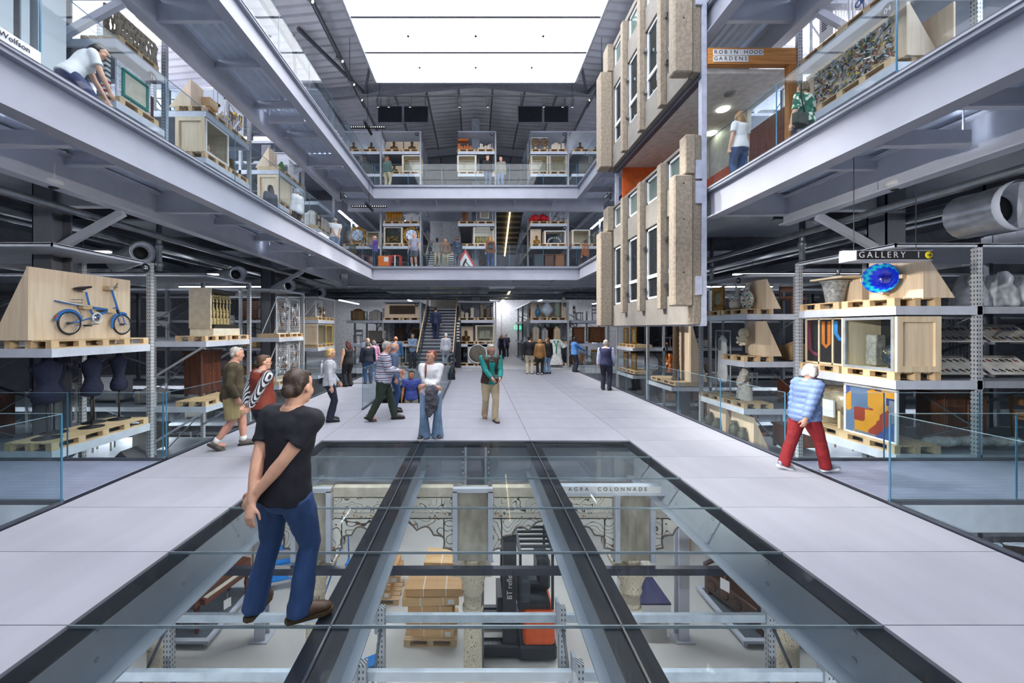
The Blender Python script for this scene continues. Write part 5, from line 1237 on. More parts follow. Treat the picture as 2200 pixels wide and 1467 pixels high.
for i in range(9): MB().box(-.056, .056, -.056, .056, .06+.1*i, .1+.1*i).build('band', mat('#a3222c' if i < 3 else '#3b4a4a', .5), t)
# second rack
pallet('pallet under the gramophone stand, middle level left', at('L', 11.18, zb), 1.0, .8); pallet('pallet under the mesh panel of yellow pieces', at('L', 12.24, zb), 1.0, .8)
ply_stand('triangular plywood stand on the middle level left rack', at('L', 11.0, zb+PH, .45), .5, .75, .6)
t = thing('wooden_machine', 'wooden apparatus with dark round horn on the middle level left', 'machine', *at('L', 11.35, zb+PH, .35)); MB().box(-.2, .15, -.15, .15, .25, .5).build('case', M['pine'], t); MB().box(-.22, .22, -.2, .2, 0, .05).build('base', M['pine'], t)
for x in (-.15, .1): MB().box(x-.03, x+.03, -.1, .1, .05, .25).build('leg', M['pine'], t)
MB().lathe([(.03, 0), (.06, .1), (.14, .2), (.16, .22), (.13, .2)], 16, (.2, 0, .3), 'z', cap=False).build('horn', M['blackmatt'], t); statue_wrapped('small cream wrapped figure by the wooden apparatus', at('L', 11.72, zb+PH, .3), .42, mat('#d8d0bd', .7), 4, w=.07)
mesh_stand('white mesh panel with yellow and black pieces, middle level left', at('L', 12.2, zb+PH, .15), .95, .8, 12, 9, ('#c9a53a', '#26262b', '#d8d4c8', '#7a5a2a'))
pallet('pallet under the glazed crate with a model, middle level left', at('L', 11.18, za), 1.0, .8); pallet('pallet with small bronze, middle level left', at('L', 12.24, za), 1.0, .8)
crate('glazed crate holding a lit architectural model, middle level left', at('L', 11.2, za+PH), .98, .78, .92, True, True, frontm=M['white'])
t = thing('architectural_model', 'pale peach model of a building inside the glazed crate', 'model', *at('L', 11.2, za+PH+.03, .45)); mm = mat('#e8c8b0', .6)
MB().box(-.4, .4, -.25, .25, 0, .12).build('base', mm, t); r = random.Random(3)
for i in range(7):
    x = -.34+.11*i; h = r.uniform(.12, .35); MB().box(x-.045, x+.045, -.12, .12, .12, .12+h).build('block', mm, t); MB().prism([(x-.05, .12+h), (x+.05, .12+h), (x, .19+h)], -.12, .12, 'y').build('roof', mat('#c98a6a', .6), t)
bust('small dark bronze bust on the middle level left rack', at('L', 12.3, za+PH, .3), .5); 
# third rack
pallet('pallet under the green leaf sculpture', at('L', 15.18, zb), 1.0, .8, True); pallet('pallet under white printed panels, middle level left', at('L', 16.2, zb), 1.0, .8, True)
ply_stand('triangular plywood stand behind the green leaf piece', at('L', 15.1, zb+PH, .45), .6, .75, .5)
t = thing('leaf_sculpture', 'green and brown leaf-shaped piece on the middle level left', 'sculpture', *at('L', 15.35, zb+PH, .25)); b = MB()
for a in range(5): b.ball((.12*cos(a*1.3), 0, .25+.1*sin(a*1.7)), (.1, .05, .12))
b.tube([(0, 0, 0), (0, 0, .25)], .03, 8); rm_part(b, 'leaves', mat('#3f8a4c', .5, 0, .2, 8), t, .02, 2); MB().lathe([(.1, 0), (.1, .03), (.04, .05)], 12).build('foot', dk, t)
frame_pic('white printed panel on the third middle level left rack', at('L', 16.15, zb+PH, .15), .9, .7, M['white'], spots('#e1e3e4', ('#cdd3d6', '#b8c3c9', '#dfe0da'), 8, .6, .4), .04)
pallet('pallet under the brown crate, third middle level left rack', at('L', 15.18, za), 1.0, .8, True); pallet('pallet under the glass case, third middle level left rack', at('L', 16.2, za), 1.0, .8, True)
crate('tan crate with recessed end panel, third middle level left rack', at('L', 15.2, za+PH), .95, .78, .92, False); crate('glass display case of small pieces, third middle level left rack', at('L', 16.2, za+PH), .95, .75, .9, frontm=M['white'])
pallet('pallet under white wrapped parcels, fourth middle level left rack', at('L', 18.8, za), 1.0, .8, True); pallet('second pallet under white wrapped parcels, fourth middle level left rack', at('L', 19.85, za), 1.0, .8, True)
for i in range(5): wrapped_box(f'white wrapped parcel standing on the fourth middle level left rack, {["first","second","third","fourth","last"][i]} in the row', (-RX-.4, 18.5+.38*i, za+PH), 90, .32, .5, .6-.05*(i % 2), mat('#d9d7d3', .7), 'wrapped_parcel', 'parcel')
t = thing('wooden_frame_chair', 'brown bentwood frame among the white parcels', 'chair', (-RX-.07, 18.55, za+PH), 90); MB().tube([(-.2, 0, 0), (-.2, 0, .5), (0, 0, .62), (.2, 0, .5), (.2, 0, 0)], .02, 6).build('frame', dk, t); MB().box(-.2, .2, -.06, .06, .28, .3).build('seat', dk, t)
# ================================================================== MIDDLE LEVEL, RIGHT (near rack)
pallet('long pallet under the crushed can panel', at('R', 7.95, za), 2.0, .8)
t = thing('crushed_can_panel', 'long plywood-framed panel covered in crushed tins and scrap', 'artwork', *at('R', 7.95, za+PH, .2))
MB().box(-1.05, 1.05, .06, .09, 0, .92).build('backboard', M['plyv'], t)
for s in (-1, 1): MB().prism([(.09, 0), (.09, .9), (.6, 0)], s*1.03-.012, s*1.03+.012, 'x').build('gusset', M['plyv'], t)
for s in (-1, 1): MB().box(s*.95-.1, s*.95+.1, .03, .06, 0, .92).build('end_board', M['plyv'], t)
MB().box(-.85, .85, .02, .06, .84, .92).build('top_rail', M['pine'], t)
r = random.Random(5); b = MB(); cols_ = [mat(c, .4, .3) for c in ('#b9c4c9', '#7d8a90', '#e3e6e4', '#a5523c', '#3c4a4f', '#8fa6b3', '#c9b24a', '#5a6a4a', '#c8ccd0', '#4a5a72')]
for i in range(520):
    x, zz_, a = r.uniform(-.83, .83), r.uniform(.03, .82), r.uniform(0, pi); L, w_ = r.uniform(.03, .09), r.uniform(.012, .035)
    b.use(r.choice(cols_)); b.bar((x-L*cos(a)/2, .03-r.uniform(0, .05), zz_-L*sin(a)/2), (x+L*cos(a)/2, .03-r.uniform(0, .05), zz_+L*sin(a)/2), w_, .02)
b.build('scrap_pieces', None, t, kind='stuff')
pallet('pallet with white mesh frames on the near middle level right rack', at('R', 8.4, zb), 1.0, .8); pallet('pallet with pink printed strips, near middle level right rack', at('R', 7.4, zb), 1.0, .8)
mesh_stand('white mesh frame with a white printed sheet, upper right', at('R', 8.4, zb+PH, .2), .95, .85, 0, 1, pitch=.06)
t = thing('printed_sheet', 'white sheet with dark scribbled printing on the upper right mesh', 'print', *at('R', 8.45, zb+PH+.15, .19)); MB().box(-.16, .16, 0, .008, 0, .55).build('sheet', M['white'], t)
for i in range(5): MB().box(-.1, .1-.02*i, -.003, 0, .42-.05*i, .445-.05*i).build('print_line', mat('#3a3a3f', .6), t)
mesh_stand('white mesh frame with pink and red strips, upper right', at('R', 7.4, zb+PH, .2), .95, .85, 16, 4, ('#c25a68', '#d9a0a8', '#5a6fa8', '#c9b9a0'), pitch=.06)
cabinet('dark stored cabinet at the far upper right edge', (9.6, 7.6, L1+.2), 0, 1.2, .6, 1.1, mat('#4a4038', .5), 2)
t = thing('plywood_stand', 'plywood wedge at the far upper right edge of the can shelf', 'display board', *at('R', 7.0, za, .5)); MB().box(-.3, .3, .3, .33, 0, .9).build('backboard', M['plyv'], t)
# ================================================================== FAR RACKS
def fp(lab, x, z, w=.98): pallet(lab, at('F', x, z), w, .8, True)
lv = {'floor': (.05, 1.27, 2.6), 'middle': (L1+.1, L1+1.42, L1+2.68), 'top': (L2+.1, L2+1.27, L2+2.52)}
for kx, (x0, nm) in FRX.items():
    for ln_, zs in lv.items():
        for zi, z in enumerate(zs):
            if zi == 0 and ln_ != 'floor': continue
            for h in (0, 1): fp(f'small pallet on the {nm} far rack, {ln_} level, {["bottom","lower","upper"][zi]} shelf, {"left" if h == 0 else "right"}', x0+.51+1.04*h, z)
# floor level
t = thing('wood_carving', 'dark carved wooden panel framed in pale plywood on the left far rack', 'carving', *at('F', -4.12, 2.6+PH, .2)); MB().box(-.98, .98, 0, .04, 0, .78).build('plywood_frame', M['plyv'], t); MB().box(-.72, .72, -.02, 0, .2, .68).build('carving', mat('#4a3b2c', .7, 0, .5, 30, .9, col2='#1f1812'), t)
cabinet('dark brown cupboard low on the left far rack', (-4.65, FY+.4, .2), 0, .9, .5, .82, mat('#3b3128', .6), 1)
mesh_stand('white mesh screen beside the uniformed figure', at('F', -3.55, .2, .25), .85, .88, 0, 1)
bust('bronze portrait head on the middle far rack', at('F', -.55, 1.27+PH, .3), .62); ply_stand('small plywood board behind the bronze portrait head', at('F', -.52, 1.27+PH, .5), .75, .85, .3)
crate('white-lined box with an open stone book, middle far rack', at('F', .52, 1.27+PH), .98, .7, .9, True, frontm=mat('#c9c5bb', .5)); t = thing('stone_book', 'open pale carved stone tablet inside the white-lined box', 'stone', *at('F', .52, 1.27+PH+.2, .4))
for s in (-1, 1): MB().box(s*.15-.14, s*.15+.14, -.05, .05, 0, .4).build('leaf', mat('#b8ae97', .7, 0, .2, 14, .5), t)
MB().box(-.36, .36, -.15, .15, -.05, 0).build('ledge', mat('#b5a98f', .7), t)
for s in (-1, 1):
    t = thing('round_shield', f'round dark relief disc in a white ring, {"left" if s < 0 else "right"} one under the middle far rack', 'relief', (.1 if s > 0 else -1.55, FY-.05 if s > 0 else FY+.3, .2)); MB().box(-.55, .55, .05, .09, 0, 1.05).build('backing', mat('#b9c0c4', .6), t); MB().lathe([(.47, .0), (.5, -.05), (.53, 0), (.5, .05)], 30, (0, 0, .52), 'y', cap=False).build('ring', M['white'], t); MB().lathe([(0, -.05), (.1, -.045), (.3, -.02), (.46, .0), (.46, .04), (0, .04)], 30, (0, 0, .52), 'y').build('disc', mat('#6d675c', .7, 0, .25, 16, .7), t)
for i, (x, h, c) in enumerate(((-.75, .3, '#b5aa90'), (-.5, .22, '#c9c2b0'), (-.2, .55, '#cfc8b8'), (.35, .75, '#8d8068'), (.7, .6, '#7a6a50'))):
    t = thing('stone_fragment', f'pale carved stone fragment on the middle far rack, {["first","second","third","fourth","fifth"][i]} from the left', 'stone', *at('F', x, 2.6+PH, .4)); b = MB(); b.box(-.09, .09, -.09, .09, 0, h); b.ball((0, 0, h*.9), (.12, .1, .1)); rm_part(b, 'stone', mat(c, .8, 0, .2, 14, .5), t, .03, 1, .02, 12)
ply_stand('plywood boards behind wrapped vases, right far rack', at('F', 4.1, 2.6+PH, .6), 1.9, .85, .2)
t = thing('wrapped_kite', 'pale blue faceted wrapped shape on the right far rack', 'wrapped object', *at('F', 4.02, 2.6+PH, .25)); MB().lathe([(.05, 0), (.38, .35), (.36, .5), (.05, .95)], 6).build('wrapping', mat('#bccad6', .5), t); MB().lathe([(.1, 0), (.1, .03)], 10).build('foot', M['pine'], t)
vase('tall pale green ribbed jar on the right far rack', at('F', 4.6, 2.6+PH, .3), [(.14, 0), (.17, .2), (.16, .6), (.17, .8), (.14, .88)], mat('#8d9a8c', .4, 0, .15, 10), 'jar', 'ribbed_jar'); vase('blue and yellow bird-like jar on the right far rack', at('F', 3.5, 2.6+PH, .3), [(.06, 0), (.13, .2), (.15, .35), (.08, .5), (.04, .75)], spots('#2b6f9a', ('#d0b84a', '#1e4f86', '#5fa0b8'), 9, .4, .4), 'jar', 'painted_jar')
wrapped_box('cream wrapped column fragment on the right far rack', (4.98, FY+.35, 2.6+PH), 0, .3, .3, .95, mat('#cbc4b4', .7), 'wrapped_column', 'parcel')
t = thing('robe_on_stand', 'long white robe with green sash hung on a stand, right far rack', 'robe', (px(1193, 22.1), 22.05, -.02)); b = MB(); b.tube([(0, 0, .15), (0, 0, .6), (0, 0, 1.2), (0, 0, 1.55)], [(.42, .12), (.36, .11), (.26, .1), (.2, .08)], 14, up=(0, 1, 0)); b.tube([(-.2, 0, 1.5), (-.5, 0, 1.1)], [.09, .13], 8); b.tube([(.2, 0, 1.5), (.5, 0, 1.1)], [.09, .13], 8); rm_part(b, 'robe', mat('#dfe3e0', .8), t, .03, 2, .03, 8); MB().tube([(-.12, -.14, 1.5), (.02, -.15, 1.2), (.12, -.14, 1.5)], .035, 6).build('sash', mat('#1f8a62', .6), t); MB().tube([(.02, -.15, 1.2), (.02, -.16, .8)], .03, 6).build('sash_tail', mat('#1f8a62', .6), t); MB().tube([(0, 0, 0), (0, 0, .3)], .02, 6).build('pole', M['pine'], t)
for i, (x, h) in enumerate(((3.4, .75), (3.9, .62), (4.6, .7))): wrapped_box(f'tall wrapped bundle in the right far rack, {["left","middle","right"][i]}', (x, FY+.4, 1.27+PH), 0, .35, .35, h, mat(('#9a958c', '#7f868c', '#b8a98c')[i], .7))
# middle level
t = thing('bell_row', 'row of mustard cone shapes in a rack on the left far rack', 'sculpture', *at('F', -4.62, L1+2.68+PH, .35)); ym = mat('#c68a2a', .5)
for i in range(6): MB().lathe([(.04, 0), (.075, .35), (.08, .55)], 10, (-.38+.15*i, 0, 0)).build('cone', ym, t)
MB().box(-.48, .48, -.12, .12, .55, .6).build('bar', ym, t)
t = thing('wrapped_bath', 'white wrapped rounded forms on the left far rack, middle level', 'wrapped object', *at('F', -3.6, L1+2.68+PH, .4)); b = MB(); b.lathe([(.18, 0), (.2, .3)], 14, (-.2, 0, 0)); b.lathe([(.18, 0), (.2, .3)], 14, (.2, 0, 0)); b.box(-.48, .48, -.2, .2, .3, .42); b.ball((0, 0, .45), (.4, .2, .15)); rm_part(b, 'wrapping', mat('#dcdedf', .6), t, .03, 2, .015, 8)
crate('framed gold landscape relief in a white box, left far rack middle level', at('F', -4.62, L1+1.42+PH), .98, .6, .95, True, frontm=mat('#d8d6cd', .5)); t = thing('gilded_relief', 'gold landscape relief inside the white box', 'relief', *at('F', -4.62, L1+1.42+PH+.05, .2)); MB().box(-.4, .4, 0, .04, 0, .85).build('panel', mat('#26231b', .5), t); b = MB()
for i in range(40): b.ball((-.36+.72*random.random(), -.01, .05+.4*random.random()), .05, 6, 5)
rm_part(b, 'gilding', M['gold'], t, .02, 1)
def plate_in_frame(lab, x, z, Y=None):
    t = thing('framed_plate', lab, 'plate', *at('F', x, z, .1)); b = MB(); 
    for i in range(20): b.ball((.4*cos(i*pi/10), 0, .48+.42*sin(i*pi/10)), (.09, .04, .09), 8, 6)
    rm_part(b, 'gilt_frame', M['gold'], t, .025, 1, .015, 20); MB().lathe([(0, -.03), (.2, -.035), (.3, -.06), (.32, -.05), (.3, .0), (0, .02)], 26, (0, 0, .48), 'y').build('plate', spots('#dfe6ee', ('#5d8fc8', '#c6d6e6', '#8fb2da'), 9, .2, .45), t); MB().box(-.2, .2, -.1, .1, 0, .06).build('foot', M['pine'], t)
plate_in_frame('blue and white plate in a leafy gold frame, left far rack', -3.6, L1+1.42+PH)
fp('small pallet on the far left corner rack, left half', -6.9, L1+1.42); fp('small pallet on the far left corner rack, right half', -5.86, L1+1.42); plate_in_frame('blue and white plate in a leafy gold frame, far left corner rack', -6.6, L1+1.42+PH)
crate('grey framed box on the far left corner rack', at('F', -5.75, L1+1.42+PH), .7, .5, .7, True)
t = thing('carved_relic', 'brown carved wooden figure on the middle far rack, middle level', 'sculpture', *at('F', -.6, L1+2.68+PH, .3)); b = MB(); b.tube([(0, 0, 0), (0, 0, .5), (.03, 0, .75)], [(.16, .12), (.17, .12), (.06, .06)], 8); rm_part(b, 'carving', wood('#8a4a28', '#5a2c18', .5, 2), t, .02, 1, .02, 18); MB().box(-.2, .2, -.15, .15, 0, .04).build('base', dk, t)
mesh_stand('white mesh crate front with stone relief, middle far rack', at('F', .5, L1+2.68+PH, .1), .95, .75, 0, 1); frame_pic('pale stone tablet on the white mesh crate', at('F', .5, L1+2.68+PH+.15, .06), .5, .48, mat('#d6d3cb', .6), mat('#a59a86', .8, 0, .25, 22, .6), .05, 'stone_tablet', 'tablet')
crate('white-framed case of three painted pots, middle far rack', at('F', .45, L1+1.42+PH), 1.1, .6, .95, True, frontm=mat('#dcdad2', .5))
for i in range(3): vase(f'yellow and green painted pot in the white case, {["left","middle","right"][i]}', at('F', .12+.33*i, L1+1.42+PH+.05, .3), [(.06, 0), (.11, .12), (.13, .22), (.1, .3), (.13, .36)], spots('#c9a53a', ('#2f6a58', '#3a5f9a', '#d8c05a', '#7a9a4a'), 14, .3, .42), 'pot', 'painted_pot')
t = thing('red_sculpture', 'bright red folded sculpture on the right far rack, middle level', 'sculpture', *at('F', 3.58, L1+2.68+PH, .35)); b = MB(); b.ball((-.22, 0, .24), (.28, .16, .2)); b.ball((.2, 0, .26), (.26, .15, .22)); b.ball((.45, 0, .22), (.14, .12, .14)); b.ball((-.45, 0, .16), (.14, .12, .12)); rm_part(b, 'body', mat('#d6232a', .4), t, .025, 2, .03, 7); MB().box(-.4, .4, -.1, .1, 0, .05).build('stand', M['blackmatt'], t)
mesh_stand('white mesh crate with hanging silver pieces, right far rack', at('F', 4.65, L1+2.68+PH, .1), .95, .75, 8, 5, ('#c9ccd1', '#8a8f96'))
ply_stand('small plywood board behind a gold figurine, right far rack', at('F', 3.4, L1+1.42+PH, .4), .6, .9, .3); bust('gold figurine with raised crown, right far rack middle level', at('F', 3.42, L1+1.42+PH, .2), .5, M['gold'], M['blackmatt'])
crate('glass case with a curved white bone piece, right far rack', at('F', 4.45, L1+1.42+PH), 1.15, .6, .75, True, False, frontm=M['white']); t = thing('ivory_arc', 'curved row of white carved pieces in the glass case', 'carving', *at('F', 4.45, L1+1.42+PH+.05, .35))
for i in range(9): a = pi*i/8; MB().lathe([(.04, 0), (.05, .05), (.02, .12)], 8, (.35*cos(a), 0, .08+.22*sin(a))).build('piece', mat('#e2ddd0', .4), t)
fp('small pallet on the far right corner rack, left half', 5.86, L1+1.42); fp('small pallet on the far right corner rack, right half', 6.9, L1+1.42); crate('glass-fronted box on the far right corner rack', at('F', 5.9, L1+1.42+PH), .95, .6, .8, True, frontm=M['white'])
t = thing('warning_sign', 'large triangular red and white roadworks sign leaning on the middle far rack', 'road sign', (px(1000, 22.2), 22.2, L1+.02))
def tri(s, z0=0): return [(-.72*s, z0), (.72*s, z0), (0, z0+1.22*s)]
b = MB().prism(tri(1), 0, .03, 'y'); b.build('red_border', mat('#c4282c', .45), t); MB().prism(tri(.74, .11), -.006, 0, 'y').build('white_field', M['white'], t)
b = MB(); b.ball((.02, -.012, .62), (.06, .01, .06), 8, 6); b.bar((.0, -.012, .58), (-.1, -.012, .38), .1, .01, up=(0, 1, 0)); b.bar((-.1, -.012, .38), (-.02, -.012, .15), .07, .01, up=(0, 1, 0)); b.bar((-.1, -.012, .38), (-.22, -.012, .15), .07, .01, up=(0, 1, 0)); b.bar((-.02, -.012, .55), (.2, -.012, .3), .05, .01, up=(0, 1, 0)); b.bar((.1, -.012, .42), (.28, -.012, .2), .03, .01, up=(0, 1, 0)); b.prism([(.1, .14), (.4, .14), (.25, .3)], -.016, -.008, 'y'); b.build('digging_man_symbol', M['blackmatt'], t)
t = thing('orange_cabinet', 'bright orange panel cabinet under the left far rack, middle level', 'cabinet', (px(824, 21.8), 21.82, L1-.02)); MB().box(-.3, .3, 0, .4, 0, .82).build('body', mat('#e8741e', .4), t); MB().box(.02, .26, -.01, 0, .5, .75).build('notice', M['white'], t)
t = thing('red_frame_chair', 'red framed chair with white strap under the left far rack', 'chair', (px(849, 21.8), 21.78, L1-.02))
for x in (-.26, .26): MB().box(x-.03, x+.03, -.03, .03, 0, .85).build('post', mat('#c8342a', .4), t); MB().box(x-.03, x+.03, .4, .46, 0, .85).build('post', mat('#c8342a', .4), t)
MB().box(-.26, .26, 0, .44, .4, .45).build('seat', mat('#3a2420', .6), t); MB().box(-.26, .26, -.03, .03, .78, .84).build('rail', mat('#c8342a', .4), t); MB().box(-.03, .03, -.04, -.03, 0, .84).build('strap', M['white'], t)
for i, (x, c) in enumerate(((3.55, '#39424a'), (4.15, '#5b3523'), (4.75, '#8a5a38'))): cabinet(f'{["grey","dark brown","light brown"][i]} small cabinet at floor of the right far rack, middle level', (x, FY+.5, L1+.12), 0, .5, .45, .85, mat(c, .5), 1)
for i, x in enumerate((-4.9, -4.1, -.5, .5)): chair(f'dark chair stored at the foot of the far racks, middle level, {["first","second","third","fourth"][i]} from the left', (x, FY+.7, L1+.12), 20*i, dk)
# top level
for i, x in enumerate((-4.62, -3.6)):
    s_ = ply_stand(f'plywood niche behind a bronze head on the top level left far rack, {"left" if i == 0 else "right"}', at('F', x, L2+2.52+PH, .5), .95, .62, .3); bust(f'bronze portrait head on the top level left far rack, {"left" if i == 0 else "right"}', at('F', x, L2+2.52+PH, .3), .55)
bust('bronze portrait head on the lower shelf of the top level left far rack', at('F', -4.6, L2+1.27+PH, .3), .5); ply_stand('plywood niche on the lower shelf of the top level left far rack', at('F', -4.62, L2+1.27+PH, .5), .95, .5, .3); crate('white-framed glass case, top level left far rack', at('F', -3.58, L2+1.27+PH), 1.0, .7, .92, True, frontm=M['white'])
for i, x in enumerate((-.62, .55)):
    t = thing('model_group', f'{"orange" if i == 0 else "cream"} model blocks on the top level middle far rack', 'model', *at('F', x, L2+2.52+PH, .35)); r = random.Random(i)
    for k in range(9): h = r.uniform(.15, .45); MB().box(-.4+.09*k, -.33+.09*k, -.1, .1, 0, h).build('block', mat('#c8682c' if i == 0 else '#e8ddcb', .5), t)
    MB().box(-.45, .45, -.15, .15, -.001, .02).build('tray', M['crate'], t)
MB().box(-.4, .2, 0, .3, .62, .72).build('orange_shelf', mat('#c8682c', .5), [o for o in bpy.data.objects if o.name.startswith('model_group')][0])
crate('white slatted glass case, top level middle far rack', at('F', -.5, L2+1.27+PH), 1.0, .7, .92, True, frontm=M['white'])
for i, x in enumerate((-.24, .27)):
    t = thing('round_relief', f'round pierced bronze ornament on the top level right far rack, {"left" if i == 0 else "right"}', 'relief', *at('F', 3.6+x, L2+2.52+PH, .2)); MB().lathe([(.08, -.03), (.1, -.05), (.2, -.03), (.24, 0), (.2, .03), (.08, .03)], 20, (0, 0, .45), 'y').build('disc', mat('#7a6248', .6, .2, .3, 18, .6), t); MB().box(-.05, .05, 0, .05, 0, .25).build('foot', M['pine'], t)
mesh_stand('white mesh panel behind the round bronze ornaments, top level', at('F', 3.6, L2+2.52+PH, .35), .95, .8, 0, 1)
t = thing('model_group', 'cream building model on the top level right far rack', 'model', *at('F', 4.62, L2+2.52+PH, .35)); MB().box(-.35, .15, -.15, .15, 0, .3).build('block', mat('#e8ddcb', .5), t); MB().prism([(-.38, .3), (.18, .3), (-.1, .45)], -.16, .16, 'y').build('roof', mat('#d8c8b0', .5), t); MB().box(.22, .38, -.12, .12, 0, .42).build('tower', mat('#e8ddcb', .5), t)
for i, x in enumerate((3.57, 4.6)): crate(f'pale glazed case of small vessels, top level right far rack, {"left" if i == 0 else "right"}', at('F', x, L2+1.27+PH), .9, .7, .92, True)
for s, x in ((-1, -6.4), (1, 6.4)):
    for h in (-.5, .5): fp(f'small pallet on the top level far {"left" if s < 0 else "right"} corner rack, {"left" if h < 0 else "right"}', x+h, L2+2.52); bust(f'small bronze on the top level far {"left" if s < 0 else "right"} corner rack, {"left" if h < 0 else "right"}', at('F', x+h, L2+2.52+PH, .3), .5)
# information columns, barriers at floor level far end
t = thing('notice_column', 'dark notice column with white text blocks by the middle far rack', 'sign', (px(985, 21.9), 21.9, -.02)); MB().box(-.14, .14, 0, .08, 0, 2.6).build('board', mat('#23262c', .5), t)
for i in range(7): MB().box(-.1, .08-.02*(i % 3), -.006, 0, 2.4-.16*i, 2.48-.16*i).build('text_block', M['white'], t)
t = thing('rucksack', 'black rucksack standing on the floor near the stairs', 'bag', (px(970, 17.2), 17.2, 0)); b = MB(); b.ball((0, 0, .26), (.17, .14, .26)); b.ball((0, -.12, .2), (.12, .07, .14)); rm_part(b, 'body', mat('#16171b', .7), t, .02, 2, .01, 12); MB().tube([(-.05, 0, .5), (0, 0, .56), (.05, 0, .5)], .012, 6).build('handle', M['blackmatt'], t)
t = thing('rucksack', 'smaller black bag leaning on the rucksack by the stairs', 'bag', (px(969, 16.95), 16.75, 0)); b = MB(); b.box(-.18, .18, -.1, .1, .02, .26); rm_part(b, 'body', mat('#141519', .7), t, .02, 4, .01, 12); MB().tube([(-.08, 0, .25), (0, 0, .33), (.08, 0, .25)], .01, 6).build('handle', M['blackmatt'], t)
# ================================================================== LOWER HALL (seen through the glass floor)
def inlay(base, sc, lines='#4a4038', seed=0.):
    m, nt, ln, bb = _new('inlaid_marble'); bb.inputs['Roughness'].default_value = .45
    tc = N(nt, 'ShaderNodeTexCoord'); mp = N(nt, 'ShaderNodeMapping'); mp.inputs['Location'].default_value = (seed, seed, seed); ln.new(tc.outputs['Object'], mp.inputs[0])
    ns = N(nt, 'ShaderNodeTexNoise'); ns.inputs['Scale'].default_value = sc; ns.inputs['Detail'].default_value = .6; ln.new(mp.outputs[0], ns.inputs['Vector'])
    m1 = N(nt, 'ShaderNodeMath', operation='MULTIPLY'); m1.inputs[1].default_value = 34; ln.new(ns.outputs[0], m1.inputs[0]); sn = N(nt, 'ShaderNodeMath', operation='SINE'); ln.new(m1.outputs[0], sn.inputs[0]); ab = N(nt, 'ShaderNodeMath', operation='ABSOLUTE'); ln.new(sn.outputs[0], ab.inputs[0])
    lt = N(nt, 'ShaderNodeMath', operation='LESS_THAN'); lt.inputs[1].default_value = .2; ln.new(ab.outputs[0], lt.inputs[0])
    vo = N(nt, 'ShaderNodeTexVoronoi'); vo.inputs['Scale'].default_value = sc*2.4; ln.new(mp.outputs[0], vo.inputs['Vector']); v2 = N(nt, 'ShaderNodeMath', operation='LESS_THAN'); v2.inputs[1].default_value = .13; ln.new(vo.outputs['Distance'], v2.inputs[0])
    a = N(nt, 'ShaderNodeMix', data_type='RGBA'); a.inputs[6].default_value = lin(base); a.inputs[7].default_value = lin(lines); ln.new(lt.outputs[0], a.inputs[0])
    c = N(nt, 'ShaderNodeMix', data_type='RGBA'); c.inputs[7].default_value = lin('#a8702f'); ln.new(a.outputs[2], c.inputs[6]); ln.new(v2.outputs[0], c.inputs[0]); ln.new(c.outputs[2], bb.inputs['Base Color']); return m
marble = inlay('#e4e0d6', 2.8); marble2 = inlay('#e0dacb', 4.2, '#4a4038', 3.); colm = inlay('#ded2ba', 7., '#85745a', 7.); aged = mat('#b9b19f', .85, 0, .25, 5, .4, col2='#857c6d', stretch=(1, 1, .4)); creams = mat('#d3c9b4', .7, 0, .1, 6)
CY = 6.9
t = thing('marble_colonnade', 'white inlaid marble colonnade standing in the lower hall', 'colonnade', (0, CY, G))
PC = [-5.55, -2.8, -.05, 2.71, 5.46]
for i, xc in enumerate(PC):
    MB().box(xc-.27, xc+.27, CY-.06, CY+.28, -1.82, -.66).build('pier', aged, t, True)
    for s in (-1, 1): MB().box(xc+s*.3-.04, xc+s*.3+.04, CY-.12, CY-.02, -1.82, -.62).build('steel_frame', M['beam_in'], t, True)
    MB().box(xc-.34, xc+.34, CY-.12, CY-.02, -.64, -.57).build('steel_frame', M['beam_in'], t, True)
    cap = MB(); cap.lathe([(.17, 0), (.19, .06), (.17, .1), (.2, .22), (.28, .42), (.3, .46)], 16, (xc, CY+.1, -2.46)); cap.box(xc-.32, xc+.32, CY-.22, CY+.42, -2.0, -1.93); c_ = cap.build('capital', colm, t, True)
    sh = MB(); sh.lathe([(.2, 0), (.2, .3), (.165, .36), (.155, 2.3), (.16, 2.6), (.175, 2.66)], 12, (xc, CY+.1, G)); sh.build('shaft', colm, t, True); MB().box(xc-.24, xc+.24, CY-.14, CY+.34, G, G+.18).build('base', creams, t, True)
    MB().lathe([(.172, 0), (.185, .03), (.185, .08), (.172, .11)], 16, (xc, CY+.1, -2.78), cap=False).build('collar', creams, t, True)
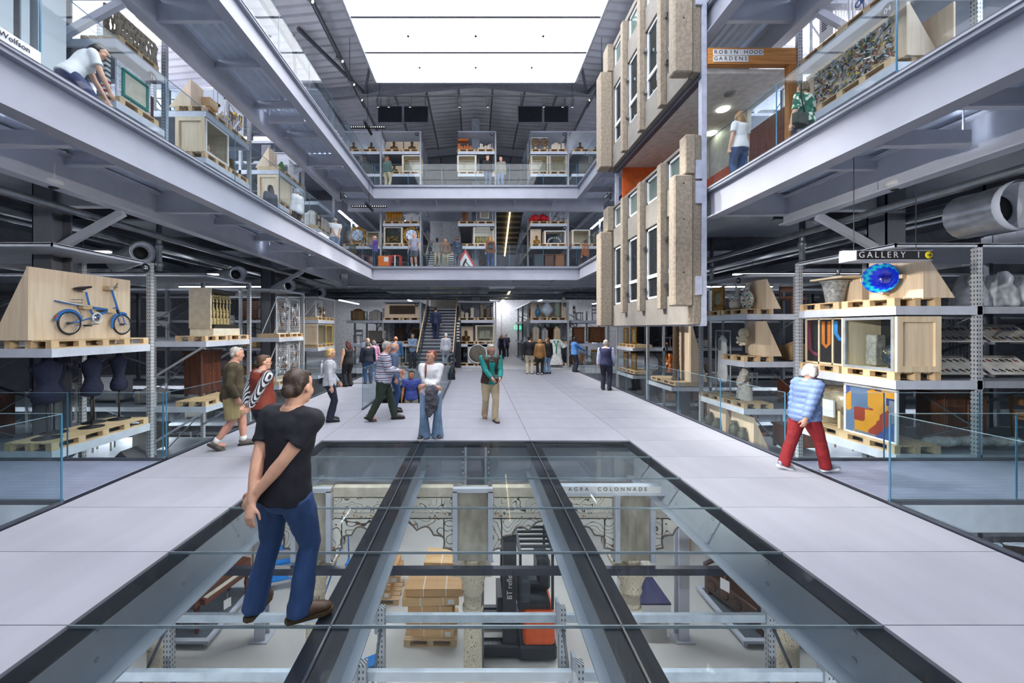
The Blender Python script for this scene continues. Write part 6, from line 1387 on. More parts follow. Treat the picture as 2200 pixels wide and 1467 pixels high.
for i in range(4):
    a, c = PC[i]+.34, PC[i+1]-.34; w_ = c-a; m_ = (a+c)/2
    MB().box(a, c, CY, CY+.16, -.76, -.6).build('coping', creams, t, True); MB().box(a+.02, c-.02, CY-.015, CY+.15, -1.02, -.78).build('frieze', marble2, t, True); MB().box(a, c, CY, CY+.15, -1.12, -1.03).build('border', spots('#d6d0c2', ('#8a7a62', '#c07a3c', '#5f6a72'), 16, .5, .3), t, True)
    arch = []
    n_ = 5
    for k in range(n_+1):
        pass
    # cusped arch: lobes from springing to crown and back
    lob = [(-.5, -1.86, -.42, -1.62), (-.42, -1.62, -.34, -1.4), (-.34, -1.4, -.2, -1.32), (-.2, -1.32, 0, -1.22), (0, -1.22, .2, -1.32), (.2, -1.32, .34, -1.4), (.34, -1.4, .42, -1.62), (.42, -1.62, .5, -1.86)]
    pts = []
    for (u0, z0_, u1, z1_) in lob:
        for q in range(5):
            f = q/5; nx, nz = (z1_-z0_), -(u1-u0)*w_; bl = .11*sin(pi*f)
            L_ = sqrt(nx*nx+nz*nz); pts.append((m_+(u0+(u1-u0)*f)*w_-bl*nx/L_*1.0, z0_+(z1_-z0_)*f-bl*nz/L_*1.0))
    pts.append((m_+.5*w_, -1.86))
    poly_b = MB(); poly_b.use(marble); k = len(pts)
    for (y_) in (CY-.02, CY+.14):
        vs = []; fs = []
        for (x_, z_) in pts: vs += [(x_, y_, min(z_, -1.15)), (x_, y_, -1.13)]
        for q in range(k-1): fs.append((2*q, 2*q+2, 2*q+3, 2*q+1))
        poly_b.add(vs, fs)
    vs = []; fs = []
    for (x_, z_) in pts: vs += [(x_, CY-.02, min(z_, -1.15)), (x_, CY+.14, min(z_, -1.15))]
    for q in range(k-1): fs.append((2*q, 2*q+1, 2*q+3, 2*q+2))
    poly_b.add(vs, fs); poly_b.build('arch_spandrel', None, t, True)
    MB().tube([(x_, CY-.03, min(z_, -1.15)) for x_, z_ in pts], .014, 5).build('arch_edge', mat('#6a5f52', .6), t, True)
MB().box(-5.9, 5.9, CY-.3, CY-.2, -1.93, -1.82).build('tie_beam', mat('#23283a', .4), t, True)
for i, x in enumerate((-4.6, 4.43)):
    o = thing('steel_column', f'pale steel post in the lower hall behind the colonnade, {"left" if i == 0 else "right"}', 'column', (x, 8.6, G)); b = MB(); b.box(x-.11, x+.11, 8.5, 8.53, G, -.2); b.box(x-.11, x+.11, 8.7, 8.73, G, -.2); b.box(x-.012, x+.012, 8.53, 8.7, G, -.2); b.build('shaft', M['beam_in'], o, True); MB().box(x-.2, x+.2, 8.42, 8.82, G, G+.02).build('base_plate', M['beam_in'], o, True)
# near rack frames under the glass
for j, yy in enumerate((4.8, 5.75)):
    o = thing('storage_rack', f'galvanised rack frame under the glass floor, {"near" if j == 0 else "far"} row', 'rack', (0, yy, G))
    for x in (-4.4, -1.35, 1.24, 4.23):
        MB().box(x-.05, x+.05, yy-.05, yy+.05, G, -1.85).build('upright', perf(), o, True); MB().box(x-.09, x-.05, yy-.06, yy+.06, -2.2, -1.75).build('beam_clip', M['rackgrey'], o, True)
        if j: MB().tube([(x, yy-.05, -2.1), (x, 4.85, -2.9), (x, yy-.05, -3.6), (x, 4.85, -4.3)], .02, 6, up=(1, 0, 0)).build('bracing', M['rackdark'], o, True)
    MB().box(-5.6, 5.6, yy-.03, yy+.03, -2.06, -1.95).build('beam', mat('#b4bfca', .4, .1), o, True)
# forklift
FYK = 7.95
t = thing('reach_truck', 'orange and black reach truck parked behind the colonnade', 'forklift', (1.05, FYK, G)); fb = mat('#1f242c', .45); orr = mat('#e2591c', .35)
MB().box(.55, .82, FYK+.1, FYK+.3, G+.1, -2.0).build('mast', fb, t, True); MB().box(.55, .82, FYK+.9, FYK+1.1, G+.1, -2.0).build('mast', fb, t, True); MB().box(.57, .8, FYK+.3, FYK+.9, -2.1, -2.02).build('mast_rail', fb, t, True); MB().box(.6, .78, FYK+.3, FYK+.9, G+1.2, G+1.28).build('mast_rail', fb, t, True)
MB().box(.95, 1.58, FYK, FYK+1.25, G+.32, G+1.0).build('hood', orr, t, True, bevel=.05); MB().box(.85, 1.62, FYK-.02, FYK+1.27, G+.05, G+.34).build('chassis', fb, t, True, bevel=.04)
MB().box(.85, 1.5, FYK+.1, FYK+1.2, G+1.0, G+1.12).build('deck', fb, t, True); MB().box(1.3, 1.58, FYK+.5, FYK+1.1, G+1.1, G+1.75).build('seat_back', fb, t, True, bevel=.05); MB().box(1.0, 1.4, FYK+.5, FYK+1.1, G+1.1, G+1.3).build('seat', fb, t, True, bevel=.05); MB().box(.88, 1.1, FYK+.1, FYK+.6, G+1.1, G+1.55).build('console', mat('#3a424c', .4), t, True, bevel=.03)
for x in (.9, 1.55):
    for y in (FYK+.12, FYK+1.15): MB().bar((x, y, G+1.0), (x, y, -2.35), .05).build('guard_post', fb, t, True)
for i in range(6): MB().box(.88, 1.6, FYK+.1+.2*i, FYK+.15+.2*i, -2.38, -2.33).build('guard_bar', fb, t, True)
MB().box(.86, .92, FYK+.08, FYK+1.2, -2.4, -2.32).build('guard_rail', fb, t, True); MB().box(1.54, 1.6, FYK+.08, FYK+1.2, -2.4, -2.32).build('guard_rail', fb, t, True)
for y in (FYK+.05, FYK+.95): MB().box(-.05, .9, y, y+.25, G+.06, G+.3).build('outrigger', fb, t, True, bevel=.03)
for y in (FYK+.4, FYK+.72): MB().box(-.02, .6, y, y+.1, G+.55, G+.6).build('fork', mat('#3a3e44', .4, .5), t, True)
MB().box(.45, .55, FYK+.3, FYK+.95, G+.5, G+1.1).build('fork_carriage', fb, t, True)
for y in (FYK+.15, FYK+1.1): MB().lathe([(0, -.06), (.11, -.06), (.11, .06), (0, .06)], 16, (.1, y, G+.12), 'y').build('wheel', M['blackmatt'], t, True)
text('BT reflex', .15, M['white'], t, (.685-1.05, .093, 1.2), (pi/2, -pi/2, 0), 'lettering')
# cardboard stacks
card = wood('#cda473', '#bd9160', .7, 0, 1.); card2 = wood('#d8b483', '#c79d6b', .7, 0, 1.)
def stack(lab, x, y, z0, n, w, d, h, seed):
    r = random.Random(seed); pallet('pallet under '+lab, ((x, y, G), 0), 1.1, .8)
    for i in range(n):
        t = thing('cardboard_box', f'strapped carton in {lab}, {["bottom","second","third","fourth","fifth","sixth","seventh"][i]} layer', 'box', (x+r.uniform(-.06, .06), y+r.uniform(-.03, .03), G+PH+h*i), r.uniform(-5, 5), 'cardboard boxes on '+lab); ww = w*(1.25 if i > n-3 else 1)
        MB().box(-ww/2, ww/2, -d/2, d/2, 0, h-.006).build('carton', card if i % 2 else card2, t, bevel=.006)
        for xx in (-ww*.18, ww*.22): MB().box(xx-.008, xx+.008, -d/2-.003, d/2+.003, -.001, h-.003).build('strap', M['white'], t)
        if i % 2 == 0: MB().box(ww*.3, ww*.42, -d/2-.003, -d/2, .03, h*.75).build('label_sticker', M['white'], t)
stack('the tall cardboard stack behind the middle column', -.95, 8.75, G, 6, .95, .7, .17, 2); stack('the low cardboard stack farther back', -.55, 10.4, G, 3, 1.1, .7, .2, 3); stack('the left cardboard stack by the blue steps', -2.4, 10.0, G, 4, .8, .7, .17, 4)
# blue steel steps / trolleys
bl = mat('#1f7fd0', .4)
def bluestep(lab, x, y, rz, s=1.):
    t = thing('mobile_steps', lab, 'steps', (x, y, G), rz)
    for i in range(5):
        MB().box(-.3*s, .3*s, -.5*s+.22*s*i, -.3*s+.22*s*i, .24*s*(i+1), .24*s*(i+1)+.04).build('tread', bl, t)
    for sx in (-.32*s, .32*s):
        MB().tube([(sx, -.5*s, .05), (sx, .6*s, 1.3*s), (sx, .6*s, .05)], .022, 6).build('side_frame', bl, t); MB().tube([(sx, -.5*s, .9*s), (sx, .55*s, 2.1*s), (sx, .6*s, 1.3*s)], .018, 6).build('handrail', bl, t); MB().tube([(sx, -.5*s, .08), (sx, .62*s, .08)], .022, 6).build('foot_rail', bl, t)
        for yy in (-.45*s, .58*s): MB().lathe([(0, -.02), (.06, -.02), (.06, .02), (0, .02)], 12, (sx, yy, .06), 'x').build('castor', M['blackmatt'], t)
bluestep('blue steel mobile steps standing behind the piano', -5.2, 10.6, 20, 1.1); bluestep('blue steel mobile steps behind the man in jeans', -2.9, 9.0, -15, .9)
t = thing('hand_trolley', 'small blue hand trolley lying near the cardboard stack', 'trolley', (px(782, 7.6), 8.0, G), 30); MB().tube([(-.2, 0, .1), (-.2, 0, 1.1), (.2, 0, 1.1), (.2, 0, .1)], .02, 6).build('frame', bl, t); MB().box(-.2, .2, -.25, 0, .08, .1).build('toe_plate', bl, t)
for sx in (-.22, .22): MB().lathe([(0, -.03), (.12, -.03), (.12, .03), (0, .03)], 14, (sx, .05, .12), 'x').build('wheel', mat('#7d8086', .5), t)
# platforms with piano and carved bench
for s, nm in ((-1, 'left'), (1, 'right')):
    t = thing('display_platform', f'low grey metal grating platform in the {nm} of the lower hall', 'platform', (s*6.4, 9.2, G)); MB().box(s*5.55, s*7.3, 8.3, 10.1, G+.1, G+.16).build('rim', M['shelf'], t, True); MB().box(s*5.65, s*7.2, 8.4, 10.0, G+.161, G+.17).build('grating', mat('#6f767f', .5, .3, .2, 40), t, True)
    for x in (5.65, 7.2):
        for y in (8.4, 10.0): MB().box(s*x-.04, s*x+.04, y-.04, y+.04, G, G+.1).build('foot', M['shelf'], t, True)
rosew = wood('#6a3420', '#43200f', .25, 0, 2.); 
t = thing('upright_piano', 'old brown square piano with turned legs on the left platform', 'piano', (-6.0, 9.2, G+.17), 75)
MB().box(-.75, .75, -.3, .35, .55, .85).build('case', rosew, t, bevel=.02); MB().box(-.78, .78, .0, .38, .85, .95).build('lid', rosew, t, bevel=.015); MB().box(-.6, .6, -.42, -.3, .58, .7).build('keyboard_shelf', rosew, t); MB().box(-.55, .55, -.41, -.31, .7, .715).build('keys', mat('#d8d2c2', .4), t); MB().box(-.7, .7, .2, .34, .95, 1.25).build('desk', rosew, t)
for x in (-.65, .65):
    for y in (-.25, .28): MB().lathe([(.03, 0), (.045, .05), (.03, .1), (.06, .3), (.04, .42), (.06, .55)], 12, (x, y, 0)).build('leg', rosew, t)
t = thing('paper_tag', 'white paper label hanging from the piano', 'label', (-5.55, 8.95, G+.6), 60); MB().box(-.08, .08, 0, .006, -.2, 0).build('card', M['white'], t); MB().bar((0, .003, 0), (0, .003, .12), .004).build('string', M['white'], t)
t = thing('carved_bench', 'dark carved wooden bench with scrolled back on the right platform', 'bench', (6.1, 9.2, G+.17), -75); dkb = wood('#4a2d1f', '#2b1810', .4, 0, 2.)
MB().box(-.75, .75, -.3, .3, .1, .5).build('chest_seat', dkb, t, bevel=.02); b = MB(); b.prism([(-.75, .5), (.75, .5), (.75, .9), (.55, 1.05), (.3, .95), (0, 1.15), (-.3, .95), (-.55, 1.05), (-.75, .9)], .22, .3, 'y'); b.build('back', dkb, t, bevel=.01)
for x in (-.5, -.17, .17, .5): MB().lathe([(0, -.02), (.09, -.02), (.12, 0), (0, 0)], 14, (x, -.3, .3), 'y').build('roundel', dkb, t)
for s in (-1, 1): MB().tube([(s*.7, -.3, .5), (s*.7, -.32, .72), (s*.7, 0, .78), (s*.7, .25, .75)], .05, 8).build('arm', dkb, t)
for x in (-.68, .68): MB().box(x-.06, x+.06, -.28, .28, 0, .1).build('foot', dkb, t)
t = thing('paper_tag', 'white paper label on the carved bench', 'label', (5.6, 9.0, G+1.0), -60); MB().box(-.1, .1, 0, .006, -.25, 0).build('card', M['white'], t); MB().bar((0, .003, 0), (0, .003, .1), .004).build('string', M['white'], t)
t = thing('covered_table', 'white table under a navy cloth cover in the lower hall', 'table', (3.9, 9.1, G)); MB().box(3.4, 4.2, 8.6, 9.65, -3.8, -3.76).build('navy_cover', mat('#22264f', .7), t, True); MB().box(3.4, 4.2, 8.6, 9.65, -4.1, -3.8).build('apron', M['white'], t, True)
for x in (3.45, 4.15):
    for y in (8.65, 9.6): MB().box(x-.03, x+.03, y-.03, y+.03, G, -4.1).build('leg', M['white'], t, True)
# ================================================================== STORED PIECES DEEP IN THE RACKS
r = random.Random(11)
woods = [dk, wood('#7a4a2c', '#57321c', .5, 2), wood('#a8794a', '#8a5e34', .5, 2), mat('#6a665e', .6), mat('#8f959b', .5)]
cn_ = ['dark brown', 'chestnut', 'light oak', 'grey', 'pale grey']
for side, sgn in (('left', -1), ('right', 1)):
    for k in range(4):
        shelves = cfgC if (sgn > 0 and k == 2) else (cfgB if (k == 3 or sgn > 0) else cfgA)
        for zi, z in enumerate(shelves):
            if z < -2.7: continue
            for bx in (0, 1):
                X = 9.2+1.5*bx if bx == 0 else 10.6
                if sgn > 0 and k == 0 and z > 1: continue
                Y = LY[k]+.06*(sgn > 0)+.75+r.uniform(-.1, .1); kind = r.random(); wi_ = r.randrange(5)
                pos = f'{["nearest","second","third","fourth"][k]} {side} rack, shelf {["lowest","low","lower","middle","upper","top"][min(5, zi)]}, {"inner" if bx == 0 else "deeper"} bay'
                X = sgn*(X+r.uniform(-.1, .1))
                if kind < .38: cabinet(f'{cn_[wi_]} stored cabinet in the {pos}', (X, Y, z), 0, r.uniform(.6, 1.0), .5, r.uniform(.6, .95), woods[wi_], r.choice((1, 2)))
                elif kind < .7: chair(f'{cn_[wi_]} stored chair in the {pos}', (X, Y, z), r.choice((0, 30, 160, 90)), woods[wi_], r.uniform(.8, .98))
                else: wrapped_box(f'{["white","grey","cream","tan","pale"][wi_]} cloth bundle in the {pos}', (X, Y, z), 0, r.uniform(.5, .9), .5, r.uniform(.25, .5), mat(['#c9c6c0', '#8f9196', '#cfc4ae', '#a38560', '#b4b8bc'][wi_], .8))
for i, (x, y) in enumerate(((-6.0, 11.3), (-6.9, 12.0), (-6.1, 13.2), (-6.8, 14.3), (6.3, 12.2), (6.8, 14.0))): chair(f'light wood chair on the ground floor below the {"left" if x < 0 else "right"} floor edge, {["first","second","third","fourth","first","second"][i]} away', (x, y, G), 40*i, woods[2])
t = thing('house_model', 'dark grey model house with pitched roof below the bicycle rack', 'model', (-7.5, 8.75, -1.3)); b = MB(); b.prism([(-.3, 0), (.3, 0), (.3, .55), (0, .85), (-.3, .55)], -.3, .3, 'y'); b.build('walls', mat('#3c3b3e', .7, 0, .15, 12), t); MB().box(-.1, .1, -.31, -.3, .0, .4).build('door', mat('#2a292c', .6), t); MB().box(-.34, .34, -.34, .34, -.0, .03).build('base', mat('#55524e', .7), t)
t = thing('trestle_table', 'table under a white sheet below the bicycle rack', 'table', (-7.6, 7.6, -1.3)); MB().box(-.4, .4, -.45, .45, .45, .6).build('white_sheet', mat('#d5d3cf', .7), t)
for x in (-.35, .35):
    for y in (-.4, .4): MB().box(x-.03, x+.03, y-.03, y+.03, 0, .45).build('leg', M['pine'], t)

# stored pieces in the far corner racks and deeper far bays, floor level
r = random.Random(21)
for nm, x0 in (('far left corner', -7.4), ('far right corner', 5.5), ('left far', -5.18), ('right far', 3.05)):
    for zi, z in enumerate((.05, 1.27, 2.6)):
        for h in (0, 1):
            deep = nm.endswith('far'); X = x0+.5+1.05*h; Y = (24.9 if deep else 23.45)+r.uniform(-.1, .1); wi_ = r.randrange(5); k = r.random()
            pos = f'{nm} rack at floor level, {["bottom","middle","top"][zi]} shelf, {"left" if h == 0 else "right"}'
            if k < .4: cabinet(f'{cn_[wi_]} cabinet in the {pos}', (X, Y, z), 0, r.uniform(.6, .85), .5, r.uniform(.6, .95), woods[wi_], r.choice((1, 2)))
            elif k < .65: chair(f'{cn_[wi_]} chair in the {pos}', (X, Y, z), r.choice((0, 30, 160, 90)), woods[wi_], r.uniform(.8, .95))
            elif k < .85: frame_pic(f'gilt framed picture in the {pos}', ((X, Y-.2, z), 0), .7, .85, M['gold'], spots('#6b6455', ('#4b463a', '#8a7d62', '#39423f'), 5, .5, .5), .09)
            else: wrapped_box(f'{["white","grey","cream","tan","pale"][wi_]} cloth bundle in the {pos}', (X, Y, z), 0, r.uniform(.5, .8), .5, r.uniform(.3, .6), mat(['#c9c6c0', '#8f9196', '#cfc4ae', '#a38560', '#b4b8bc'][wi_], .8))
# ================================================================== PEOPLE
SKIN = {'fair': '#d3a389', 'pink': '#cf9a84', 'tan': '#b9825f', 'brown': '#6f4a36', 'dark': '#4a3024'}
def skin(c):
    k = ('skin', c)
    if k in MATS: return MATS[k]
    m = mat(SKIN[c], .5, 0, .06, 12, 0, key=('skinbase', c)); b = m.node_tree.nodes['Principled BSDF']; b.inputs['Subsurface Weight'].default_value = .08; b.inputs['Subsurface Radius'].default_value = (.02, .008, .005)
    MATS[k] = m; return m
def ik(a, t, l1, l2, pole):
    a = Vector(a); t = Vector(t); d = t-a; L = d.length; L = min(L, (l1+l2)*.998); dn = d.normalized(); t = a+dn*L
    x = (l1*l1-l2*l2+L*L)/(2*L); h = sqrt(max(0, l1*l1-x*x)); p = Vector(pole); p = p-dn*p.dot(dn)
    if p.length < 1e-6: p = Vector((0, 1, 0))
    return a+dn*x+p.normalized()*h, t
def person(label, loc, rz, H=1.72, lean=0., tilt=0., hz=.525, hipx=0., head=(0, 0), feet=None, hands=None, poles=None, build=1., fem=False, sk='fair',
           top='tee', topm=None, over=None, overm=None, bottom='trousers', botm=None, shoem=None, hair='short', hairm=None, vox=.014, hem=1., belly=0., face=True, glasses=False, socks=False, handroll=None, sole=None, neckm=None, curl=.5, openfront=False):
    t = thing('person', label, 'person', loc, rz); S = H; bd = build
    if feet is None: feet = {'L': (.06, 0, 0, 8), 'R': (-.06, 0, 0, -8)}
    if hands is None: hands = {}
    hands = {'L': hands.get('L', (.155*bd, -.03, .47)), 'R': hands.get('R', (-.155*bd, -.03, .47))}
    poles = poles or {}; sgn = {'L': 1, 'R': -1}
    u = Vector((sin(radians(tilt)), -sin(radians(lean)), cos(radians(lean)))).normalized(); fwd = Vector((0, -cos(radians(lean)), -sin(radians(lean))))
    pel = Vector((hipx*S, 0, hz*S)); shw = (.098 if fem else .108)*S*bd; hw = .054*S*(1.08 if fem else 1)
    neck = pel+u*(.318*S)+fwd*(.004*S); hc = neck+u*(.078*S)+fwd*(.016*S)
    Rz = Matrix.Rotation(radians(head[0]), 3, 'Z') @ Matrix.Rotation(radians(head[1]+6), 3, 'X')
    def hp(x, y, z): return hc+Rz @ Vector((x*S, y*S, z*S))
    J = {}
    for k in 'LR':
        s = sgn[k]; hip = pel+Vector((s*hw, 0, -.005*S)); f = feet[k]; ank = Vector((f[0]*S, f[1]*S, .048*S+f[2]*S))
        kn, ank = ik(hip, ank, .247*S, .242*S, Vector((s*.12, -1, 0)))
        sh = pel+u*(.279*S)+Vector((s*shw, .004*S, 0)); h = Vector(hands[k])*S
        el, wr = ik(sh, h, .172*S, .15*S, poles.get(k, (s*.45, .8, -.3)))
        J[k] = dict(hip=hip, kn=kn, ank=ank, yaw=f[3], sh=sh, el=el, wr=wr, tip=f[4] if len(f) > 4 else 0)
    fs = .93 if fem else 1.
    def torso(b, e, lo, hi, ex=0., hemw=0.):
        R = [(-.075, .068, .06), (-.04, .1, .078), (0, .104, .081), (.06, .092, .07), (.12, .083*fs, .062), (.2, .094*fs, .07), (.25, .102*fs, .07), (.285, .098*fs, .058), (.305, .06, .047), (.325, .04, .042)]
        P = []; Q = []
        for d, rx, ry in R:
            if d < lo-.001 or d > hi+.001: continue
            bl = belly*math.exp(-((d-.07)/.07)**2)*S; ch = (.012*S*math.exp(-((d-.21)/.04)**2) if fem else 0)
            P.append(pel+u*(d*S)+fwd*((bl+ch)*.5)); Q.append((rx*S*bd+e+(hemw if d <= lo+.02 else 0), ry*S*bd+e+(bl+ch)*.5+(hemw if d <= lo+.02 else 0)))
        b.tube(P, Q, 16, up=(0, 1, 0))
    def arm(b, k, e, f0=0., f1=2., cuff=0.):
        j = J[k]; P = [j['sh']-(j['el']-j['sh'])*.0, j['sh'].lerp(j['el'], .45), j['el'], j['el'].lerp(j['wr'], .35), j['wr']]; A = [0, .45, 1, 1.35, 2]; R = [.036, .032, .026, .027, .0185]
        pts = []; rad = []
        for i in range(5):
            if A[i] <= f1+1e-6: pts.append(P[i]); rad.append(R[i]*S*bd+e)
        if pts and f1 not in A:
            for i in range(4):
                if A[i] < f1 < A[i+1]: q = (f1-A[i])/(A[i+1]-A[i]); pts.append(P[i].lerp(P[i+1], q)); rad.append((R[i]+(R[i+1]-R[i])*q)*S*bd+e+cuff)
        b.ball(tuple(j['sh']), .037*S*bd+e*.8, 10, 8); b.tube(pts, rad, 10)
        sp = pel+u*(.27*S); b.tube([sp, j['sh']], [.055*S+e*.6, .036*S*bd+e*.8], 10)
    def leg(b, k, e, f1=2., hemr=None):
        j = J[k]; P = [j['hip']+Vector((0, 0, -.015*S)), j['hip'].lerp(j['kn'], .4), j['kn'], j['kn'].lerp(j['ank'], .35), j['ank'].lerp(j['kn'], .0)]; A = [0, .4, 1, 1.35, 2]; R = [.057, .054, .037, .037, .022]
        pts = []; rad = []
        for i in range(5):
            if A[i] <= f1+1e-6:
                pts.append(P[i]); rr = R[i]*S*bd+e
                if hemr and A[i] >= 1: rr = max(rr, (.04+(hemr-.04)*(A[i]-1))*S)
                rad.append(rr)
        if f1 not in A:
            for i in range(4):
                if A[i] < f1 < A[i+1]: q = (f1-A[i])/(A[i+1]-A[i]); pts.append(P[i].lerp(P[i+1], q)); rad.append(max(R[i]+(R[i+1]-R[i])*q, .05 if f1 < 1.2 else 0)*S*bd+e)
        if f1 >= 2 and hemr: pts[-1] = pts[-1]-Vector((0, 0, .028*S))
        b.tube(pts, rad, 12)
    near = vox <= .011
    # ---- body: one continuous surface
    b = MB(); torso(b, -.004, -.08, .33); b.tube([neck-u*(.03*S), neck+u*(.015*S), hc-u*(.03*S)], [(.04*S, .04*S), (.033*S, .035*S), (.034*S, .037*S)], 12, up=(0, 1, 0))
    b.ball(tuple(hp(0, .006, .014)), (.047*S, .055*S, .052*S), 14, 10)
    for (x, y, z, r_) in ((0, -.018, -.032, .036), (0, -.041, -.047, .0175), (0, -.03, -.004, .031), (.02, -.028, -.014, .022), (-.02, -.028, -.014, .022), (0, -.036, -.03, .022), (0, -.026, .026, .03)): b.ball(tuple(hp(x, y, z)), r_*S, 10, 8)
    b.tube([hp(0, -.052, .012), hp(0, -.064, -.009), hp(0, -.058, -.014)], [.006*S, .0085*S, .007*S], 8)
    for s in (-1, 1): b.ball(tuple(hp(s*.048, .006, -.004)), (.007*S, .012*S, .018*S), 8, 6)
    for k in 'LR':
        arm(b, k, -.003); leg(b, k, -.003); j = J[k]; s = sgn[k]
        d = (j['wr']-j['el']).normalized(); hr = (handroll or {}).get(k); nrm = Vector(hr if hr else (-s, .0, 0)); nrm = (nrm-d*nrm.dot(d)).normalized(); side = d.cross(nrm).normalized()*s  # side: towards thumb
        c = j['wr']+d*(.028*S); b.tube([j['wr'], c, j['wr']+d*(.055*S)], [(.017*S, .014*S), (.024*S, .013*S), (.024*S, .011*S)], 10, up=tuple(nrm))
        fr = max(.0052*S, vox*.62)
        for i in range(4):
            o_ = side*((.0165-.011*i)*S); L = (.042, .046, .043, .034)[i]*S; p0 = j['wr']+d*(.05*S)+o_; p1 = p0+d*(L*.5*(1-.2*curl))+nrm*(L*.3*curl); p2 = p1+d*(L*.55*(1-curl))+nrm*(L*.55*curl); b.tube([p0-d*.012*S, p0, p1, p2], [fr*1.1, fr*1.1, fr, fr*.85], 6)
        p0 = j['wr']+d*(.018*S)+side*(.018*S); p1 = p0+d*(.02*S)+side*(.018*S)+nrm*(.006*S); b.tube([p0, p1, p1+d*(.022*S)+nrm*(.01*S)], [fr*1.35, fr*1.2, fr], 6)
        yaw = radians(j['yaw']); fd = Vector((sin(yaw), -cos(yaw), 0)); b.tube([j['ank'], j['ank']+fd*(.04*S)-Vector((0, 0, .02*S)), j['ank']+fd*(.09*S)-Vector((0, 0, .035*S))], [.022*S, .022*S, .016*S], 8)
    rm_part(b, 'body', skin(sk), t, min(vox, .0095) if near else vox, 2)
    cv = max(vox, .012) if near else vox
    # ---- trousers
    if bottom:
        b = MB(); torso(b, .003, -.08, .06)
        if bottom == 'shorts':
            for k in 'LR': leg(b, k, .02, .92)
        else:
            for k in 'LR': leg(b, k, .011, 2., hem*.042)
        rm_part(b, 'shorts' if bottom == 'shorts' else 'trousers', botm or mat('#23252c', .8), t, cv, 3, .007 if near else .004, 11)
    # ---- top
    sl = {'tee': .62, 'long': 1.95, 'sleeveless': 0, 'jacket': 1.92, 'puffer': 1.95, 'vest': 0, 'polo': .6, 'elbow': 1.0}
    def garment(kind, m_, e, name):
        b = MB(); lo = {'jacket': -.075, 'puffer': -.075, 'vest': -.04, 'sweater': -.04}.get(kind, -.04); torso(b, e, lo, .305, hemw=.006)
        if sl.get(kind, 1.95) > 0:
            for k in 'LR': arm(b, k, e*.8 if kind != 'puffer' else e*.7, 0, sl.get(kind, 1.95), .008 if kind in ('tee', 'polo', 'elbow') else .003)
        else:
            for k in 'LR': b.ball(tuple(J[k]['sh']-Vector((sgn[k]*.02*S, 0, 0))), .04*S*bd+e*.6, 10, 8)
        me = remesh(b, cv, 3, 0, 1, [m_])
        amp = .009 if near else .005
        for v, n_ in zip(me.vertices, [v.normal.copy() for v in me.vertices]):
            p = v.co
            if kind == 'puffer': v.co = p+n_*(.012*abs(sin((p.z+.25*p.x*0)*pi/.085))-.006+.004*noise.noise(p*14))
            else: v.co = p+n_*(amp*(noise.noise(Vector((p.x*7, p.y*7, p.z*11)))+.5*noise.noise(Vector((p.x*17, p.y*17, p.z*15+5)))))
        me.update(); return inst(me, name, t)
    E = {'tee': .018, 'polo': .018, 'long': .017, 'sleeveless': .007, 'jacket': .022, 'puffer': .033, 'vest': .02, 'elbow': .014}
    garment(top, topm or mat('#888888', .8), E.get(top, .012), {'tee': 'shirt', 'polo': 'polo_shirt', 'long': 'top', 'sleeveless': 'top', 'jacket': 'jacket', 'puffer': 'puffer_jacket', 'elbow': 'shirt'}.get(top, 'top'))
    if over: garment(over, overm, E.get(over, .02)+.008, {'vest': 'waistcoat', 'jacket': 'jacket'}.get(over, 'overgarment'))
    if openfront:
        b = MB(); P_ = [pel+u*(d*S)+fwd*((ry*S*bd)+.034) for d, ry in ((-.045, .074), (.06, .07), (.14, .064), (.22, .066), (.28, .052))]; b.tube(P_, [(.05*S, .012), (.04*S, .012), (.035*S, .012), (.045*S, .012), (.03*S, .012)], 10, up=(0, 1, 0)); rm_part(b, 'shirt_front', topm, t, .012, 2)
    if neckm:
        b = MB(); n_ = 14; c = neck+u*(.0*S); b.tube([c+Vector((.043*S*cos(2*pi*i/n_), .044*S*sin(2*pi*i/n_), -.004*S*sin(2*pi*i/n_))) for i in range(n_)], .008*S, 6, closed=True); b.build('collar', neckm, t)
    # ---- shoes
    sm = shoem or mat('#1b1b1f', .5); so = sole or mat('#2a2724', .7)
    for k in 'LR':
        j = J[k]; yaw = radians(j['yaw']); fd = Vector((sin(yaw), -cos(yaw), 0)); tp = radians(j['tip']); fd3 = (fd*cos(tp)-Vector((0, 0, sin(tp)))).normalized(); up3 = (Vector((0, 0, cos(tp)))+fd*sin(tp)).normalized()
        a = j['ank']-up3*(.048*S-.0); A_ = a
        b = MB(); b.tube([A_-fd3*(.036*S)+up3*.03*S, A_-fd3*.005*S+up3*.036*S, A_+fd3*(.05*S)+up3*.03*S, A_+fd3*(.1*S)+up3*.022*S, A_+fd3*(.125*S)+up3*.018*S], [(.022*S, .026*S), (.027*S, .034*S), (.029*S, .028*S), (.028*S, .02*S), (.015*S, .012*S)], 12, up=tuple(up3)); b.tube([A_+up3*.03*S, j['ank']+up3*.006*S], [.03*S, .027*S], 10)
        sh = rm_part(b, 'shoe', sm, t, max(.009, cv*.8), 1)
        pts = [(-.04, -.02), (-.05, 0), (-.04, .02), (.03, .026), (.09, .03), (.125, .018), (.132, 0), (.125, -.018), (.09, -.03), (.03, -.026)]; sd = fd3.cross(up3); b = MB(); vs = [A_+fd3*(x*S)+sd*(y*S)+up3*z_ for z_ in (0, .016*S) for x, y in pts]; n_ = len(pts)
        b.add(vs, [tuple(range(n_)), tuple(range(n_, 2*n_))]+[(i, (i+1) % n_, n_+(i+1) % n_, n_+i) for i in range(n_)]); b.build('sole', so, sh)
        if socks: b = MB(); b.tube([j['ank'].lerp(j['kn'], .02), j['ank'].lerp(j['kn'], .2)], [.03*S, .034*S], 10); b.build('sock', mat('#e2e2e0', .8), t)
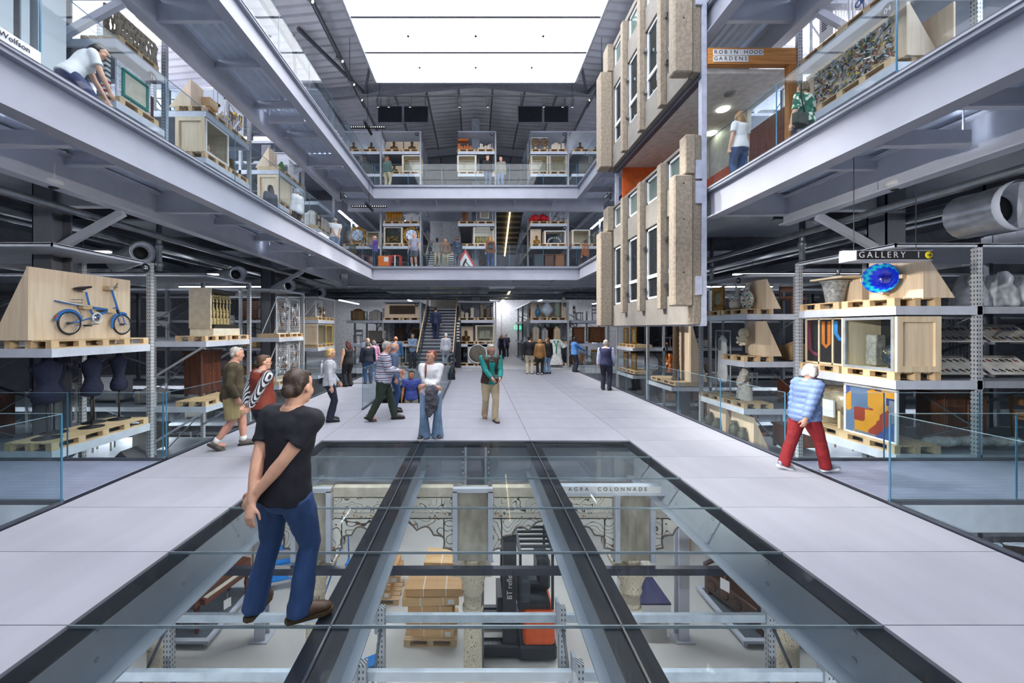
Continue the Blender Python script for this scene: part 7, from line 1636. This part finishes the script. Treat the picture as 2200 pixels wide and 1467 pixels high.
    # ---- hair
    hm = hairm or mat('#3a2c22', .6, 0, .3, 40, .4, stretch=(3, 3, .6))
    if hair != 'none':
        b = MB()
        if hair == 'bald':
            n_ = 9; b.tube([hp(.05*sin(radians(a)), .006+.055*cos(radians(a)), -.004) for a in range(-100, 101, 25)], [(.009*S, .026*S)]*9, 8, up=tuple(Rz @ Vector((0, 0, 1))))
        else:
            b.ball(tuple(hp(0, .02, .024)), (.0505*S, .05*S, .05*S), 14, 10); b.ball(tuple(hp(0, .034, -.004)), (.045*S, .032*S, .04*S), 12, 8); b.ball(tuple(hp(0, -.014, .052)), (.034*S, .032*S, .017*S), 10, 8)
        if hair in ('bob', 'long', 'curly', 'bigcurly'):
            zb = {'bob': -.045, 'curly': -.05, 'bigcurly': -.06, 'long': -.15}[hair]
            for s in (-1, 0, 1): b.tube([hp(s*.036, .02 if s else .04, .02), hp(s*.05, .022 if s else .052, -.02), hp(s*.045, .03 if s else .055, zb)], [(.022*S, .03*S), (.02*S, .028*S), (.014*S, .02*S)], 8)
            if hair == 'long': b.tube([hp(0, .045, 0), hp(0, .055, -.08), hp(0, .055, -.18)], [(.045*S, .02*S), (.055*S, .02*S), (.04*S, .014*S)], 10, up=tuple(Rz @ Vector((0, 1, 0))))
        if hair == 'bun': b.ball(tuple(hp(0, .062, -.02)), (.026*S, .02*S, .026*S), 10, 8); b.tube([hp(0, .05, .0), hp(.012, .066, -.03), hp(-.012, .066, -.038)], [.015*S, .012*S, .01*S], 8)
        if hair == 'pony': b.tube([hp(0, .055, .01), hp(.0, .062, -.03), neck+Vector((-.048*S, .012*S, 0)), pel+u*(.29*S)+Vector((-.056*S, -.05*S, 0)), pel+u*(.24*S)+Vector((-.056*S, -.092*S, 0)), pel+u*(.16*S)+Vector((-.06*S, -.1*S, 0))], [.022*S, .02*S, .018*S, .015*S, .012*S, .007*S], 8)
        rm_part(b, 'hair', hm, t, min(cv, .011) if near else vox, 1, .006 if hair in ('curly', 'bigcurly', 'bob') else .003, 28 if hair != 'bigcurly' else 18)
    if face:
        for s in (-1, 1):
            MB().ball(tuple(hp(s*.0185, -.052, .003)), (.0052*S, .004*S, .0036*S), 8, 6).build('eye', mat('#2a211c', .2), t); MB().tube([hp(s*.009, -.056, .0125), hp(s*.02, -.055, .0155), hp(s*.03, -.048, .012)], .0026*S, 5).build('eyebrow', hm, t)
        MB().tube([hp(-.013, -.051, -.03), hp(0, -.056, -.0285), hp(.013, -.051, -.03)], [.002*S, .0036*S, .002*S], 6).build('mouth', mat('#a35f56', .5), t)
        if glasses:
            g = MB()
            for s in (-1, 1): g.tube([hp(s*.02+.014*cos(a*pi/6), -.062, .003+.011*sin(a*pi/6)) for a in range(12)], .0016*S, 5, closed=True); g.tube([hp(s*.034, -.06, .004), hp(s*.05, .0, .004)], .0015*S, 5)
            g.tube([hp(-.006, -.063, .004), hp(.006, -.063, .004)], .0016*S, 5); g.build('spectacles', M['blackmatt'], t)
    t['_j'] = 1
    J['hc'] = hc; J['pel'] = pel; J['u'] = u; J['neck'] = neck
    return t, J
for_rm = []
def world_of(t, v):
    a = t.rotation_euler[2]; return Vector((t.location[0]+v.x*cos(a)-v.y*sin(a), t.location[1]+v.x*sin(a)+v.y*cos(a), t.location[2]+v.z))
denim = mat('#2d4a78', .8, 0, .12, 5, .15, stretch=(2, 2, .5)); denim_l = mat('#7f9cbb', .8, 0, .14, 4, .1); khaki = mat('#a59468', .8, 0, .06, 6); nav = mat('#1f2436', .8); blackc = mat('#1a1a1e', .8, 0, .1, 8); beige = mat('#bfae8e', .8, 0, .06, 6); greyh = mat('#a9a49c', .6, 0, .2, 40, .4); brownh = mat('#4b3526', .55, 0, .3, 40, .3); blond = mat('#c9a468', .5, 0, .2, 40, .3); redh = mat('#8a3a1f', .45, 0, .25, 40, .3); darkh = mat('#1c1613', .5, 0, .2, 40, .3); whiteh = mat('#d8d4cc', .6, 0, .12, 40, .4); white_c = mat('#e4e4e6', .8, 0, .03, 6); brownshoe = mat('#4a3220', .5, 0, .15, 10); whiteshoe = mat('#d9d9d9', .5); greyshoe = mat('#55504a', .6, 0, .2, 15)
FL = lambda x, fy, Yo=0: None
def gp(x, yfoot): Y = CAMH*FPX/(yfoot-705); return (px(x, Y), Y, 0)
# 1 foreground man
fm, FJ = person('man in black T-shirt and blue jeans seen from behind on the glass floor', (-1.46, 2.95, 0), 160, 1.87, lean=2, tilt=-6, hipx=-.035, head=(2, 3), feet={'L': (.115, .01, 0, 20), 'R': (-.075, -.03, 0, -42)},
       hands={'L': (-.01, .13, .50), 'R': (.045, .155, .445)}, poles={'L': (.9, .5, -.2), 'R': (-.9, .55, -.2)}, handroll={'L': (0, -1, 0), 'R': (0, -1, 0)}, top='tee', topm=mat('#191b24', .85, 0, .08, 6), botm=denim, hem=1.12, shoem=brownshoe, hair='bun', hairm=mat('#3b2a20', .5, 0, .3, 45, .3), vox=.0085, sole=mat('#4a3a26', .7))
for s in (-1, 1):
    f_ = FJ['L' if s > 0 else 'R']; yw = radians(f_['yaw']); fd_ = Vector((sin(yw), -cos(yw), 0)); sd_ = Vector((cos(yw), sin(yw), 0)); sh_ = [c for c in fm.children if c.name.startswith('shoe')][0 if s > 0 else 1]
    for q in range(4): c_ = f_['ank']+fd_*(.06+.028*q)-Vector((0, 0, .016+.011*q)); MB().tube([c_-sd_*.028, c_+Vector((0, 0, .012)), c_+sd_*.028], .0045, 5).build('lace', mat('#7a5f42', .7), sh_)
# 2..4 left group
person('grey-haired man in olive jacket and khaki shorts walking by the left glass', gp(497, 962), 118, 1.83, lean=4, head=(12, 4), feet={'L': (.05, -.1, 0, 4), 'R': (-.05, .13, .03, -4, 35)}, hands={'L': (.15, -.09, .5), 'R': (-.14, -.06, .5)}, build=1.1, belly=.03, top='jacket', topm=mat('#4d4431', .85, 0, .12, 8), bottom='shorts', botm=khaki, hair='short', hairm=greyh, shoem=greyshoe, socks=True, sk='pink', vox=.011)
person('person in rust waistcoat with striped sleeves and dark trousers, hands behind back', gp(560, 988), 142, 1.73, lean=2, head=(-12, 0), hands={'L': (.03, .13, .53), 'R': (-.04, .12, .52)}, poles={'L': (.9, .5, -.2), 'R': (-.9, .5, -.2)}, build=1.14, belly=.035, top='long', topm=stripes(('#1d2026', '#c9ccd2'), .03, 0), over='vest', overm=mat('#7a3020', .75, 0, .1, 8), botm=nav, hem=1.2, hair='short', hairm=mat('#57402c', .6, 0, .3, 40), glasses=True, vox=.011, neckm=mat('#34353c', .8))
person('blonde woman in striped top with rucksack straps looking right', gp(708, 905), 112, 1.70, head=(6, 2), hands={'L': (.13, -.12, .52), 'R': (-.14, -.02, .47)}, fem=True, top='long', topm=stripes(('#e4e6ea', '#e4e6ea', '#3a4050'), .03, 2), botm=nav, hem=1.15, hair='bob', hairm=blond, glasses=True, vox=.011, neckm=mat('#7f93bd', .8))
person('woman with long red hair in black sleeveless top reaching towards the shelf', gp(748, 830), 232, 1.68, head=(10, 0), hands={'R': (-.1, -.3, .73)}, fem=True, build=1.12, belly=.02, top='sleeveless', topm=blackc, botm=blackc, hem=1.5, hair='long', hairm=mat('#4a1f18', .45, 0, .2, 40), face=False, vox=.014)
person('person in navy jumper and jeans leaning over the left glass', gp(791, 824), 205, 1.66, lean=6, hands={'R': (-.17, -.12, .5)}, fem=True, build=1.18, belly=.02, top='long', topm=mat('#1a2030', .85), botm=denim, hair='curly', hairm=mat('#6b6258', .6, 0, .2, 40), face=False, vox=.016)
person('woman in pink cardigan with grey hair by the far left shelf', (px(803, 16.8), 16.8, 0), 190, 1.66, fem=True, top='long', topm=mat('#c98fae', .85), botm=denim_l, hair='bob', hairm=mat('#77706a', .6), face=False, vox=.016)
person('dark-haired person in black behind the pink cardigan', (px(823, 18.6), 18.6, 0), 150, 1.68, top='jacket', topm=blackc, botm=blackc, hair='curly', hairm=darkh, face=False, vox=.018)
person('man with pale face partly hidden between pink and navy tops', (px(790, 17.6), 17.6, 0), 20, 1.75, top='long', topm=mat('#8a97ad', .85), botm=nav, hair='bald', hairm=greyh, vox=.016)
person('walking man in striped jumper and dark green trousers holding a phone', gp(822, 903), 100, 1.86, lean=5, head=(8, 14), feet={'L': (.045, -.15, 0, 0), 'R': (-.045, .16, .02, 0, 28)}, hands={'L': (.06, -.22, .60), 'R': (-.04, -.2, .62)}, build=1.12, belly=.045, top='long', topm=stripes(('#8a92ad', '#d9dbe2', '#22284a', '#d9dbe2', '#8a92ad', '#6a3844', '#c9ccd6'), .13, 2), botm=mat('#2a382c', .85, 0, .1, 6), hair='short', hairm=greyh, shoem=mat('#4a3f3a', .6), glasses=True, sk='pink', vox=.011)
person('man in blue shirt and jeans just behind the striped jumper', gp(845, 884), 105, 1.80, head=(8, 4), hands={'L': (.13, -.1, .52)}, top='long', topm=mat('#5a6a86', .85), botm=denim, hair='bald', hairm=greyh, sk='pink', vox=.013)
person('balding man in teal blue jacket by the dark cupboard', (px(850, 18.2), 18.2, 0), 185, 1.80, build=1.15, top='jacket', topm=mat('#2f5a80', .8), botm=beige, hair='bald', hairm=mat('#a5673a', .6), face=False, vox=.018)
person('man in navy suit climbing the far stairs', (px(936, 21.3), 21.3, 1.53), 178, 1.76, feet={'L': (.05, -.04, .0, 0), 'R': (-.05, .06, -.04, 0)}, top='jacket', topm=mat('#1c2746', .7), botm=mat('#1c2746', .7), hair='short', hairm=darkh, face=False, vox=.018)
person('white-haired person in pale grey top on the lower far stairs', (px(958, 19.5), 19.5, .3), 200, 1.62, top='jacket', topm=mat('#b9bcc4', .85), botm=mat('#9a9da5', .8), hair='short', hairm=whiteh, face=False, vox=.018)
t, J = person('woman with long red plait in white top and pale jeans, arms folded', gp(926, 940), 4, 1.73, head=(-52, 0), feet={'L': (.075, .0, 0, 12), 'R': (-.075, -.01, 0, -30)}, hands={'L': (-.06, -.115, .615), 'R': (.055, -.135, .60)}, poles={'L': (.9, .1, -.5), 'R': (-.9, .1, -.5)}, handroll={'L': (0, 1, 0), 'R': (0, 1, 0)}, fem=True, build=1.06, top='long', topm=white_c, botm=denim_l, hem=1.75, hair='pony', hairm=redh, shoem=mat('#3a3a3f', .5), sole=white_c, vox=.0095, sk='fair')
o = thing('folded_jacket', 'grey jacket draped over the folded arms of the red-haired woman', 'jacket', world_of(t, Vector((.0, -.24, .55))), 4); b = MB(); b.tube([(0, 0, .5), (.02, -.02, .42), (.02, -.02, .25), (-.02, 0, .05), (-.03, .01, -.1)], [(.09, .05), (.13, .06), (.12, .05), (.09, .05), (.04, .03)], 12, up=(0, 1, 0)); b.tube([(.08, 0, .4), (.13, -.02, .2), (.1, 0, .02)], [.05, .045, .03], 8); rm_part(b, 'cloth', mat('#5d5c66', .8, 0, .1, 6), o, .014, 2, .022, 12)
person('smiling man in blue polo shirt coming up the stairs in the floor', (px(884, 12.6), 12.6, -.95), 4, 1.78, build=1.08, head=(-10, 0), top='polo', topm=mat('#3f4f9a', .8), botm=mat('#8a8478', .8), hair='short', hairm=darkh, sk='tan', vox=.011, neckm=mat('#3f4f9a', .8))
person('grey-haired man in teal top and brown gilet walking towards the viewer', gp(1053, 902), 12, 1.80, lean=5, head=(0, 18), feet={'L': (.04, -.09, 0, 6), 'R': (-.045, .12, .015, -6, 30)}, hands={'L': (.075, -.2, .565), 'R': (-.03, -.21, .57)}, build=1.06, top='long', topm=mat('#12807a', .7, 0, .08, 6), over='vest', overm=mat('#3f2a20', .7, 0, .1, 8), botm=beige, hair='short', hairm=greyh, shoem=mat('#8a7c66', .6), sk='pink', glasses=True, vox=.011, openfront=True)
# far groups at floor level
person('blonde woman in navy waistcoat with pale bag in the white corridor', (px(1077, 28.5), 28.5, -.02), 10, 1.72, fem=True, top='long', topm=mat('#8a93b5', .8), over='vest', overm=nav, botm=nav, hair='long', hairm=blond, vox=.02)
person('person in dark top in the white corridor beside the blonde woman', (px(1088, 30.2), 30.2, -.02), 190, 1.75, top='elbow', topm=mat('#3a3550', .8), botm=nav, hair='short', hairm=greyh, face=False, vox=.02)
person('man in black jumper and cream trousers seen from behind in the far group', gp(1138, 803), 170, 1.80, head=(-25, 0), build=1.05, top='long', topm=blackc, botm=mat('#c9bda5', .8), hair='short', hairm=darkh, face=False, shoem=whiteshoe, vox=.016)
person('woman in tan hooded jacket and black trousers seen from behind', gp(1160, 805), 175, 1.66, fem=True, top='jacket', topm=mat('#8a6236', .8), botm=blackc, hair='bob', hairm=mat('#a8743a', .5), face=False, shoem=whiteshoe, vox=.016)
person('woman in black jacket and light blue jeans in the far group', gp(1177, 803), 205, 1.72, fem=True, head=(25, 0), top='jacket', topm=blackc, botm=denim_l, hair='long', hairm=mat('#5a3a28', .5), vox=.016)
person('man in sky blue jumper and dark trousers with white side stripe at right', gp(1234, 799), 98, 1.74, head=(8, 10), hands={'L': (.06, -.26, .63), 'R': (-.06, -.26, .62)}, build=1.08, belly=.02, top='long', topm=mat('#4f86c9', .8), botm=nav, hair='short', hairm=darkh, sk='dark', shoem=blackc, vox=.016)
person('man in navy waistcoat and lilac shirt at the right glass', gp(1302, 838), 150, 1.76, head=(-15, 0), hands={'R': (-.13, -.12, .52)}, belly=.03, build=1.08, top='long', topm=mat('#b5b8d2', .8), over='vest', overm=mat('#262a4a', .8), botm=nav, hair='short', hairm=greyh, shoem=brownshoe, face=False, vox=.013)
person('white-haired woman in pale blue puffer jacket and red trousers walking right', (px(1728, 6.05), 6.05, 0), 92, 1.63, lean=7, head=(2, 6), feet={'L': (.04, .17, .012, 0, 18), 'R': (-.045, -.17, .0, 0, -8)}, hands={'L': (.12, .0, .47), 'R': (-.13, .12, .46)}, fem=True, build=1.12, belly=.02, top='puffer', topm=mat('#6f86b4', .5, 0, .05, 6), botm=mat('#7c161d', .85, 0, .12, 6), hem=1.15, hair='curly', hairm=whiteh, shoem=mat('#8b98a8', .6), sole=white_c, sk='pink', vox=.0105)
# middle level, left
person('woman in white T-shirt bending over the upper left rail', (-6.05, 5.95, L1), 150, 1.66, lean=30, head=(-12, 30), hz=.37, feet={'L': (.06, -.02, 0, 0), 'R': (-.06, .04, 0, 0)}, hands={'L': (.1, -.3, .3), 'R': (-.12, -.26, .28)}, fem=True, top='tee', topm=white_c, botm=mat('#2f3860', .8), hair='bigcurly', hairm=darkh, vox=.013)
person('person in dark hooded top in front of the tan crate, middle level left', (-7.05, 13.75, L1), 250, 1.78, top='jacket', topm=mat('#4a4d5a', .85), botm=nav, hair='long', hairm=darkh, face=False, vox=.018)
person('person in pale hooded jacket at the middle level left glass', (-6.1, 13.7, L1), 250, 1.66, top='jacket', topm=mat('#cfd1d6', .85), botm=mat('#4a4038', .8), hair='curly', hairm=mat('#7a8aa0', .6), face=False, vox=.016)
person('man in white T-shirt with hands behind his back, middle level left corner', (-6.2, 17.7, L1), 215, 1.75, hands={'L': (.03, .13, .5), 'R': (-.03, .13, .49)}, poles={'L': (.9, .5, -.2), 'R': (-.9, .5, -.2)}, build=1.1, top='tee', topm=white_c, botm=denim_l, hair='bald', hairm=greyh, face=False, vox=.016)
# middle level, right
person('woman in green patterned shirt with shoulder bag, upper right walkway', (6.4, 7.8, L1), 200, 1.66, fem=True, build=1.15, belly=.02, head=(-5, 0), top='elbow', topm=spots('#2f7a5c', ('#d6dccb', '#1d5a44', '#e0e2d0', '#245c48'), 13, .8, .6), botm=mat('#2a2d36', .8), hair='curly', hairm=mat('#77664f', .6, 0, .2, 40), face=False, vox=.0125)
person('long-haired woman in white T-shirt with backpack, upper right walkway', (5.85, 8.85, L1), 195, 1.66, fem=True, top='tee', topm=white_c, botm=denim, hair='long', hairm=mat('#8a6a42', .5), face=False, vox=.014)
# far end, middle level
FM = VY+.55
for lab, x, kw in (
    ('man in purple jacket reading a leaflet at the middle level far left corner', 806, dict(rz=285, H=1.74, top='jacket', topm=mat('#5a3f8e', .8), botm=nav, hair='bald', hairm=whiteh, sk='pink', hands={'L': (.06, -.2, .68), 'R': (-.06, -.2, .68)})),
    ('dark-haired woman in olive dress at the middle level far left corner', 757, dict(rz=330, H=1.7, fem=True, top='long', topm=mat('#5a5440', .8), botm=blackc, hair='bob', hairm=darkh)),
    ('grey-haired man in grey polo and shorts on the far balcony', 890, dict(rz=-12, H=1.86, build=1.12, belly=.035, top='polo', topm=mat('#8d90a0', .8), bottom='shorts', botm=mat('#4f5058', .8), hair='short', hairm=greyh, sk='pink', shoem=whiteshoe, socks=True)),
    ('bald man in brown zipped jacket and khaki trousers on the far balcony', 957, dict(rz=8, H=1.56, build=1.1, top='jacket', topm=mat('#6f5444', .8), botm=mat('#9a8f70', .8), hair='bald', hairm=greyh, sk='tan')),
    ('person with navy rucksack and grey trousers on the far balcony', 983, dict(rz=205, H=1.66, top='jacket', topm=mat('#26344a', .8), botm=mat('#5a5b62', .8), hair='curly', hairm=mat('#4a2f2a', .6), face=False)),
    ('woman in brown jacket and jeans on the far balcony', 1054, dict(rz=200, H=1.7, fem=True, top='jacket', topm=mat('#7a4a28', .8), botm=denim, hair='long', hairm=mat('#9a6a3a', .5), face=False)),
    ('person in orange scarf at the middle level far right corner', 1258, dict(rz=215, H=1.68, top='jacket', topm=mat('#b5662c', .8), botm=nav, hair='bob', hairm=mat('#6a3a28', .5), face=False))):
    Y = FM if 780 < x < 1240 else FM+.9
    person(lab, (px(x, Y), Y, L1), kw.pop('rz'), vox=.019, **kw)
person('person in grey coat on the steel stairs behind the far balcony', (px(939, 22.9), 22.95, L1+.34), 10, 1.7, top='jacket', topm=mat('#8f8c88', .8), botm=mat('#b5a88f', .8), hair='short', hairm=darkh, sk='dark', vox=.02)
for lab, x, kw in (('man in dark jacket and cap on the top level balcony', 1047, dict(rz=25, H=1.78, top='jacket', topm=blackc, botm=mat('#4a5a78', .8), hair='short', hairm=mat('#3a3a3f', .6))), ('person in grey patterned jacket on the top level balcony', 1076, dict(rz=-20, H=1.7, top='jacket', topm=mat('#7f7a70', .8), botm=mat('#6a7a98', .8), hair='short', hairm=greyh, sk='pink')), ('woman in green top and beige trousers at the top level far left', 832, dict(rz=160, H=1.74, fem=True, top='long', topm=mat('#4a5f58', .8), botm=beige, hair='long', hairm=mat('#7a4a2c', .5), face=False))):
    person(lab, (px(x, VY+.6), VY+.6, L2), kw.pop('rz'), vox=.02, **kw)
# display figure in uniform
person('display figure in blue uniform and cap with folded arms, left far rack', (px(884, 21.2), 21.6, .0), -5, 1.88, hands={'L': (-.06, -.11, .64), 'R': (.06, -.13, .63)}, poles={'L': (.9, .1, -.5), 'R': (-.9, .1, -.5)}, top='jacket', topm=mat('#7f97b5', .8), botm=nav, hair='short', hairm=mat('#3f5068', .7), vox=.018)
# ---- things people carry
def pack(label, loc, rz, m_, w=.28, d=.15, h=.4):
    o = thing('rucksack', label, 'bag', loc, rz); b = MB(); b.ball((0, 0, h/2), (w/2, d/2, h/2), 12, 8); b.box(-w*.4, w*.4, -d*.3, d*.45, .03, h*.8); rm_part(b, 'body', m_, o, .022, 2, .008, 12); MB().tube([(-.04, 0, h), (0, 0, h+.04), (.04, 0, h)], .01, 6).build('handle', m_, o)
def phone(label, loc, rz, m_=None):
    o = thing('smartphone', label, 'phone', loc, rz); MB().box(-.038, .038, -.005, .005, -.075, .075).build('case', M['blackmatt'], o).rotation_euler = (radians(-55), 0, 0); MB().box(-.034, .034, .0052, .006, -.068, .068).build('screen', mat('#30343f', .1), o).rotation_euler = (radians(-55), 0, 0)
a = gp(822, 903); phone('phone held by the man in the striped jumper', (a[0]+.55, a[1]-.03, 1.2), 100)
a = gp(1053, 902); phone('phone held by the man in teal', (a[0]+.12, a[1]-.42, 1.06), 12)
a = gp(708, 905); pack('slim dark frame rucksack on the blonde woman', (a[0]-.2, a[1]+.06, 1.02), 112, mat('#c9ccd4', .7), .26, .08, .34)
pack('grey rucksack of the person on the far balcony', (px(983, FM-.1), FM-.2, L1+1.0), 205, mat('#2f3a52', .7)); pack('dark rucksack of the woman in the brown jacket', (px(1054, FM-.1), FM-.22, L1+.95), 200, mat('#2a2f3a', .7))
o = thing('shoulder_bag', 'dark olive shoulder bag of the woman in the green patterned shirt', 'bag', (6.18, 7.62, L1+.72), 200); b = MB(); b.box(-.16, .16, -.06, .06, 0, .22); rm_part(b, 'body', mat('#2c3326', .7), o, .018, 3); MB().tube([(-.15, 0, .2), (-.02, .0, .55), (.14, .1, .72)], .012, 6).build('strap', mat('#2c3326', .7), o)
o = thing('shoulder_bag', 'small black bag of the woman in the puffer jacket', 'bag', (px(1763, 6.05)-.02, 6.32, .82), 80); b = MB(); b.box(-.12, .12, -.06, .06, 0, .2); rm_part(b, 'body', blackc, o, .016, 3); MB().tube([(-.1, 0, .18), (.0, -.05, .42), (.08, 0, .18)], .01, 6).build('strap', blackc, o)
o = thing('leaflet', 'dark leaflet held by the man in the purple jacket', 'leaflet', (px(793, FM), FM-.05, L1+1.25), 285); MB().box(-.1, .1, -.004, .004, -.14, .14).build('cover', mat('#2b2b33', .5), o).rotation_euler = (radians(-30), 0, 0); MB().box(-.09, .09, .004, .005, -.13, .13).build('page', M['white'], o).rotation_euler = (radians(-30), 0, 0)
bpy.data.scenes.remove(TMP)
